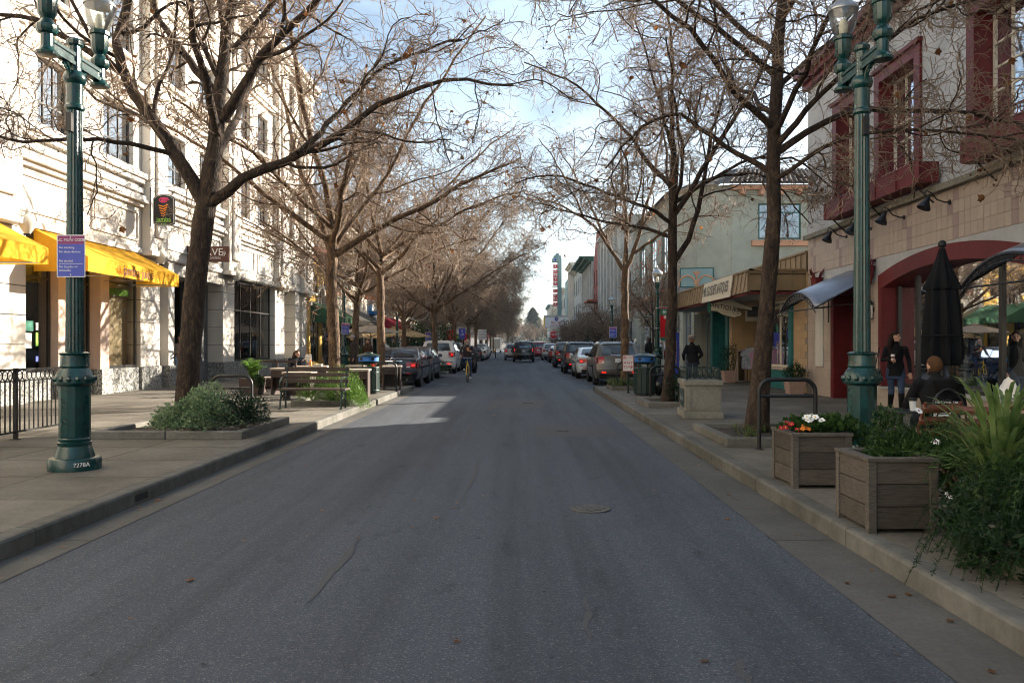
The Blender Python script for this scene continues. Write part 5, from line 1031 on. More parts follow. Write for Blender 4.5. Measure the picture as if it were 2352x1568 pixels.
bed = thing('concrete_planter', 'concrete planter buried under trailing fern at the lower right', 'planter', (3.35, 4.75, .15)); MB().lathe([(.46,0),(.48,.1),(.52,.24),(.55,.26),(.55,.30),(.48,.30),(.45,.26)], n=28).build('bowl', 'pconc', bed, 40); MB().lathe([(.48,.24),(.1,.27)], n=20).build('soil', 'soil', bed)
# ---------------------------------------------------------------- signs on posts
ns = thing('no_parking_sign', 'white NO PARKING ANY TIME sign with red letters on a short post', 'sign', (3.1, 22.9, .15))
MB().tube([(0,0,0),(0,0,.96)], .028, 8).build('post', 'dgreen', ns); MB().lathe([(.06,0),(.06,.015)], n=10).build('foot', 'dgreen', ns)
def rrect(a, b, r): return [(sx*(a-r)+r*cos(t0+q)*1, sy*(b-r)+r*sin(t0+q)) for sx, sy, t0 in ((1,1,0),(-1,1,pi/2),(-1,-1,pi),(1,-1,1.5*pi)) for q in (0, pi/6, pi/3, pi/2)]
MB().prism(rrect(.155, .23, .03), lambda a, b: (a, -.034, b+.86), lambda a, b: (a, -.03, b+.86)).build('plate', 'wht', ns); m = MB()
m.tube([(a*.96, -.035, b*.97+.86) for a, b in rrect(.155, .23, .03)+rrect(.155, .23, .03)[:1]], .004, 4); m.box(-.14, -.055, -.037, -.0345, .985, 1.065); m.box(-.14, .14, -.037, -.0345, .962, .966); m.build('red_border', 'signred', ns)
text('NO', .075, 'wht', ns, (-.097, -.038, 1.025), FACE_S); text('PARKING', .045, 'signred', ns, (.047, -.036, 1.022), FACE_S); text('ANY', .125, 'signred', ns, (0, -.036, .87), FACE_S, spacing=1.1); text('TIME', .125, 'signred', ns, (0, -.036, .74), FACE_S, spacing=1.05)
ss = thing('stop_sign', 'red octagonal STOP sign above the right parked cars', 'sign', (4.35, 104, .15)); MB().tube([(0,0,0),(0,0,3.0)], .04, 6).build('post', 'steel', ss)
MB().lathe([(.58,-.01),(.58,.01)], n=8).build('rim', 'wht', ss, loc=(0,-.07,2.75), rot=(radians(90), 0, pi/8)).rotation_euler = (radians(90), radians(22.5), 0); MB().lathe([(.53,-.01),(.53,.01)], n=8).build('plate', 'signred', ss, loc=(0,-.085,2.75)).rotation_euler = (radians(90), radians(22.5), 0); text('STOP', .42, 'wht', ss, (0, -.1, 2.75), FACE_S, depth=.004)
sq = thing('traffic_sign', 'small white and red regulation signs right of the STOP sign', 'sign', (5.4, 104, .15)); MB().tube([(0,0,0),(0,0,3)], .04, 6).build('post', 'steel', sq); MB().box(-.5, -.02, -.06, -.05, 2.15, 3.0).build('plate', 'wht', sq); MB().box(.02, .5, -.06, -.05, 2.3, 3.0).build('plate', 'signred', sq); MB().box(.06, .46, -.07, -.061, 2.34, 2.7).build('panel', 'wht', sq)
bs = thing('disabled_parking_sign', 'small blue wheelchair parking sign left of the cyclist', 'sign', (-4.6, 63, .1)); MB().tube([(0,0,0),(0,0,2.5)], .03, 6).build('post', 'steel', bs); MB().box(-.25, .25, -.05, -.04, 1.95, 2.75).build('plate', 'blue', bs); m = MB().ball((0,-.055,2.58), .05, n=6, k=4); m.tube([(0,-.055,2.5),(0,-.055,2.36),(.1,-.055,2.34),(.14,-.055,2.24)], .022, 4).tube([(.09*cos(a)-.01,-.055,2.30+.09*sin(a)) for a in [2.2+i*.45 for i in range(10)]], .016, 4); m.build('wheelchair_symbol', 'wht', bs)
nw = thing('traffic_sign', 'white text sign on a post between far left trees', 'sign', (-4.0, 84, .1)); MB().tube([(0,0,0),(0,0,3)], .04, 6).build('post', 'steel', nw); MB().box(-.45, .45, -.06, -.05, 2.0, 3.1).build('plate', 'wht', nw)
for k, q in enumerate(('TWO WAY', 'TRAFFIC', 'AHEAD')): text(q, .2, 'blk', nw, (0, -.065, 2.85-.3*k), FACE_S)
ne = thing('no_entry_sign', 'round red no entry sign far down the left side', 'sign', (-5.0, 118, .1)); MB().tube([(0,0,0),(0,0,3)], .04, 6).build('post', 'steel', ne); MB().lathe([(.45,-.01),(.45,.01)], n=20).build('disc', 'signred', ne, loc=(0,-.06,2.8), rot=(radians(90), 0, 0)); MB().box(-.3, .3, -.085, -.072, 2.74, 2.86).build('bar', 'wht', ne)
bd = thing('bollard', 'black bollard with two yellow bands in the middle of the road', 'bollard', (-3.0, 96, 0)); MB().lathe([(.07,0),(.06,1.15),(.03,1.2)], n=10).build('post', 'blk', bd)
for z in (.75, .98): MB().lathe([(.075,z),(.075,z+.13)], n=10).build('band', 'amber', bd)
for i, (x, y) in enumerate(((-5.6,88),(-5.7,98))):
    t = thing('concrete_post', ('nearer', 'farther')[i]+' squat concrete post by the far left bicycles', 'post', (x, y, .15)); MB().box(-.3, .3, -.3, .3, 0, .9).build('shaft', 'conc', t, bevel=.03); MB().box(-.34, .34, -.34, .34, .901, 1.02).build('cap', 'conc', t, bevel=.03)
db = thing('directory_box', 'tall blue directory stand beside the leaning right tree', 'stand', (6.3, 32.5, .15)); MB().box(-.16, .16, -.16, .16, 0, 1.9).build('case', 'blue', db, bevel=.02); MB().lathe([(.06,1.9),(.1,2.05),(.03,2.25)], n=8).build('finial', 'sgreen', db, 50); text('DIRECTORY', .17, 'goldi', db, (0, -.163, 1.1), (radians(90), radians(-90), 0))

# ---------------------------------------------------------------- awnings, hanging signs, wall lamps (left)
def awning(y0, y1, label, mat='yaw', zt=4.33, zb=3.66, val=.36, out=1.3, x=FL, lab=None, group='yellow shop awnings', striped=False, back=.0):
    t = thing('awning', label, 'awning', (x, y0, 0), 0, group); w_ = y1-y0
    MB().grid(lambda u, v: (back+(out-back)*v, w_*u, zt+(zb-zt)*v-.03*sin(pi*v)*sin(pi*u*round(w_))**2), max(4, int(w_*3)), 6).build('canopy', mat, t, 60)
    MB().grid(lambda u, v: (out+.004+.008*sin(u*w_*5), w_*u, zb-val*v), max(4, int(w_*4)), 2).build('valance', mat, t, 60)
    for y in (0, w_): MB().add([(back,y,zt),(out,y,zb),(out,y,zb-val),(back,y,zb-val)], [(0,1,2,3)]).build('side_panel', mat, t)
    m = MB()
    for k in range(int(w_/1.6)+2): y = min(w_-.03, .03+k*1.6); m.tube([(back+.02,y,zt-.04),(out-.03,y,zb-.05),(out-.03,y,zb-val+.04),(back+.02,y,zb-val+.04)], .014, 5)
    m.tube([(out-.03,.02,zb-val+.04),(out-.03,w_-.02,zb-val+.04)], .014, 5); m.build('frame', 'steel', t); return t
a1 = awning(12.6, 17.55, 'nearest yellow awning cut by the left edge'); a2 = awning(19.15, 24.25, 'yellow awning lettered jamba juice')
text('jamba juice', .38, 'brownink', a2, (1.32, 2.55, 3.49), FACE_E, sx=1.0)
m = MB().tube([(1.325, 1.45-.13*(.25+.75*q/14)*cos(q*.9), 3.49+.13*(.25+.75*q/14)*sin(q*.9)) for q in range(15)], .008, 4); m.build('swirl', 'orangei', a2)
js = thing('hanging_sign', 'black jamba juice blade sign with pink and orange swirl', 'sign', (-10.92, 24.42, 5.66))
pts = [(-.33,-.42),(-.33,.36),(-.2,.46),(0,.49),(.2,.46),(.33,.36),(.33,-.42),(.2,-.47),(-.2,-.47)]
MB().prism(pts, lambda a, b: (a, -.03, b), lambda a, b: (a, .03, b)).build('board', 'blk', js); m = MB().tube([(a*.93, -.034, b*.94) for a, b in pts+pts[:1]], .008, 4); m.build('border_line', 'wht', js)
m = MB(); m.tube([((.16*(1-q/26))*cos(q*.7), -.036, .30+.085*(1-q/26)*sin(q*.7)) for q in range(24)], .02, 5); m.build('swirl_top', 'pinki', js); m = MB()
for k in range(5): m.tube([(-.15+.02*k, -.036, .14-.075*k), (0, -.04, .105-.075*k), (.14-.025*k, -.036, .165-.075*k)], .022-.002*k, 5)
m.build('swirl_tail', 'orangei', js); text('jamba', .19, 'limeg', js, (0, -.034, -.285), FACE_S); text('JUICE', .07, 'limeg', js, (0, -.034, -.43), FACE_S); MB().box(-.22, .22, -.033, -.031, -.365, -.355).build('underline', 'limeg', js)
MB().tube([(-.42,0,-.5),(-.42,0,.70)], .018, 6).tube([(-.42,0,.58),(.34,0,.58)], .012, 6).tube([(-.25,0,.46),(-.25,0,.58)], .008, 5).tube([(.25,0,.46),(.25,0,.58)], .008, 5).build('bracket', 'black', js)
vs = thing('hanging_sign', 'dark brown coffee roaster sign with white lettering jutting past the big trunk', 'sign', (-10.95, 28.0, 4.72)); MB().box(-.72, .72, -.06, .06, -.27, .27).build('board', 'sbrown', vs, bevel=.01); text('VERVE', .36, 'wht', vs, (.02, -.064, .06), FACE_S); text('COFFEE ROASTERS', .10, 'wht', vs, (.02, -.064, -.14), FACE_S)
m = MB()
for s in (-1, 1): m.tube([(s*.55+.07*(1-q/12)*cos(q), -.064, .0+.12*(1-q/12)*sin(q)) for q in range(11)], .009, 4)
m.build('scrollwork', 'wht', vs); MB().box(-.78, -.721, -.05, .05, -.3, .3).build('mount', 'black', vs)
def wall_lamp(y, z, label):
    t = thing('wall_lamp', label, 'wall lamp', (FL+.0, y, z), 0, 'globe wall lamps on the white building')
    MB().tube([(.0,0,-.28),(.15,0,-.30),(.32,0,-.26),(.34,0,-.18)], .02, 6).lathe([(.07,-.20),(.09,-.17),(.06,-.15)], (.34,0,0), 12).build('bracket', 'black', t, 50)
    MB().lathe([(.07,-.16),(.14,-.05),(.185,.08),(.175,.18),(.12,.25),(.06,.28),(.05,.32),(.06,.34),(.015,.44)], (.34,0,0), 16).build('globe', 'frost', t, 50)
for y, lb in ((18.35,'globe wall lamp between the two yellow awnings'),(25.2,'globe wall lamp at the end of the jamba awning'),(31.9,'globe wall lamp left of the large dark window'),(38.7,'globe wall lamp right of the large dark window'),(43.0,'globe wall lamp at the far corner of the white building')): wall_lamp(y, 4.25, lb)
for a, b, lb, mt in ((44.4,49,'green scalloped awning beyond the white building','gaw'),(50,53.5,'cream awning edge beside the charcoal one','cawn'),(53.7,58.5,'charcoal awning over the far left shop','daw'),(66,70,'bright red awning first of two on the left','raw'),(71.5,75,'bright red awning second of two on the left','raw'),(80,84,'brownish cream awning under the far palm','cawn')):
    awning(a, b, lb, mt, 4.0, 3.1, .3, 1.7, group='shop awnings farther up the left side')
ba = thing('awning', 'small domed blue awning above the far left shops', 'awning', (FL, 62.5, 4.2), 0, 'shop awnings farther up the left side'); MB().grid(lambda u, v: (1.0*sin(pi/2*v), 2.4*(u-.5)*(1-.15*v), 1.5*cos(pi/2*v)), 8, 8).build('dome', 'baw', ba, 60); MB().box(.0, 1.0, -1.03, 1.03, -.3, -.01).build('skirt', 'baw', ba)
og = thing('hanging_sign', 'orange shop sign hung high on the cream shop row', 'sign', (FL+.7, 58.8, 5.2)); MB().prism([(-.5,-.3),(.5,-.35),(.6,.2),(-.4,.3)], lambda a, b: (a, -.05, b), lambda a, b: (a, .05, b)).build('board', 'orange', og); MB().lathe([(.14,.3),(.2,.6),(.1,1.0)], n=8).build('figure', 'blk', og); MB().tube([(-.7,0,.3),(.3,0,.3)], .02, 5).build('bracket', 'black', og)
for i in range(1):
    t = thing('shop_sign', 'brown slatted fascia sign above the charcoal awning', 'sign', (FL+.02, 51.5, 4.9)); MB().box(0, .08, -1.4, 6.5, -.35, .35).build('board', 'cawn', t)
    for k in range(16): MB().box(.081, .10, -1.1+k*.46, -1.1+k*.46+.2+.1*(k % 3 == 0), -.22, .22).build('raised_slat', 'terra', t)
# ---------------------------------------------------------------- umbrellas
def umbrella(loc, label, mat, R=1.55, h=2.55, sides=8, drop=.42, rz=0):
    t = thing('patio_umbrella', label, 'umbrella', loc, rz, 'open patio umbrellas on the left'); rim = [(R*cos(2*pi*k/sides), R*sin(2*pi*k/sides)) for k in range(sides)]
    for k in range(sides):
        a, b = rim[k], rim[(k+1) % sides]
        MB().grid(lambda u, v: ((a[0]*(1-u)+b[0]*u)*v, (a[1]*(1-u)+b[1]*u)*v, h-drop*v**1.15-.05*sin(pi*u)*v), 4, 5).build('canopy_panel', mat, t, 60)
    m = MB()
    for a in rim: m.tube([(0,0,h-.04),(a[0],a[1],h-drop-.03)], .01, 4).tube([(0,0,h-.75),(a[0]*.55,a[1]*.55,h-drop*.55-.03)], .008, 4)
    m.build('ribs', 'slat', t); MB().tube([(0,0,0),(0,0,h+.02)], .024, 8).build('pole', 'slat', t); MB().ball((0,0,h+.06), .05, n=8, k=6).build('finial', 'slat', t); MB().lathe([(.3,h-.01),(.05,h+.06)], n=8).build('vent_cap', mat, t); MB().lathe([(.28,0),(.28,.06),(.06,.09),(.04,.3)], n=16).build('base', 'black', t); return t
umbrella((-8.35, 44.5, .15), 'wide grey patio umbrella between the left tree trunks', 'umg', 1.75, 2.55, 8, .45); umbrella((-8.1, 51.0, .15), 'first tan patio umbrella behind the grey one', 'umt', 1.65, 2.5, 8, .5, .3); umbrella((-8.0, 57.0, .15), 'second tan patio umbrella farther along', 'umt', 1.65, 2.5, 8, .5, .1); umbrella((-9.6, 48.5, .15), 'small tan umbrella peeking under the grey one', 'umt', 1.4, 2.3, 8, .45, .2)
cu = thing('closed_umbrella', 'tall closed black patio umbrella before the arched window', 'umbrella', (5.72, 10.8, .15))
def fold(k0, prof, name):
    m = MB(); n = 48; vs = []; fs = []
    for r, z, am in prof:
        for k in range(n): a = 2*pi*k/n; q = r*.84*(1+am*cos(8*a+k0+z*.8)); vs.append((q*cos(a), q*sin(a), z))
    for i in range(len(prof)-1):
        for k in range(n): fs.append((i*n+k, i*n+(k+1) % n, (i+1)*n+(k+1) % n, (i+1)*n+k))
    m.add(vs, fs).build(name, 'umb', cu, 50)
fold(.5, [(.20,1.10,.32),(.25,1.12,.30),(.26,1.25,.26),(.25,1.5,.24),(.23,1.85,.2),(.20,2.15,.18),(.10,2.25,.1)], 'canopy'); fold(0, [(.23,2.12,.25),(.245,2.14,.22),(.16,2.35,.14),(.08,2.56,.08),(.045,2.68,.04)], 'vent_flounce')
MB().tube([(0,0,0),(0,0,2.7)], .024, 8).build('pole', 'blk', cu); MB().ball((0,0,2.74), .055, n=10, k=8).build('finial', 'blk', cu, 60); MB().lathe([(.26,0),(.26,.05),(.05,.09),(.035,.35)], n=18).build('base', 'black', cu)
MB().tube([(.255*cos(a), .255*sin(a), 1.5) for a in [2*pi*i/20 for i in range(21)]], .012, 5).build('tie_strap', 'umb', cu)
# ---------------------------------------------------------------- fittings on the red trimmed building
def curved_awning(y0, y1, label, out=1.3, z0=2.42, rise=.42, zb=3.1):
    t = thing('metal_awning', label, 'awning', (FR, (y0+y1)/2, 0), 0, 'curved metal door awnings'); h = (y1-y0)/2
    f = lambda u, v: (-out*v, h*(2*u-1), (z0+rise*(1-(2*u-1)**2))*v+(zb+.28*(1-(2*u-1)**2)-.0)*(1-v))
    MB().grid(f, 20, 8).build('sheet', 'corr', t, 60, solid=.012)
    def arc(x, dz, n=14): return [(x, h*(2*i/n-1), z0+dz+rise*(1-(2*i/n-1)**2)) for i in range(n+1)]
    m = MB().tube(arc(-out+.01, -.03), .022, 6).tube(arc(-out+.01, -.13), .013, 5).tube([(-out+.01,-h,z0-.03),(-out+.01,h,z0-.03)], .013, 5)
    for i in range(1, 14): a, b = arc(-out+.01, -.03)[i], arc(-out+.01, -.13)[i]; m.tube([a, b], .009, 4)
    m.build('front_arch', 'black', t); m = MB()
    for s in (-1, 1): m.tube([(-out,s*h,z0-.03),(0,s*h,z0+.12)], .015, 5).tube([(-out,s*h,z0-.03),(-.02,s*h,zb)], .015, 5).tube([(-.02,s*h,z0-.3),(-.02,s*h,zb)], .015, 5)
    m.build('side_brackets', 'black', t); return t
curved_awning(18.65, 21.15, 'curved grey metal awning over the red framed door'); curved_awning(10.3, 12.7, 'curved metal awning just entering at the right edge', 1.2, 2.45)
for i, (y, lb) in enumerate(((21.6,'red wall pot of twiggy plants left of the metal awning'),(18.45,'red wall pot of twiggy plants right of the metal awning'))):
    t = thing('wall_pot', lb, 'plant pot', (FR-.16, y, 3.02), 0, 'red wall pots beside the door'); MB().lathe([(.05,-.12),(.10,-.08),(.11,.0),(.14,.05),(.17,.30),(.19,.33)], n=12, flute=.06).build('pot', 'redw', t, 20); m = MB(); g = random.Random(i)
    for k in range(16): a = g.uniform(0, 6.28); m.tube([(.08*cos(a),.08*sin(a),.3),(.16*cos(a),.16*sin(a),.45),(.2*cos(a+.6),.2*sin(a+.6),g.uniform(.42,.6))], .012, 4)
    m.build('twigs', 'redw', t)
for y, lb in ((20.0,'black gooseneck lamp on the tile band, leftmost'),(18.6,'black gooseneck lamp on the tile band, second from the left'),(17.0,'black gooseneck lamp on the tile band, third from the left'),(15.2,'black gooseneck lamp on the tile band, nearest the closed umbrella')):
    t = thing('gooseneck_lamp', lb, 'lamp', (FR, y, 4.25), 0, 'gooseneck lamps on the red trimmed building'); MB().tube([(0,0,0),(-.1,0,0),(-.25,0,.05),(-.36,0,.18),(-.45,0,.22),(-.5,0,.12)], .014, 6).build('arm', 'black', t, 60); MB().lathe([(.05,0),(.05,.02)], n=10).build('rose', 'black', t, rot=(0, radians(-90), 0)); MB().lathe([(.13,-.02),(.12,.02),(.05,.14),(.035,.22),(.02,.24)], n=14).build('shade', 'black', t, 50, loc=(-.5, 0, -.1), rot=(0, radians(25), 0))
wl = thing('wall_lantern', 'small cylindrical wall lantern between door and arched window', 'wall lamp', (FR-.1, 18.47, 2.35)); MB().lathe([(.07,-.2),(.075,.05),(.07,.1)], n=14).build('glass', 'frost', wl, 50); MB().lathe([(.085,.1),(.08,.16),(.03,.22)], n=14).lathe([(.08,-.22),(.08,-.2)], n=14).build('cap', 'black', wl, 50); MB().box(.02, .1, -.03, .03, -.05, .05).build('mount', 'black', wl)
# string lights across the far pavements
for i, (a, b, sag, lb) in enumerate((((5.4,47,3.9),(5.6,66,3.9),.7,'string of small bulbs between second and third right lamp posts'),((5.6,66,3.9),(5.6,83,3.9),.7,'string of small bulbs between third and fourth right lamp posts'),((-7.5,48.5,4),(-7.7,66,4),.6,'string of bulbs above the tan umbrellas'),((-7.7,66,4),(-7.6,81,4),.7,'string of bulbs beside the red banner lamp post'))):
    t = thing('string_lights', lb, 'string lights', (0,0,0), 0, 'strings of bulbs between lamp posts'); P_ = [tuple(Vector(a).lerp(Vector(b), q/24)-Vector((0, 0, sag*4*(q/24)*(1-q/24)))) for q in range(25)]; MB().tube(P_, .012, 4).build('wire', 'black', t); m = MB()
    for p in P_[1:-1]: m.ball((p[0], p[1], p[2]-.06), .045, n=6, k=4)
    m.build('bulbs', 'frost', t)
# kiosk
ki = thing('kiosk', 'green kiosk with bell shaped grey roof among the left trees', 'kiosk', (-7.3, 92, .15)); MB().lathe([(1.5,0),(1.5,2.6)], n=8).build('walls', 'sgreen', ki); MB().lathe([(2.1,2.6),(2.0,2.75),(1.3,3.2),(.8,3.9),(.45,4.8),(.1,5.3)], n=8).build('roof', 'gwall', ki); MB().box(-1.2, 1.2, -1.6, -1.45, 2.15, 2.5).build('fascia', 'limeg', ki)
for s in (-.8, .8): MB().box(s-.4, s+.4, -1.5, -1.42, .9, 1.9).build('hatch', 'glassf', ki)
aa = thing('hanging_sign', 'white American Apparel sign behind the second right lamp post', 'sign', (7.55, 60, 2.55)); MB().box(-.65, .65, 0, .06, -.38, .38).build('board', 'wht', aa); text('American', .27, 'blk', aa, (0, -.005, .15), FACE_S); text('Apparel', .27, 'blk', aa, (0, -.005, -.16), FACE_S); MB().tube([(0,.03,.38),(.65,.03,.5)], .02, 5).build('bracket', 'black', aa)
# ---------------------------------------------------------------- cars
def paint(name, c, rough=.22, metal=.3): return pm('paint_'+name, c, rough, .05, 2, spec=.5, metal=metal, coat=.5)
PAINT = dict(navy=paint('navy', (.004, .005, .013)), slate=paint('slate', (.05, .065, .095)), pearl=paint('pearl', (.62, .60, .56), .3, 0), black=paint('black', (.006, .006, .007)), grey=paint('grey', (.07, .07, .068)), white=paint('white', (.60, .62, .60), .3, 0), taupe=paint('taupe', (.115, .105, .088), .28, .4), silver=paint('silver', (.35, .35, .34), .3, .6), red=paint('red', (.30, .010, .012)), darkred=paint('darkred', (.16, .008, .01)), char=paint('char', (.028, .028, .030)))
SHAPES = {
 'sedan': dict(L=4.85, W=1.82, H=1.45, top=[(.10,.30),(.02,.42),(.0,.55),(.03,.64),(.07,.70),(.09,.85),(.10,.98),(.16,1.035),(.40,1.06),(.78,1.09),(1.10,1.22),(1.42,1.34),(1.75,1.42),(2.2,1.452),(2.65,1.43),(2.95,1.36),(3.30,1.20),(3.62,1.04),(3.9,.99),(4.3,.92),(4.62,.82),(4.78,.68),(4.85,.52),(4.82,.36),(4.74,.26)], rw=[.84,1.60], ws=[2.75,3.55], win=[[(1.25,1.05),(1.62,1.30),(2.12,1.385),(2.12,1.0),(1.35,1.0)],[(2.17,1.0),(2.17,1.39),(2.55,1.39),(2.92,1.28),(3.30,1.06),(3.25,1.01)]], tl=(.72,.92,.42), pl=(.80,.10), ax=(1.08,3.86), r=.33, belt=1.0),
 'hatch': dict(L=4.45, W=1.75, H=1.49, top=[(.10,.30),(.02,.42),(.0,.58),(.04,.70),(.05,.85),(.08,1.0),(.16,1.09),(.5,1.22),(.95,1.36),(1.5,1.46),(2.0,1.49),(2.45,1.46),(2.85,1.34),(3.3,1.12),(3.6,1.0),(3.95,.92),(4.25,.78),(4.4,.62),(4.45,.48),(4.40,.30)], rw=[.2,1.3], ws=[2.55,3.35], win=[[(.85,1.08),(1.3,1.32),(1.85,1.40),(1.85,1.0),(1.0,.99)],[(1.9,1.0),(1.9,1.41),(2.35,1.40),(2.75,1.27),(3.15,1.06),(3.1,1.0)]], tl=(.72,1.02,.34), pl=(.82,.10), ax=(.85,3.55), r=.31, belt=1.0),
 'suv': dict(L=4.75, W=1.86, H=1.72, top=[(.12,.34),(.03,.46),(.0,.62),(.05,.72),(.06,.90),(.08,1.08),(.14,1.22),(.30,1.45),(.42,1.60),(.60,1.67),(1.3,1.72),(2.1,1.725),(2.55,1.67),(2.9,1.52),(3.35,1.24),(3.55,1.14),(3.9,1.09),(4.3,1.02),(4.58,.90),(4.72,.70),(4.75,.50),(4.70,.32)], rw=[.13,.40], ws=[2.62,3.42], win=[[(.55,1.16),(.66,1.52),(1.2,1.58),(1.2,1.12),(.62,1.12)],[(1.26,1.12),(1.26,1.585),(2.05,1.585),(2.05,1.1)],[(2.11,1.1),(2.11,1.585),(2.45,1.57),(2.78,1.44),(3.2,1.18),(3.15,1.1)]], tl=(.86,1.14,.30), pl=(.98,.10), ax=(.92,3.72), r=.365, belt=1.12, rails=True),
 'big': dict(L=5.2, W=2.0, H=1.92, top=[(.12,.40),(.02,.50),(.0,.66),(.05,.76),(.06,1.0),(.08,1.24),(.14,1.38),(.24,1.66),(.34,1.82),(.6,1.90),(1.6,1.93),(2.6,1.92),(2.95,1.85),(3.25,1.66),(3.65,1.36),(3.85,1.26),(4.3,1.22),(4.8,1.15),(5.08,1.02),(5.18,.75),(5.2,.55),(5.15,.38)], rw=[.13,.30], ws=[3.02,3.7], win=[[(.42,1.34),(.50,1.76),(1.3,1.78),(1.3,1.3),(.46,1.3)],[(1.36,1.3),(1.36,1.78),(2.25,1.78),(2.25,1.28)],[(2.31,1.28),(2.31,1.78),(2.8,1.77),(3.1,1.66),(3.5,1.34),(3.45,1.28)]], tl=(.90,1.36,.16), pl=(1.02,.12), ax=(1.05,4.1), r=.40, belt=1.3, rails=True)}
WH = {}
def wheel_meshes(r):
    if r not in WH:
        t = MB().lathe([(r*.66,-.105),(r*.93,-.105),(r,-.07),(r,.07),(r*.93,.105),(r*.66,.105)], n=28).mesh('wheel', 'rubber', 35)
        m = MB().lathe([(r*.66,.06),(r*.68,.09),(r*.62,.10),(r*.60,.05),(r*.15,.03)], n=28)
        for k in range(5):
            a = 2*pi*k/5; u, v = Vector((cos(a), sin(a), 0)), Vector((-sin(a), cos(a), 0))
            m.add([u*r*.08+v*.035+Vector((0,0,.085)), u*r*.08-v*.035+Vector((0,0,.085)), u*r*.62-v*.025+Vector((0,0,.095)), u*r*.62+v*.025+Vector((0,0,.095)), u*r*.08+v*.04+Vector((0,0,.03)), u*r*.08-v*.04+Vector((0,0,.03)), u*r*.62-v*.03+Vector((0,0,.03)), u*r*.62+v*.03+Vector((0,0,.03))], [(0,1,2,3),(0,4,5,1),(2,6,7,3),(1,5,6,2),(3,7,4,0)])
        m.lathe([(r*.14,.03),(r*.14,.095),(.01,.1)], n=12); WH[r] = (t, m.mesh('rim', 'alloy', 35))
    return WH[r]
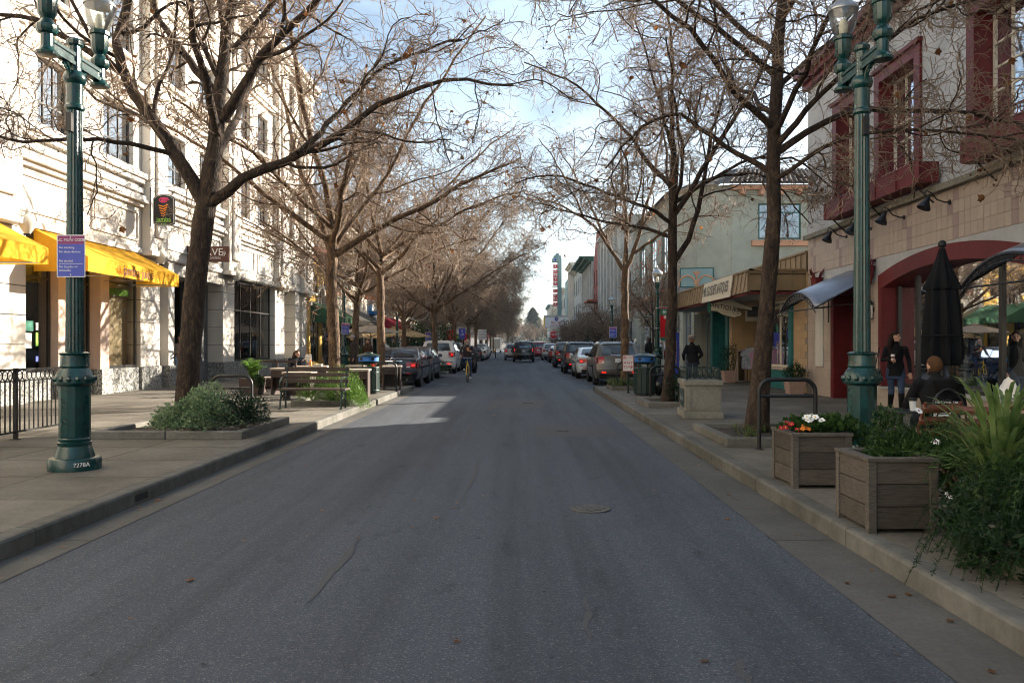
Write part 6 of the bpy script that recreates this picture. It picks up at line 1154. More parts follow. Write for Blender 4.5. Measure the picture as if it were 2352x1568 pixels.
def car(kind, paintk, label, x, y, lit=False, plate=None, rz=0, spare=False, soft=False, emblem=False, scale=1, stick=False, high=False, group=None):
    S_ = SHAPES[kind]; L_, W, H, ax, r, belt = S_['L'], S_['W'], S_['H'], S_['ax'], S_['r'], S_['belt']; top = S_['top']
    t = thing('parked_car' if not group else 'car', label, 'car', (x, y, 0), rz, group or 'cars parked along the street', scale)
    def hw(yy, z):
        q = W/2
        if z > belt: k = .965-.24*((z-belt)/(H-belt))**1.15
        elif z > .62: k = 1-.035*((z-.62)/(belt-.62))**1.5
        else: k = 1-.09*((.62-z)/.4)**2
        e = max(0, (.7-yy)/.7); k *= 1-.085*e*e; e = max(0, (yy-L_+.9)/.9); k *= 1-.13*e*e; return q*k
    bot = []; zb = .24
    for c in (ax[1], ax[0]):
        R = r+.055; a0 = math.asin((zb-r)/R) if abs(zb-r) < R else 0; n = 9
        for i in range(n+1): a = a0+(pi-2*a0)*i/n; bot.append((c+R*cos(a), r+R*sin(a)))
    ol = list(top)+[(L_-.25,.22)]+bot+[(.25,.28)]; M_ = len(ol); nt_ = len(top)
    bow = lambda f, yy, z: (.13*f*f*max(0, 1-yy/.5) if yy < .5 else (-.26*f*f*max(0, 1-(L_-yy)/.9) if yy > L_-.9 else 0))
    fr_ = [-1,-.8,-.45,0,.45,.8,1]
    def S3(yy, z, f, off=0): return (f*hw(yy, z)*.955, yy+bow(f, yy, z), z-.028*f*f*(z > belt))
    m = MB(); vs = []
    for (yy, z) in ol:
        for f in fr_: vs.append(S3(yy, z, f))
    K = len(fr_); m.add(vs, [(i*K+j, i*K+j+1, ((i+1) % M_)*K+j+1, ((i+1) % M_)*K+j) for i in range(M_) for j in range(K-1)])
    for s in (-1, 1):
        vs = []; fs = []; lo = (0, .012, .04, .12, .4, .75, 1.0)
        for (yy, z) in ol:
            sy = min(max(yy, .9), L_-1.0); sz = min(max(z, .70), .74); d = math.hypot(yy-sy, z-sz) or 1
            for q, a in enumerate(lo):
                if q == 0: p = S3(yy, z, s); vs.append(p); continue
                k = a/d if q < 3 else a
                Y, Z = yy+(sy-yy)*min(k, 1), z+(sz-z)*min(k, 1); b = bow(1, yy, z)*(1-min(1, k*3)); x_ = hw(Y, Z)*(.978 if q == 1 else .995 if q == 2 else 1); vs.append((s*x_, Y+b, Z))
        n = len(lo)
        for i in range(M_):
            for q in range(n-1): a, b, c, d = i*n+q, ((i+1) % M_)*n+q, ((i+1) % M_)*n+q+1, i*n+q+1; fs.append((a, b, c, d) if s < 0 else (d, c, b, a))
        m.add(vs, fs)
    body = m.build('body', PAINT[paintk], t, 38)
    bmm = bmesh.new(); bmm.from_mesh(body.data); bmesh.ops.remove_doubles(bmm, verts=bmm.verts, dist=.0008); bmesh.ops.recalc_face_normals(bmm, faces=bmm.faces); bmm.to_mesh(body.data); bmm.free(); body.data.set_sharp_from_angle(angle=radians(40))
    # glass
    for s in (-1, 1):
        for poly in S_['win']:
            cy = sum(p[0] for p in poly)/len(poly); cz = sum(p[1] for p in poly)/len(poly)
            MB().add([(s*(hw(a, b)+.004), cy+(a-cy)*1.05, cz+(b-cz)*1.09) for a, b in poly], [tuple(range(len(poly)))]).build('window_trim', 'blk', t); MB().add([(s*(hw(a, b)+.009), a, b) for a, b in poly], [tuple(range(len(poly)))]).build('side_window', 'carglass', t)
        hy = 2.95 if kind in ('sedan', 'hatch') else 3.0 if kind == 'suv' else 3.25
        mi = MB().ball((s*(hw(hy, belt)+.10), hy, belt+.07), .1, n=10, k=7, sc_=(.95, .5, .8)).tube([(s*hw(hy, belt), hy+.03, belt), (s*(hw(hy, belt)+.08), hy+.02, belt+.03)], .025, 5); mi.build('wing_mirror', 'plastic' if paintk in ('taupe', 'silver') else PAINT[paintk], t, 50)
        for hx in (1.55, 2.65): MB().box(s*hw(hx, belt-.12), s*(hw(hx, belt-.12)+.025), hx-.1, hx+.1, belt-.14, belt-.11).build('door_handle', PAINT[paintk], t)
        for gx in (1.24, 2.14, 3.2): MB().box(s*(hw(gx, .6)-.004), s*(hw(gx, .6)+.002), gx-.004, gx+.004, .36, belt-.03).build('door_gap', 'blk', t)
    yz = np.array(top); pathd = np.r_[0, np.cumsum(np.linalg.norm(np.diff(yz, axis=0), axis=1))]; imax = int(np.argmax(yz[:, 1]))
    def strip(name, ya, yb_, mat, fa, fb, off=.008, front=False):
        idx = [i for i in range(len(top)) if (i >= imax if front else i <= imax)]; yy = np.array([top[i][0] for i in idx]); zz = np.array([top[i][1] for i in idx]); m = MB(); nv = 8
        def f(u, v):
            q = ya+(yb_-ya)*v; z = float(np.interp(q, yy, zz)); dq = .02; z2 = float(np.interp(q+dq, yy, zz)); nrm = Vector((0, -(z2-z), dq)).normalized(); ff = (2*u-1)*(fa+(fb-fa)*v); p = Vector(S3(q, z, ff))+nrm*off; return tuple(p)
        m.grid(f, 8, nv); return m.build(name, mat, t, 60)
    strip('rear_window', S_['rw'][0], S_['rw'][1], 'carglass', .84, .80); strip('windscreen', S_['ws'][1], S_['ws'][0], 'carglass', .88, .82, .008, True)
    ri = [(a, b) for a, b in top[:imax+1] if a < .5]; rz_ = np.array([b for a, b in ri]); ry_ = np.array([a for a, b in ri])
    def rear(name, z0, z1, f0, f1, mat, off=.012, nv=4):
        def f(u, v): z = z0+(z1-z0)*v; yy = float(np.interp(z, rz_, ry_)); p = S3(yy, z, f0+(f1-f0)*u); return (p[0], p[1]-off, p[2])
        return MB().grid(f, 5, nv).build(name, mat, t, 60)
    z0, z1, tf = S_['tl']
    for s in (-1, 1):
        a, b = (1-tf, 1.005) if s > 0 else (-1.005, -1+tf); o = rear('tail_light', z0, z1, a, b, 'tail'); MB().add([(s*(hw(p, q)+.008), p, q) for p, q in ((.10,z0+.02),(.10,z1-.02),(.36,z1-.03),(.30,z0+.05))], [(0,1,2,3)]).build('lens_wrap', 'tail', o)
        rear('reverse_lens', z0+(z1-z0)*.06, z0+(z1-z0)*.26, s*(1-tf*.98), s*(1-tf*.6), 'clearl', .016)
        if lit: rear('lit_lamp', z0+(z1-z0)*.30, z0+(z1-z0)*.62, s*(1-tf*.42), s*(1-tf*.12), 'tailon', .018)
        rear('reflector', .50, .545, s*.62, s*.82, 'tailon' if high else 'tail', .014)
    pz, ph = S_['pl']; pyy = float(np.interp(pz, rz_, ry_))-.02
    pl = MB().box(-.155, .155, pyy-.012, pyy, pz-.075, pz+.075).build('number_plate', 'plate', t)
    if plate: text(plate, .082, 'blk', pl, (0, pyy-.014, pz-.008), FACE_S, 'plate_number', sx=.95)
    rear('trunk_chrome', z1+.03, z1+.06, -.42, .42, 'chrome', .014, 1)
    if emblem: MB().tube([(.075*cos(a), pyy-.03, z1+.01-.02+.05*sin(a)+.12) for a in [2*pi*i/14 for i in range(15)]], .008, 4).build('emblem', 'chrome', t)
    rear('bumper_step', .60, .63, -.97, .97, 'plastic', .01, 1); rear('valance', .30, .44, -.9, .9, 'plastic', .01, 2)
    MB().tube([(.5,.12,.30),(.5,-.0,.30)], .03, 8).build('exhaust_pipe', 'steel', t)
    for s in (-1, 1):
        for c in ax:
            a, b = wheel_meshes(r); o = link('wheel', a, t, (s*(W/2-.12), c, r), (0, s*pi/2, 0)); link('rim', b, o)
    if S_.get('rails'):
        for s in (-1, 1): x_ = s*(hw(1.5, H-.05)*.86); MB().tube([(x_,.75,H-.04),(x_,.85,H+.03),(x_,2.2,H+.035),(x_,2.35,H-.03)], .018, 6).build('roof_rail', 'plastic', t)
        strip('spoiler', S_['rw'][1]+.02, S_['rw'][1]+.2, PAINT[paintk], .86, .9, .04)
    if spare: MB().lathe([(.36,-.11),(.38,-.09),(.38,.09),(.2,.12)], n=24).build('spare_wheel', 'rubber', t, 40, loc=(.2, -.10, .98), rot=(radians(90), 0, 0))
    if soft: strip('soft_top', .3, 2.6, 'blk', .9, .9, .012)
    if stick: MB().lathe([(.06,-.002),(.06,.002)], n=14).build('round_sticker', 'goldi', t, loc=(-.45, -.008, .70), rot=(radians(90), 0, 0))
    for s in (-1, 1): MB().ball((s*W*.36, L_-.28, .70), .12, n=8, k=6, sc_=(1.1, .9, .6)).build('headlight', 'clearl', t)
    return t
car('sedan', 'navy', 'dark navy sedan with silver number plate parked nearest on the left', -4.52, 28.15, True, '5YQY642', emblem=True)
car('hatch', 'slate', 'slate blue hatchback parked ahead of the navy sedan on the left', -4.6, 33.4)
car('suv', 'pearl', 'white sport utility car with lit red tail lamps on the left', -4.42, 42.4, True, scale=1.04, high=True)
car('suv', 'black', 'black utility car parked ahead of the white one on the left', -4.4, 48.0)
car('hatch', 'char', 'low charcoal convertible with black soft top on the left', -4.45, 75.5, False, soft=True, scale=(1,1,.88)); car('sedan', 'white', 'white sedan parked beyond the charcoal convertible', -4.4, 82); car('suv', 'white', 'white wagon parked last in the left row', -4.5, 89)
car('suv', 'taupe', 'taupe sport utility car parked nearest on the right', 3.72, 29.9, False, 'B', high=True, scale=(.98,1,.97)); car('sedan', 'white', 'white sedan with bright tail lamp and round sticker on the right', 3.45, 35.6, True, stick=True); car('suv', 'black', 'glossy black sport utility car behind the white sedan on the right', 3.25, 42.0, False, high=True)
car('suv', 'char', 'charcoal sport utility car third along the right kerb', 3.25, 53.4, False, high=True, scale=1.03); car('hatch', 'darkred', 'dark red hatchback in the right parked row', 3.35, 69); car('suv', 'silver', 'silver utility car far along the right kerb', 3.1, 80)
car('big', 'black', 'big black utility vehicle driving away in mid road', .30, 71.5, True, None, group='vehicles driving down the street'); car('suv', 'silver', 'silver utility car with spare wheel driving on the left of the black one', -.75, 80.5, True, spare=True, group='vehicles driving down the street', scale=(.95,.92,1)); car('big', 'red', 'bright red truck just past the big black vehicle', 1.95, 86, True, group='vehicles driving down the street')
car('sedan', 'char', 'dark car glimpsed at the far junction on the left', -5.2, 112); dv = thing('delivery_van', 'distant white box van at the end of the street', 'van', (-5.0, 160, 0)); MB().box(-1.1, 1.1, 0, 4.5, .5, 3.1).build('box', 'wht', dv, bevel=.05); MB().box(-1.0, 1.0, 4.5, 6.2, .5, 2.3).build('cab', 'wht', dv, bevel=.15); MB().box(-.9, .9, -.02, 0, .9, 2.8).build('rear_door', 'gwall', dv)
for s in (-1, 1):
    for yy in (1.0, 5.3): link('wheel', wheel_meshes(.40)[0], dv, (s*.95, yy, .4), (0, s*pi/2, 0))
# ---------------------------------------------------------------- bicycles
def bicycle(label, loc, rz, paintm, group=None):
    """front wheel towards local -Y"""
    t = thing('bicycle', label, 'bicycle', loc, rz, group); R = .33
    for nm, y in (('front_wheel', -.52), ('rear_wheel', .50)):
        wv = MB().tube([(0, y+R*cos(a), R+R*sin(a)) for a in [2*pi*i/32 for i in range(33)]], .024, 8, cap=False).build(nm, 'rubber', t, 60); MB().tube([(0, y+(R-.03)*cos(a), R+(R-.03)*sin(a)) for a in [2*pi*i/32 for i in range(33)]], .012, 6, cap=False).build('rim', 'alloy', wv, 60); m = MB()
        for k in range(14): a = 2*pi*k/14; m.tube([(.02*(-1)**k, y, R), (0, y+(R-.03)*cos(a), R+(R-.03)*sin(a))], .0025, 3)
        m.build('spokes', 'steel', wv); MB().tube([(-.05,y,R),(.05,y,R)], .02, 8).build('hub', 'steel', wv)
    bbk, st, hd0, hd1 = (0,.07,.28), (0,.20,.80), (0,-.36,.72), (0,-.33,.86)
    MB().tube([bbk, st], .017, 8).tube([bbk, hd0], .019, 8).tube([(0,.19,.76), (0,-.34,.82)], .016, 8).tube([hd0, hd1], .02, 8).tube([(.03,.08,.28),(.05,.50,R)], .010, 6).tube([(-.03,.08,.28),(-.05,.50,R)], .010, 6).tube([(.02,.19,.74),(.05,.50,R)], .009, 6).tube([(-.02,.19,.74),(-.05,.50,R)], .009, 6).build('frame', paintm, t, 60)
    MB().tube([(0,-.36,.74),(.05,-.39,.68),(.055,-.52,R)], .013, 6).tube([(0,-.36,.74),(-.05,-.39,.68),(-.055,-.52,R)], .013, 6).build('fork', paintm, t, 60)
    MB().tube([(0,-.33,.84),(0,-.36,1.0)], .014, 6).tube([(-.30,-.30,1.03),(-.1,-.36,1.0),(.1,-.36,1.0),(.30,-.30,1.03)], .013, 8).build('handlebar', 'steel', t, 60)
    for s in (-1, 1): MB().tube([(s*.19,-.33,1.015),(s*.30,-.30,1.03)], .019, 8).build('grip', 'rubber', t)
    MB().tube([(0,.20,.80),(0,.22,.92)], .013, 6).build('seat_post', 'steel', t); MB().prism([(-.03,-.10),(.03,-.10),(.08,.10),(.06,.16),(-.06,.16),(-.08,.10)], lambda a, b: (a, .22+b, .92), lambda a, b: (a*1.1, .22+b, .97)).build('saddle', 'blk', t, bevel=.015)
    MB().lathe([(.09,-.01),(.09,.01)], n=20).build('chainring', 'steel', t, loc=(-.06,.07,.28), rot=(0, pi/2, 0)); MB().tube([(-.08,.07,.28),(-.08,.10,.45)], .012, 5).tube([(.08,.07,.28),(.08,.04,.11)], .012, 5).build('crank', 'steel', t)
    for s, y, z in ((-1,.10,.45),(1,.04,.11)): MB().box(s*.09, s*.18, y-.04, y+.04, z-.012, z+.012).build('pedal', 'blk', t)
    return t
BX, BY = -2.22, 33.4
cbk = bicycle('yellow framed bicycle ridden towards the camera', (BX, BY, 0), radians(6), 'goldi')
pn = thing('pannier_bag', 'long black bag hanging at the cyclist side', 'bag', (BX+.27, BY+.35, .45), radians(6)); MB().grid(lambda u, v: (.13*cos(2*pi*u)*(.4+.6*sin(pi*min(max(v, .06), .94))**.5), .17*sin(2*pi*u)*(.4+.6*sin(pi*min(max(v, .06), .94))**.5), .62*v-.1), 16, 10).build('bag', 'bagk', pn, 60); MB().tube([(0,-.15,.4),(0,-.17,.45),(0,0,.56)], .012, 5).build('strap', 'blk', pn)
for i, (x, y) in enumerate(((-6.5,93),(-6.2,95),(-6.6,97.5))): bicycle(('nearest', 'middle', 'farthest')[i]+' black bicycle parked by the far left concrete posts', (x, y, .15), 1.2+.3*i, 'blk', 'bicycles parked far left')
# ---------------------------------------------------------------- people
STAND = dict(pelvis=(0,0,.95), neck=(0,.01,1.44), head=(0,-.02,1.60), shL=(.170,0,1.375), elL=(.215,.03,1.11), wrL=(.215,-.05,.86), shR=(-.170,0,1.375), elR=(-.215,.03,1.11), wrR=(-.215,-.05,.86), hipL=(.09,0,.92), knL=(.10,-.02,.50), anL=(.10,.02,.085), toL=(.12,-.15,.035), hipR=(-.09,0,.92), knR=(-.10,-.02,.50), anR=(-.10,.02,.085), toR=(-.12,-.15,.035))
CL = {}
def clo(c): 
    k = tuple(c)
    if k not in CL: CL[k] = cloth('%d' % len(CL), c)
    return CL[k]
def person(label, loc, rz, J=None, top=(.02,.02,.022), bottom=(.03,.04,.08), shoe=(.02,.02,.02), skin='skin', hair=(.03,.018,.012), long=0, H=1.72, bulk=1.0, vox=.014, hem=0, boots=0, bald=False, hat=None, beard=None, face=(0,-1), name='person', hands=True, sleeve=1.0, extra=None, mannequin=False, glasses=False):
    j = {k: Vector(v) for k, v in {**STAND, **(J or {})}.items()}; s = H/1.72
    t = thing(name, label, 'person' if not mannequin else 'mannequin', loc, rz, None, s)
    segs = []; m = MB()
    def limb(a, b, ra, rb, mt):
        a, b = Vector(a), Vector(b); n = 4; m.tube([a.lerp(b, i/n) for i in range(n+1)], [ra+(rb-ra)*i/n for i in range(n+1)], 10); m.ball(a, ra, n=10, k=7); m.ball(b, rb, n=10, k=7); segs.append((a, b, ra, rb, mt))
    P, Nk = j['pelvis'], j['neck']; sd_ = (j['shL']-j['shR']).normalized(); hd_ = (j['hipL']-j['hipR']).normalized(); up = (Nk-P).normalized(); fw = up.cross(sd_).normalized()
    prof = [(-.10,.13,.105),(-.02,.168,.12),(.08,.160,.115),(.2,.148,.108),(.32,.165,.118),(.41,.166,.112),(.455,.13,.092),(.49,.085,.072),(.53,.055,.058)]; L0 = .49; ln = (Nk-P).length
    vs = []; fs = []; n = 16
    for h, a, b in prof:
        k = min(1, max(0, h/L0)); sv = (hd_*(1-k)+sd_*k).normalized(); f2 = up.cross(sv).normalized(); c = P+up*(h/L0*ln)
        for q in range(n): an_ = 2*pi*q/n; vs.append(c+sv*(a*bulk*cos(an_))+f2*(b*bulk*sin(an_)))
    for i in range(len(prof)-1):
        for q in range(n): fs.append((i*n+q, i*n+(q+1) % n, (i+1)*n+(q+1) % n, (i+1)*n+q))
    fs += [tuple(range(n))[::-1], tuple(range((len(prof)-1)*n, len(prof)*n))]; m.add(vs, fs)
    segs.append((P+up*(.06-hem), P+up*.44, .15, .16, 1)); segs.append((P-up*.10, P+up*.0-up*hem*.9, .15, .15, 2))
    if hem:
        vs = []; fs = []
        for h, a, b in ((.12,.165,.12),(-.05,.185,.14),(-hem,.20,.155)):
            for q in range(n): an_ = 2*pi*q/n; vs.append(P+up*h+hd_*(a*bulk*cos(an_))+up.cross(hd_)*(b*bulk*sin(an_)))
        for i in range(2):
            for q in range(n): fs.append((i*n+q, i*n+(q+1) % n, (i+1)*n+(q+1) % n, (i+1)*n+q))
        m.add(vs, fs+[tuple(range(n))[::-1], tuple(range(2*n, 3*n))])
    limb(Nk-up*.03, j['head']+Vector((0,.0,-.05)), .058, .052, 0)
    hc = j['head']; fdir = Vector((face[0], face[1], 0)).normalized(); hs = fdir.cross(Vector((0,0,1)))
    def hb(off, r, scl, mt=0):
        c = hc+fdir*off[1]+hs*off[0]+Vector((0,0,off[2])); mm = MB().ball((0,0,0), r, n=14, k=10, sc_=scl); ang = math.atan2(fdir.x, -fdir.y)
        m.add([(c.x+v[0]*cos(ang)-v[1]*sin(ang), c.y+v[0]*sin(ang)+v[1]*cos(ang), c.z+v[2]) for v in mm.v], mm.f); segs.append((c, c, r*min(scl), r*min(scl), mt))
    hb((0,0,.02), .1, (.76,.94,1.02)); hb((0,.022,-.055), .07, (.82,.9,.9)); hb((0,.10,-.01), .016, (.9,1.2,1.6)); hb((.076,-.005,0), .022, (.5,.9,1.4)); hb((-.076,-.005,0), .022, (.5,.9,1.4))
    for q in 'LR':
        limb(Nk-up*.05, Vector(j['sh'+q])-up*.005, .046, .045*bulk, 1)
        limb(j['sh'+q], j['el'+q], .055*bulk, .045*bulk, 1); limb(j['el'+q], Vector(j['el'+q]).lerp(j['wr'+q], sleeve), .047*bulk, (.047-.013*sleeve)*bulk, 1); limb(Vector(j['el'+q]).lerp(j['wr'+q], sleeve*.9), j['wr'+q], .034, .027, 0)
        limb(j['hip'+q], j['kn'+q], .088, .060, 2); kb = Vector(j['kn'+q]).lerp(j['an'+q], .15)
        if boots: limb(j['kn'+q], kb, .060, .060, 2); limb(kb, j['an'+q], .063, .047, 3)
        else: limb(j['kn'+q], j['an'+q], .061, .045, 2)
        a, b = Vector(j['an'+q]), Vector(j['to'+q]); limb(a-Vector((0,0,.045)), b, .045, .036, 3); limb(a-Vector((0,0,.045))-(b-a)*.18, a-Vector((0,0,.045)), .04, .045, 3)
    tmp = m.build('tmp', 'skin'); mo = tmp.modifiers.new('r', 'REMESH'); mo.mode = 'VOXEL'; mo.voxel_size = vox; sm_ = tmp.modifiers.new('s', 'SMOOTH'); sm_.iterations = 3; sm_.factor = .5
    dg = bpy.context.evaluated_depsgraph_get(); me = bpy.data.meshes.new_from_object(tmp.evaluated_get(dg)); bpy.data.objects.remove(tmp)
    me.materials.clear(); sk = M[skin] if isinstance(skin, str) else skin
    for q in (sk, clo(top), clo(bottom), clo(shoe)): me.materials.append(q)
    nf = len(me.polygons); C = np.empty(nf*3); me.polygons.foreach_get('center', C); C = C.reshape(-1, 3); best = np.full(nf, 1e9); mi = np.zeros(nf, np.int32)
    for a, b, ra, rb, mt in segs:
        a, b = np.array(a), np.array(b); ab = b-a; l2 = max(ab@ab, 1e-9); tt = np.clip(((C-a)@ab)/l2, 0, 1); d = np.linalg.norm(C-(a+tt[:, None]*ab), axis=1)-(ra+(rb-ra)*tt); q = d < best; best[q] = d[q]; mi[q] = mt
    me.polygons.foreach_set('material_index', mi); me.polygons.foreach_set('use_smooth', np.ones(nf, bool)); me.name = 'body'; body = link('body', me, t)
    if hands:
        for q, sg in (('L', 1), ('R', -1)):
            el, wr = j['el'+q], j['wr'+q]; d = (wr-el).normalized(); sdv = d.cross(Vector((0, 1, .2))).normalized(); nv = d.cross(sdv).normalized(); h = MB(); cu_ = nv*(.6)
            h.tube([wr-d*.01, wr+d*.045, wr+d*.085], [.026, .034, .030], 8)
            for k, (o, l_) in enumerate(((-.027,.066),(-.009,.076),(.009,.070),(.026,.054))):
                b0 = wr+d*.08+sdv*o; b1 = b0+(d+cu_*.25).normalized()*l_*.5; h.tube([b0, b1, b1+(d*.6+cu_).normalized()*l_*.5], [.0095, .009, .007], 6)
            b0 = wr+d*.03-sdv*.026; h.tube([b0, b0+(d*.7-sdv*.7+nv*.4).normalized()*.035, b0+(d*1.0-sdv*.35+nv*.6).normalized()*.06], [.011, .0105, .008], 6); h.build('hand', sk, t, 60)
    if not mannequin and not bald is None:
        hm = MB(); K1, K2 = 22, 14; vs = []; keep = []; R = .1
        for i in range(K2+1):
            for k in range(K1):
                th, ph = pi*i/K2, 2*pi*k/K1; d = Vector((sin(th)*cos(ph), sin(th)*sin(ph), cos(th))); p = Vector((d.x*R*.80, d.y*R*1.0, d.z*R*1.07+.025)); vs.append(hc+hs*p.x+fdir*p.y+Vector((0,0,p.z)))
        fs = []
        for i in range(K2):
            for k in range(K1):
                th, ph = pi*(i+.5)/K2, 2*pi*(k+.5)/K1; fy, fz = sin(th)*sin(ph), cos(th)
                if bald: ok = fy < .25 and -.75 < fz < .45
                else: ok = fz > .62 or (fz > .25 and fy < .72) or (fy < .12 and fz > -.72)
                if ok: fs.append((i*K1+k, i*K1+(k+1) % K1, (i+1)*K1+(k+1) % K1, (i+1)*K1+k))
        hm.add(vs, fs)
        if long:
            for q in range(9):
                a = -.95+1.9*q/8; x0 = .082*sin(a*1.55); y0 = -.085*cos(a*1.2); p = [hc+hs*(x0*k1)+fdir*(y0*k1-k2)+Vector((0,0,z)) for k1, k2, z in ((.9,0,.05),(1.12,0,-.06),(1.2,.015,-.06-long*.5),(1.15,.02,-.06-long))]; hm.tube(p, [.03,.032,.03,.012], 6)
        ho = hm.build('hair', clo(hair), t, 70); q = ho.modifiers.new('s', 'SOLIDIFY'); q.thickness = .014; q.offset = 1
        e = MB()
        for sg in (-1, 1): e.ball(hc+hs*(.032*sg)+fdir*.086+Vector((0,0,.012)), .0085, n=6, k=4)
        e.build('eyes', 'blk', t); mq = MB(); mq.tube([hc+fdir*.092+hs*(-.022)+Vector((0,0,-.06)), hc+fdir*.096+Vector((0,0,-.058)), hc+fdir*.092+hs*.022+Vector((0,0,-.06))], .006, 5); mq.build('mouth', clo((.28,.09,.08)), t)
        br = MB()
        for sg in (-1, 1): br.tube([hc+hs*(.015*sg)+fdir*.09+Vector((0,0,.034)), hc+hs*(.048*sg)+fdir*.08+Vector((0,0,.036))], .005, 4)
        br.build('eyebrows', clo(hair), t)
        if beard: bm_ = MB(); bm_.ball(hc+fdir*.045+Vector((0,0,-.085)), .06, n=10, k=7, sc_=(1,.9,.85)); bm_.build('beard', clo(beard), t, 60)
        if glasses:
            gm = MB()
            for sg in (-1, 1): gm.tube([hc+hs*(.034*sg+.022*cos(a))+fdir*.097+Vector((0,0,.012+.017*sin(a))) for a in [2*pi*i/10 for i in range(11)]], .003, 4); gm.tube([hc+hs*(.056*sg)+fdir*.095+Vector((0,0,.014)), hc+hs*(.08*sg)+Vector((0,0,.014))], .003, 4)
            gm.build('glasses', 'blk', t)
    if hat:
        hmat = clo(hat[1]); c = hc+Vector((0,.0,.055)); kind = hat[0]
        if kind == 'brim': MB().lathe([(.165,0),(.17,.008),(.105,.02),(.098,.07),(.085,.105),(.03,.112)], tuple(c), 20).build('hat', hmat, t, 40); MB().lathe([(.107,.02),(.106,.045)], tuple(c), 20).build('hat_band', 'blk', t)
        else: MB().lathe([(.098,-.01),(.098,.03),(.08,.07),(.03,.085)], tuple(c), 16, 0, 0, .86, 1.05).build('cap', hmat, t, 50); MB().add([tuple(c+fdir*.08+hs*.07), tuple(c+fdir*.19+hs*.045+Vector((0,0,-.01))), tuple(c+fdir*.19-hs*.045+Vector((0,0,-.01))), tuple(c+fdir*.08-hs*.07)], [(0,1,2,3)]).build('cap_peak', hmat, t)
    return t
WALK = dict(knL=(.09,-.16,.51), anL=(.09,-.16,.09), toL=(.10,-.32,.05), knR=(-.08,-.02,.49), anR=(-.08,.22,.14), toR=(-.08,.10,.04), elL=(.24,.06,1.13), wrL=(.24,.10,.88))
SIT = dict(pelvis=(0,0,.52), neck=(0,-.02,1.0), head=(0,-.05,1.155), shL=(.185,-.01,.955), elL=(.25,-.05,.70), wrL=(.13,-.28,.66), shR=(-.185,-.01,.955), elR=(-.25,-.05,.70), wrR=(-.13,-.28,.66), hipL=(.09,-.03,.50), knL=(.12,-.44,.50), anL=(.12,-.42,.09), toL=(.13,-.58,.04), hipR=(-.09,-.03,.50), knR=(-.12,-.44,.50), anR=(-.12,-.42,.09), toR=(-.13,-.58,.04))
# woman in black walking past the arched window
wm = person('woman in black coat and tall boots walking with a cup past the arched window', (7.35, 15.6, .15), radians(-18), {**WALK, 'elR': (-.24,.02,1.14), 'wrR': (-.10,-.21,1.14), 'elL': (.26,.05,1.13), 'wrL': (.27,-.02,.88)}, (.008,.008,.009), (.035,.055,.10), (.007,.007,.007), hair=(.018,.010,.008), long=.26, H=1.64, bulk=.97, hem=.20, boots=1, face=(.75,-.65), vox=.011)
tc_ = thing('paper_cup', 'white paper cup in the walking woman hand', 'cup', (7.20, 15.39, 1.24)); MB().lathe([(.028,0),(.037,.09)], n=14).build('cup', 'wht', tc_, 40); MB().lathe([(.039,.09),(.039,.1),(.03,.108)], n=14).build('lid', 'wht', tc_, 40); MB().lathe([(.033,.03),(.036,.065)], n=14).build('sleeve', 'sbrown', tc_)
hb_ = thing('handbag', 'black handbag hanging at the walking woman hip', 'handbag', (7.02, 15.66, .93)); MB().grid(lambda u, v: (.075*cos(2*pi*u)*(.35+.65*sin(pi*min(max(v,.08),.92))**.4), .13*sin(2*pi*u)*(.35+.65*sin(pi*min(max(v,.08),.92))**.4), .26*v-.13), 16, 8).build('bag', 'bagk', hb_, 60); MB().tube([(0,-.10,.10),(.02,-.06,.35),(.04,0,.55),(.02,.06,.35),(0,.10,.10)], .009, 5).build('strap', 'bagk', hb_)
# man seated with his back to us
sm = person('man in black printed hoodie seated with his back to us at the cafe table', (4.86, 9.2, .10), radians(180-8), {**SIT, 'neck': (0,-.12,.97), 'head': (.0,-.19,1.11), 'shL': (.20,-.09,.93), 'shR': (-.20,-.09,.93), 'elL': (.29,-.20,.68), 'wrL': (.16,-.42,.68), 'elR': (-.29,-.20,.68), 'wrR': (-.16,-.42,.68)}, (.010,.010,.011), (.014,.018,.03), (.02,.02,.02), hair=(.085,.04,.018), H=1.80, bulk=1.24, face=(.30,-1), vox=.011)
hd = MB().grid(lambda u, v: (.15*(2*u-1)*(1-.35*v), .17+.03*sin(pi*u)-.05*v, .985-.14*v+.02*sin(pi*u)), 8, 4).build('hood', clo((.010,.010,.011)), sm, 60, solid=.03)
pr = link('back_print', None, sm, (0, .158, .66), (radians(97), 0, radians(180))); text('Northwestern', .05, 'wht', pr, (0, .085, 0), (0,0,0))
for x0, x1, y0, y1 in ((-.13,.045,-.10,.055),(.055,.13,-.10,.055)): MB().box(x0, x1, y0, y1, -.002, .001).build('print_block', 'wht', pr)
for k in range(3): MB().box(-.085, .125, .02-.035*k, .028-.035*k, .0015, .0025).build('print_line', 'blk', pr)
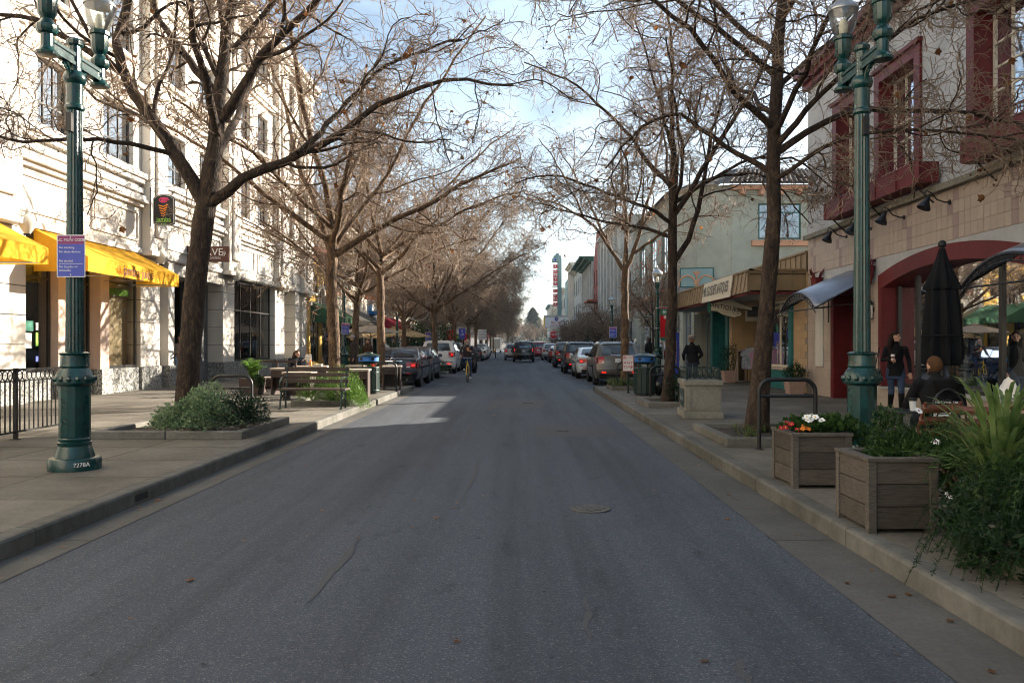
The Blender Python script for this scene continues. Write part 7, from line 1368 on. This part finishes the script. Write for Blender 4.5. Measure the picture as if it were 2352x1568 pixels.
# bistro table, cup, chairs
bt = thing('bistro_table', 'small round black bistro table beside the seated man', 'table', (4.42, 9.25, .15)); MB().lathe([(.30,.60),(.305,.61),(.30,.625)], n=28).build('top', 'black', bt, 40); MB().tube([(0,0,0),(0,0,.6)], .025, 8).build('column', 'black', bt)
for k in range(3): a = 2.1*k+.4; MB().tube([(.02*cos(a),.02*sin(a),.25),(.2*cos(a),.2*sin(a),.12),(.27*cos(a),.27*sin(a),.0)], .015, 6).build('foot', 'black', bt)
cp = thing('paper_cup', 'white paper cup with dark lid on the bistro table', 'cup', (4.50, 9.13, .775)); MB().lathe([(.03,0),(.042,.13)], n=16).build('cup', 'wht', cp, 40); MB().lathe([(.044,.11),(.045,.14),(.03,.148)], n=16).build('lid', 'blk', cp, 40)
ch = thing('bistro_chair', 'round backed black wire chair holding the seated man', 'chair', (4.86, 9.2, .15), radians(180-8)); MB().lathe([(.20,.43),(.21,.45),(.20,.46)], n=20).build('seat', 'black', ch, 40); MB().tube([(.20*cos(a), .20, .46+.42*sin(a)) for a in [pi*i/12 for i in range(13)]], .013, 6).tube([(.12*cos(a), .20, .46+.30*sin(a)) for a in [pi*i/10 for i in range(11)]], .009, 5).build('backrest', 'black', ch)
for a, b in ((-.15,-.15),(.15,-.15),(-.15,.17),(.15,.17)): MB().tube([(a,b,.44),(a*1.3,b*1.3,0)], .012, 6).build('leg', 'black', ch)
def wood_chair(loc, rz, label):
    t = thing('folding_chair', label, 'chair', loc, rz, 'cherry wood folding chairs')
    for s in (-1, 1): MB().tube([(s*.19,-.22,0),(s*.19,.05,.45),(s*.19,.20,.86)], .017, 6).build('back_leg', 'chairw', t); MB().tube([(s*.16,.22,0),(s*.16,-.20,.45)], .016, 6).build('front_leg', 'chairw', t)
    for k in range(5): MB().box(-.18, .18, -.2+k*.085, -.2+k*.085+.07, .44, .46).build('seat_slat', 'chairw', t)
    for z in (.80, .69, .58): MB().grid(lambda u, v: (-.21+.42*u, .21-(.86-z)*.38+.03*sin(pi*u), z-.035+.075*v), 8, 1).build('back_slat', 'chairw', t, 60, solid=.018)
    return t
wood_chair((3.75, 7.35, .15), radians(195), 'cherry wood folding chair directly in front of the seated man'); wood_chair((4.05, 7.1, .15), radians(160), 'cherry wood folding chair tilted behind the strap leaves'); wood_chair((4.85, 7.6, .15), radians(150), 'cherry wood folding chair at the right edge')
# other people on the right
person('man in brimmed hat and dark jacket seen from behind near the antiques shop', (4.95, 22.9, .15), radians(180+4), {'wrL': (.20,-.22,1.0), 'wrR': (-.20,-.22,1.0), 'elL': (.28,.02,1.14), 'elR': (-.28,.02,1.14), 'neck': (0,-.03,1.43), 'head': (0,-.07,1.57)}, (.010,.010,.011), (.05,.06,.09), hair=(.22,.12,.08), H=1.66, bulk=1.15, hem=.10, hat=('brim', (.26,.22,.19)))
person('man dressed in black walking away beyond the right lamp post', (7.0, 43, .15), radians(180), WALK, (.008,.008,.008), (.012,.012,.012), H=1.78, bulk=1.12, hem=.08, vox=.02); person('dark clad pedestrian half hidden behind the young red tree', (6.1, 43.5, .15), radians(175), None, (.012,.011,.011), (.015,.014,.014), H=1.66, bulk=1.1, vox=.02)
mq = person('grey sweatered mannequin beside the young red tree', (6.0, 41.5, .15), 0, None, (.30,.30,.30), (.08,.08,.08), skin=M['trim'], bald=None, mannequin=True, name='mannequin', H=1.72, vox=.02)
person('pedestrian whose head shows above the taupe car', (5.7, 50, .15), radians(180), WALK, (.02,.02,.02), (.02,.02,.03), H=1.75, vox=.025)
# people on the left
person('man in striped shirt and jeans leaning in the white building doorway', (-11.58, 27.12, .15), radians(40), {'wrR': (-.08,-.22,1.12), 'wrL': (.10,-.22,1.08)}, (.10,.085,.075), (.10,.15,.24), (.03,.03,.03), 'skind', (.01,.008,.007), H=1.74, bulk=1.05, hat=('cap', (.01,.01,.01)), hem=.1)
person('woman in charcoal top seated at the left outdoor table', (-7.3, 25.7, .12), radians(60), {**SIT, 'neck': (0,-.05,1.0), 'head': (.0,-.13,1.13)}, (.025,.025,.028), (.05,.05,.06), hair=(.07,.035,.02), long=.06, H=1.70, bulk=1.22, face=(0,-1), sleeve=.3)
person('small child in white top leaning on the left outdoor table', (-6.72, 25.3, .50), radians(-30), {'neck': (0,-.06,1.42), 'head': (0,-.12,1.58), 'wrL': (.18,-.32,1.05), 'wrR': (-.18,-.32,1.05), 'elL': (.26,-.05,1.15), 'elR': (-.26,-.05,1.15)}, (.62,.58,.52), (.45,.35,.35), hair=(.22,.11,.05), long=.03, H=.88, bulk=1.2, face=(-.8,-.4), vox=.02)
for lb, x, y, rz, tp, bt_, hr, ex in (('man in black cap and black tee behind the seated woman',-7.75,32.2,-.2,(.012,.012,.014),(.03,.03,.04),(.02,.015,.01),dict(hat=('cap',(.015,.012,.012)))),('bearded man in dark checked shirt walking on the left pavement',-7.1,30.8,1.2,(.03,.04,.06),(.03,.035,.06),(.02,.014,.01),dict(beard=(.02,.014,.01),J=WALK)),('man in grey cap partly hidden by the bench tree',-6.55,31.2,-1.0,(.04,.03,.028),(.03,.03,.03),(.1,.08,.07),dict(hat=('cap',(.25,.25,.26)))),('person in dark green jacket behind the checked shirt man',-7.9,34.2,.5,(.035,.04,.03),(.03,.03,.03),(.05,.03,.02),{}),('long haired woman in brown jacket under the grey umbrella',-7.2,37.6,.1,(.07,.035,.022),(.02,.02,.02),(.16,.07,.03),dict(long=.22,hem=.1)),('man in dark printed sweater past the tan umbrellas',-7.3,60.5,.2,(.05,.02,.02),(.02,.02,.03),(.03,.02,.015),dict(vox=.025)),('person in pale checked shirt past the tan umbrellas',-8.5,59.5,.6,(.35,.36,.34),(.05,.06,.08),(.04,.03,.02),dict(vox=.025)),('person in white top farther behind the left tables',-6.1,36.0,-.4,(.45,.45,.45),(.02,.02,.02),(.03,.02,.015),dict(vox=.025))):
    person(lb, (x, y, .15), rz, top=tp, bottom=bt_, hair=hr, H=1.76 if 'man' in lb[:12] else 1.66, bulk=1.08, **{'vox': .018, **ex})
# cyclist
CY = dict(pelvis=(0,.30,1.02), neck=(.0,.10,1.50), head=(.0,.03,1.665), shL=(.20,.10,1.455), elL=(.33,.02,1.18), wrL=(.07,-.14,1.30), shR=(-.20,.10,1.455), elR=(-.30,.06,1.20), wrR=(-.27,-.24,1.05), hipL=(.09,.28,1.0), knL=(.13,-.06,.70), anL=(.13,.06,.20), toL=(.135,-.10,.15), hipR=(-.09,.28,1.0), knR=(-.15,-.16,.92), anR=(-.13,.10,.55), toR=(-.135,-.06,.50))
person('long haired bearded cyclist in grey shirt eating while riding towards us', (BX, BY, 0), radians(6), CY, (.055,.045,.050), (.022,.035,.075), (.55,.52,.48), hair=(.30,.28,.25), long=.16, H=1.72, bulk=1.12, bald=True, beard=(.34,.30,.27), glasses=True, sleeve=.62, vox=.012)
pz_ = thing('slice_of_food', 'slice of pizza in the cyclist raised hand', 'food', (BX+.04, BY-.20, 1.36)); MB().prism([(-.05,.05),(.05,.05),(0,-.09)], lambda a, b: (a, 0, b), lambda a, b: (a, .015, b)).build('slice', 'orangei', pz_); MB().tube([(-.055,.007,.052),(.055,.007,.052)], .012, 6).build('crust', 'terra', pz_)
# ---------------------------------------------------------------- plants
def leafcloud(seed, n, cen, rad, ln, wd, mat, name, parent, shape='ell', fold=.3, upb=.2, drop=0, inner=.25):
    """n folded leaf blades spread through an ellipsoid, pointing outwards"""
    g = np.random.default_rng(seed); d = norm(g.normal(size=(n, 3))); 
    if shape == 'dome': d[:, 2] = np.abs(d[:, 2])
    rr = inner+(1-inner)*g.random(n)**.6; lump = 1+.18*np.sin(d[:, 0]*5+seed)+.15*np.sin(d[:, 1]*7+d[:, 2]*4+seed*2)
    c = np.array(cen)+d*np.array(rad)*(rr*lump)[:, None]; c[:, 2] -= drop*rr**2*(np.abs(d[:, 0])+np.abs(d[:, 1]))
    u = norm(d*.8+g.normal(size=(n, 3))*.55+np.array([0, 0, upb])); s = norm(np.cross(u, g.normal(size=(n, 3)))); w_ = np.cross(u, s); L_ = (ln*g.uniform(.6, 1.25, n))[:, None]; W_ = (wd*g.uniform(.7, 1.2, n))[:, None]
    v = np.stack([c, c+u*L_*.5+s*W_*.5+w_*W_*fold*.4, c+u*L_-w_*L_*.1, c+u*L_*.5-s*W_*.5+w_*W_*fold*.4], 1).reshape(-1, 3); q = np.arange(n*4).reshape(-1, 4)
    return stuff(link(name, npmesh(name, [(v, q)], mat, False), parent))
def stems(seed, n, cen, rad, mat, name, parent, r=.006, h0=0):
    g = np.random.default_rng(seed); d = norm(g.normal(size=(n, 3))); d[:, 2] = np.abs(d[:, 2]); e = np.array(cen)+d*np.array(rad)*.95; b = np.array([cen[0], cen[1], h0])+g.normal(size=(n, 3))*np.array([rad[0]*.2, rad[1]*.2, 0])
    t = np.linspace(0, 1, 6)[None, :, None]; P = b[:, None]*(1-t)+e[:, None]*t+np.array([0, 0, 1.])*np.sin(t*pi)*.05; return link(name, npmesh(name, [tubes(P, np.full((n, 6), r)*(1-.6*np.linspace(0, 1, 6)), 4)], mat), parent)
def ribbon(pts, wds, fold=.25):
    """a strap leaf: folded ribbon along pts"""
    m = MB(); vs = []; P = [Vector(p) for p in pts]
    for i, p in enumerate(P):
        t = (P[min(i+1, len(P)-1)]-P[max(i-1, 0)]).normalized(); s = t.cross(Vector((0, 0, 1))); s = s.normalized() if s.length > .05 else Vector((1, 0, 0)); n_ = s.cross(t); vs += [p-s*wds[i]+n_*wds[i]*fold, p, p+s*wds[i]+n_*wds[i]*fold]
    m.add(vs, [(i*3+k, i*3+k+1, i*3+k+4, i*3+k+3) for i in range(len(P)-1) for k in range(2)]); return m
def strap_plant(t, seed, n, h, reach, wd, mat, lean=None, name='leaf', droop=.4):
    g = random.Random(seed)
    for k in range(n):
        a = g.uniform(0, 2*pi) if lean is None else g.gauss(lean, 1.0); hh = h*g.uniform(.55, 1.1); rc = reach*g.uniform(.4, 1.2); b = (g.uniform(-.08, .08), g.uniform(-.08, .08), 0); pts = []
        for i in range(8): q = i/7; pts.append((b[0]+cos(a)*rc*q**1.5, b[1]+sin(a)*rc*q**1.5, hh*(q*1.15-droop*q**3.2)))
        ribbon(pts, [wd*.5*(.5+.9*sin(pi*min(.95, .12+.8*i/7)))*(1 if i < 7 else .08) for i in range(8)]).build(name, mat, t, 80)
def tufts(parent, seed, spots, n, h, wd, mat, name='blades'):
    g = random.Random(seed); m = MB()
    for sx, sy, sz in spots:
        for k in range(n):
            a = g.uniform(0, 6.28); hh = h*g.uniform(.5, 1.2); rc = hh*g.uniform(.3, 1.1); r_ = ribbon([(sx+cos(a)*rc*(i/4)**1.5, sy+sin(a)*rc*(i/4)**1.5, sz+hh*((i/4)*1.2-.5*(i/4)**3)) for i in range(5)], [wd*.5*(1-.2*i)*(.9 if i < 4 else .1) for i in range(5)]); m.add(r_.v, r_.f)
    return stuff(m.build(name, mat, parent))
def sword_fern(t, seed, n, h, reach, mat, c=(0, 0, 0)):
    g = random.Random(seed)
    for k in range(n):
        a = g.uniform(0, 6.28); hh = h*g.uniform(.6, 1.1); rc = reach*g.uniform(.4, 1.2); m = MB(); K = 22
        for i in range(K):
            q = i/(K-1); p = Vector((c[0]+cos(a)*rc*q**1.4, c[1]+sin(a)*rc*q**1.4, c[2]+hh*(1.25*q-.55*q**3))); tg = Vector((cos(a)*rc*1.4*(q+.01)**.4, sin(a)*rc*1.4*(q+.01)**.4, hh*(1.25-1.65*q*q))).normalized(); s = Vector((-sin(a), cos(a), 0)); ln = .13*sin(pi*min(.97, .12+.85*q))+.01
            for sg in (-1, 1): e = p+(s*sg+tg*.45+Vector((0,0,g.uniform(-.25,.1))))*ln; m.add([p-tg*.013, p+tg*.013, e], [(0,1,2)])
        m.build('frond', mat, t)
pl = thing('herb_bush', 'sprawling grey green herb bush in the left tree bed', 'bush', (-4.82, 12.1, .2), 0); leafcloud(1, 6500, (0,0,.1), (.62,.46,.54), .048, .036, 'oreg', 'leaves', pl, 'dome', inner=.3); leafcloud(2, 1200, (-.4,-.1,.08), (.40,.3,.30), .05, .035, 'oreg', 'leaves', pl, 'dome'); stems(3, 70, (0,0,.1), (.72,.45,.5), 'twig', 'stems', pl, .005)
pl = thing('dark_shrub', 'dark spiky shrub right of the herb bush', 'bush', (-4.25, 12.3, .2), 0); leafcloud(4, 2600, (0,0,.12), (.32,.35,.46), .075, .014, 'dgl', 'needles', pl, 'dome', inner=.2); stems(5, 30, (0,0,.1), (.3,.35,.34), 'twig', 'stems', pl)
pl = thing('fern_bed', 'feathery bright green fern spilling from the bed behind the bench', 'fern', (-4.4, 18.6, .2), 0); leafcloud(6, 5000, (.1,-.1,.15), (.75,.65,.62), .09, .012, 'fern', 'fronds', pl, 'dome', drop=.12); leafcloud(7, 2600, (.55,-.25,.05), (.45,.45,.42), .09, .012, 'fern', 'fronds', pl, 'dome', drop=.15); stems(8, 60, (.1,-.1,.1), (.75,.6,.55), 'shrub', 'stems', pl, .004)
pl = thing('potted_fern', 'sword fern in a square brown pot near the left tables', 'potted plant', (-7.5, 22.3, .15)); MB().prism([(-.25,0),(.25,0),(.3,.45),(-.3,.45)], lambda a, b: (a, -.27, b), lambda a, b: (a, .27, b)).build('pot', 'tableleg', pl, bevel=.01); sword_fern(pl, 4, 26, .75, .4, 'fern', (0,0,.42)); leafcloud(9, 500, (.22,-.2,.36), (.14,.14,.2), .06, .05, 'shrub', 'trailing_leaves', pl)
pl = thing('fern_clump', 'fern clump behind the blue topped left bin', 'fern', (-5.0, 26.4, .2)); sword_fern(pl, 6, 22, .95, .7, 'fern')
pl = thing('fern_clump', 'low fern clump spilling by the white car front', 'fern', (-4.1, 38.1, .15)); leafcloud(10, 1800, (0,0,.12), (.6,.6,.62), .1, .02, 'fernd', 'fronds', pl, 'dome')
pl = thing('grass_tufts', 'grassy tufts round the right foreground tree', 'grass', (3.6, 11.6, .2)); tufts(pl, 3, [(random.Random(i).uniform(-.62,.7), random.Random(i+99).uniform(-.65,.6), 0) for i in range(26)], 16, .20, .014, 'grass')
pl = thing('grass_tufts', 'long grass spilling over the bed by the no parking sign', 'grass', (3.1, 25.0, .2)); tufts(pl, 5, [(random.Random(i+7).uniform(-.4,.5), random.Random(i+55).uniform(-.6,.4), 0) for i in range(18)], 18, .42, .02, 'grass')
pl = thing('ivy', 'dark ivy round the foot of the leaning right tree', 'ivy', (3.62, 18.5, .2)); leafcloud(11, 900, (0,0,.25), (.28,.28,.45), .06, .05, 'dgl', 'leaves', pl)
# primrose planter
pl = thing('primroses', 'white red and orange primroses with round dark leaves in the planter', 'flowers', (2.89, 7.93, .62)); leafcloud(12, 900, (.12,0,.05), (.34,.28,.14), .06, .062, 'shrub', 'leaves', pl, 'dome', upb=.8); leafcloud(13, 260, (.42,-.12,-.05), (.14,.2,.22), .06, .062, 'shrub', 'trailing_leaves', pl); tufts(pl, 8, [(random.Random(i).uniform(-.05,.35), random.Random(i+9).uniform(-.1,.25), .03) for i in range(9)], 16, .26, .010, 'fernd', 'grass_blades')
def bloom(parent, c, r, mat, n=5, seed=0):
    g = random.Random(seed); m = MB(); up = Vector((g.uniform(-.5,.3), -.8, .9)).normalized(); u = up.orthogonal().normalized(); v = up.cross(u); c = Vector(c)
    for k in range(n): a = 2*pi*k/n; d = u*cos(a)+v*sin(a); s = up.cross(d); m.add([c, c+d*r*.6+s*r*.42+up*r*.1, c+d*r+up*r*.05, c+d*r*.6-s*r*.42+up*r*.1], [(0,1,2,3)])
    o = m.build('flower', mat, parent); MB().ball(c+up*r*.08, r*.22, n=6, k=4).build('flower_centre', 'petaly' if n < 7 else 'purple', o)
for k in range(9): bloom(pl, (-.08+.055*(k % 3)+.02*sin(k), -.06-.05*(k//3), .17+.03*(k % 2)), .036, 'petal', 5, k)
for k, (x, y, z) in enumerate(((-.24,-.02,.13),(-.21,-.05,.12),(-.30,-.15,.10),(-.33,-.12,.09),(-.2,-.2,.08))): bloom(pl, (x, y, z), .034, 'petalr', 5, k+20)
for k, (x, y, z) in enumerate(((-.12,-.17,.10),(-.15,-.2,.09),(-.09,-.2,.09),(-.13,-.14,.11))): bloom(pl, (x, y, z), .03, 'petalo', 5, k+40)
# daisy planter
pl = thing('daisy_shrub', 'leafy shrub with white daisies over the nearest wooden planter', 'shrub', (3.0, 6.1, .60)); leafcloud(14, 2600, (.05,.05,.02), (.38,.34,.20), .06, .018, 'shrub', 'leaves', pl, 'dome', upb=.5); leafcloud(15, 1800, (.42,-.1,-.06), (.32,.32,.30), .06, .018, 'shrub', 'leaves', pl, upb=.3); leafcloud(16, 900, (.30,-.42,-.22), (.22,.18,.24), .06, .018, 'shrub', 'leaves', pl); leafcloud(17, 700, (-.10,.2,.22), (.10,.10,.20), .055, .016, 'shrub', 'leaves', pl); leafcloud(18, 600, (.45,.25,.16), (.16,.16,.22), .055, .016, 'shrub', 'leaves', pl); stems(19, 60, (.2,0,.1), (.6,.45,.4), 'shrub', 'stems', pl, .004)
for k, (x, y, z) in enumerate(((.03,-.47,-.14),(.36,-.62,-.34),(.05,.0,.42),(.42,-.2,.15),(.1,-.15,.2),(.40,-.25,.28))): bloom(pl, (x, y, z), .034, 'petal', 9, k)
def plumes(parent, seed, n, c, reach, h, mat, needles=70, nl=.03, nw=.006, bias=None):
    """arching feathery fern sprays built of needles along bent stems"""
    g = np.random.default_rng(seed); a = g.uniform(0, 2*pi, n) if bias is None else g.normal(bias, 1.1, n); R = reach*g.uniform(.45, 1.1, n); hh = h*g.uniform(.3, 1.2, n); dr = g.uniform(.3, 1.0, n)*reach
    t = g.random((n, needles)); b = np.array(c)+g.normal(size=(n, 3))*np.array([.16, .16, .02])
    x = np.cos(a)[:, None]*R[:, None]*t**.9; y = np.sin(a)[:, None]*R[:, None]*t**.9; z = hh[:, None]*np.sin(t*pi*.62)-dr[:, None]*t**2.6
    p = b[:, None]+np.stack([x, y, z], -1); p = p.reshape(-1, 3); k = len(p); d = norm(g.normal(size=(k, 3))+np.array([0, 0, .15])); s_ = norm(np.cross(d, g.normal(size=(k, 3)))); L_ = nl*g.uniform(.5, 1.3, k)[:, None]
    v = np.stack([p-s_*nw*.5, p+s_*nw*.5, p+d*L_], 1).reshape(-1, 3); stuff(link('fronds', npmesh('fronds', [(v, np.arange(k*3).reshape(-1, 3))], mat, False), parent))
    tt = np.linspace(0, 1, 8)[None]; P = b[:, None]+np.stack([np.cos(a)[:, None]*R[:, None]*tt**.9, np.sin(a)[:, None]*R[:, None]*tt**.9, hh[:, None]*np.sin(tt*pi*.62)-dr[:, None]*tt**2.6], -1); link('stems', npmesh('stems', [tubes(P, np.full((n, 8), .0022), 3)], mat), parent)
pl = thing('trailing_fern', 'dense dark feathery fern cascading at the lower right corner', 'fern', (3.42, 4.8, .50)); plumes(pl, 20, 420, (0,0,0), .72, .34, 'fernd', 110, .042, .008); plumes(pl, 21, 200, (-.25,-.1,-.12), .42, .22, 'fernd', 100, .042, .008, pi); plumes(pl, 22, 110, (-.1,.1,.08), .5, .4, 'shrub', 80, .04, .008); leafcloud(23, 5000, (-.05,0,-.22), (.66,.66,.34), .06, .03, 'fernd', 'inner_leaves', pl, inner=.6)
pl = thing('flax_plant', 'tall strap leaved plant with arching green leaves at the right edge', 'plant', (3.14, 5.2, .50)); strap_plant(pl, 5, 90, .95, .42, .022, 'flax', None, droop=.36); strap_plant(pl, 8, 22, .65, .5, .020, 'flax', pi, droop=.5)
# pots by the antiques shop
def pot(loc, label, s=1.0, seed=1, tall=.6):
    t = thing('potted_plant', label, 'potted plant', loc); a = .26*s; MB().prism([(-a*.8,0),(a*.8,0),(a,.38*s),(-a,.38*s)], lambda p, q: (p, -a*(.8+.2*q/.38/s), q), lambda p, q: (p, a*(.8+.2*q/.38/s), q)).build('pot', 'terracot', t, bevel=.01); MB().box(-a*1.08, a*1.08, -a*1.08, a*1.08, .38*s, .44*s).build('rim', 'terracot', t, bevel=.01); leafcloud(seed, 1300, (0,0,.42*s+tall*.4), (.34*s,.34*s,tall*.6), .07, .02, 'fernd', 'leaves', t, upb=.6); stems(seed+1, 20, (0,0,.5), (.3*s,.3*s,tall*.5), 'shrub', 'stems', t); return t
pot((7.72, 29.4, .15), 'stone pot with dark bush left of the tall mirror', 1.0, 31, 1.1); pot((7.75, 22.5, .15), 'square stone pot with trailing fern by the buff tile wall', .95, 33, .45)
bw = thing('stone_bowl', 'small stone bowl on the ground before the dark bush', 'bowl', (7.75, 28.9, .15)); MB().lathe([(.06,0),(.12,.05),(.14,.1),(.12,.1),(.08,.04)], n=16).build('bowl', 'terracot', bw, 50)
mr_ = thing('standing_mirror', 'tall narrow mirror in wooden frame leaning by the antiques door', 'mirror', (8.02, 28.9, .15), radians(15)); MB().box(-.16, .16, 0, .03, .05, 1.2).build('frame', 'tabletop', mr_); MB().box(-.125, .125, -.008, -.001, .1, 1.15).build('glass', 'mirror', mr_)
for s in (-1, 1): MB().tube([(s*.14,.0,1.0),(s*.14,.3,0)], .015, 5).build('rear_leg', 'tabletop', mr_)
ra = thing('clothes_rack', 'clothes rail hung with patterned shirts outside the antiques shop', 'clothes rack', (8.05, 27.6, .15), radians(90)); MB().tube([(-.65,0,.05),(-.65,0,1.32),(.65,0,1.32),(.65,0,.05)], .016, 6).tube([(-.65,-.22,.06),(-.65,.22,.06)], .016, 6).tube([(.65,-.22,.06),(.65,.22,.06)], .016, 6).build('frame', 'chrome', ra)
shc = [(.32,.30,.28),(.35,.12,.14),(.05,.16,.11),(.25,.24,.2),(.08,.10,.2),(.04,.22,.14),(.4,.36,.3),(.15,.05,.08),(.06,.14,.09),(.3,.28,.33)]
for k, c in enumerate(shc):
    x = -.55+k*.12; o = MB().grid(lambda u, v: (x+.03*sin(9*v+5*u+k), (u-.5)*(.16+.42*min(1, v*4))*(1 if v < .35 else .78), 1.26-.72*v), 8, 10).build('hung_shirt', pm('print_%d' % k, c, .9, .5, 22, c2=(.45-.3*(k % 2), .4-.2*(k % 3 == 0), .4)), ra, 70, solid=.03); MB().tube([(x,0,1.27),(x,0,1.34)], .005, 4).build('hanger', 'chrome', o)
# shop window display
for i, (y, x, lb, mt, h, skirt) in enumerate(((15.9,8.95,'sequined dress on a form behind the closed umbrella','sequin',1.25,.24),(15.35,9.2,'white torso form in the arched window','trim',1.55,0),(14.55,8.95,'long silver sequined gown in the arched window','sequin',1.6,.26),(13.9,8.85,'white flared dress at the right of the arched window','petal',1.3,.5))):
    t = thing('dress_form', lb, 'dress form', (x, y, .5)); z = h
    pr_ = [(max(.2, skirt), .12 if skirt else h-.62)]+([(skirt*.8, h*.3), (.17, h-.62)] if skirt else [])+[(.13,h-.48),(.16,h-.30),(.165,h-.15),(.13,h-.05),(.05,h),(.045,h+.06)]
    MB().lathe(pr_, (0,0,0), 24, 0, .06 if skirt else 0, 1, .8).build('dress', mt, t, 50); MB().tube([(0,0,0),(0,0,h*.5)], .02, 6).lathe([(.16,0),(.16,.02)], n=14).build('stand', 'chairw', t)
cups = thing('takeaway_cups', 'stack of red and orange cups in the juice shop window', 'cups', (FL-.28, 23.0, .95)); 
for k, (y, z, mt) in enumerate(((0,0,'petalr'),(.14,0,'orangei'),(.02,.26,'petalr'))): MB().lathe([(.05,z),(.065,z+.22),(.068,z+.25)], (0, y, 0), 12).build('cup', mt, cups, 40)
# bushes under the tan umbrellas
for i, (x, y, s_, lb) in enumerate(((-8.6,41.5,.9,'leafy shrub behind the grey umbrella pole'),(-8.6,54,1.0,'dense potted shrub under the first tan umbrella'),(-8.0,62.5,1.1,'round clipped bush past the tan umbrellas'),(-7.4,69,2.6,'large broad leaved green tree past the tan umbrellas'),(-9.5,71,2.3,'second broad leaved green tree by the shopfront'),(-7.8,35,.8,'low green shrub beside the left lamp post'))):
    t = thing('green_bush', lb, 'bush', (x, y, .15)); leafcloud(40+i, 2200, (0,0,.75*s_), (.75*s_,.75*s_,.75*s_), .13*s_**.5, .07*s_**.5, 'shrub' if i != 2 else 'dgl', 'leaves', t); MB().tube([(0,0,0),(0,0,.8*s_)], .05*s_, 6).build('stem', 'bark_dark', t); stems(60+i, 18, (0,0,.75*s_), (.6*s_,.6*s_,.6*s_), 'bark_dark', 'branches', t, .012*s_)
dw = thing('dead_palm', 'dried brown palm fronds beside the second red awning', 'palm', (-9.2, 74, .15)); MB().tube([(0,0,0),(.1,0,4.2)], .12, 8).build('trunk', 'bark_dark', dw); g = random.Random(2)
for k in range(22): a = g.uniform(0, 6.28); ribbon([(.1+cos(a)*1.1*q, sin(a)*1.1*q, 4.2+.5*q-1.6*q*q) for q in (0,.25,.5,.75,1)], [.05,.12,.12,.08,.01]).build('frond', 'deadleaf', dw)
# fallen leaves on road and pavements
lf = MB(); g = random.Random(12)
for k in range(280):
    if k % 5 == 0: x, y, z = g.uniform(-3.3,1.9), g.uniform(3,24), .006
    elif k % 5 < 3: x, y, z = g.choice((g.uniform(-3.64,-3.35), g.uniform(2.0,2.44))), g.uniform(2.5,24), .010
    else: x, y, z = g.choice((g.uniform(-10,-3.9), g.uniform(2.7,7.8))), g.uniform(6,26), .156
    s_ = g.uniform(.012,.04); a = g.uniform(0, 6.28); lf.add([(x+s_*r_*cos(a+t_), y+s_*r_*sin(a+t_), z+g.uniform(0,.008)) for t_, r_ in ((0,1.2),(.8,.5),(1.5,.9),(2.6,.5),(3.1,.8),(4.4,.5),(5.2,1))], [tuple(range(7))])
stuff(lf.build('fallen_leaves', 'deadleaf')); bpy.data.objects['fallen_leaves']['label'] = 'scattered fallen brown leaves on road and pavements'; bpy.data.objects['fallen_leaves']['category'] = 'leaves'
# ---------------------------------------------------------------- air
hz = MB().box(-1400, 1400, -290, 2000, -2, 75).build('haze', 'soil'); hz.data.materials.clear(); hm_ = bpy.data.materials.new('haze'); hm_.use_nodes = True; ht = hm_.node_tree; ht.nodes.clear()
pv = ht.nodes.new('ShaderNodeVolumePrincipled'); pv.inputs['Color'].default_value = (.80, .90, 1, 1); pv.inputs['Density'].default_value = .0002; pv.inputs['Anisotropy'].default_value = .3
ho_ = ht.nodes.new('ShaderNodeOutputMaterial'); ht.links.new(pv.outputs['Volume'], ho_.inputs['Volume']); hz.data.materials.append(hm_); stuff(hz); hz['label'] = 'thin pale air over the street'; hz['category'] = 'haze'
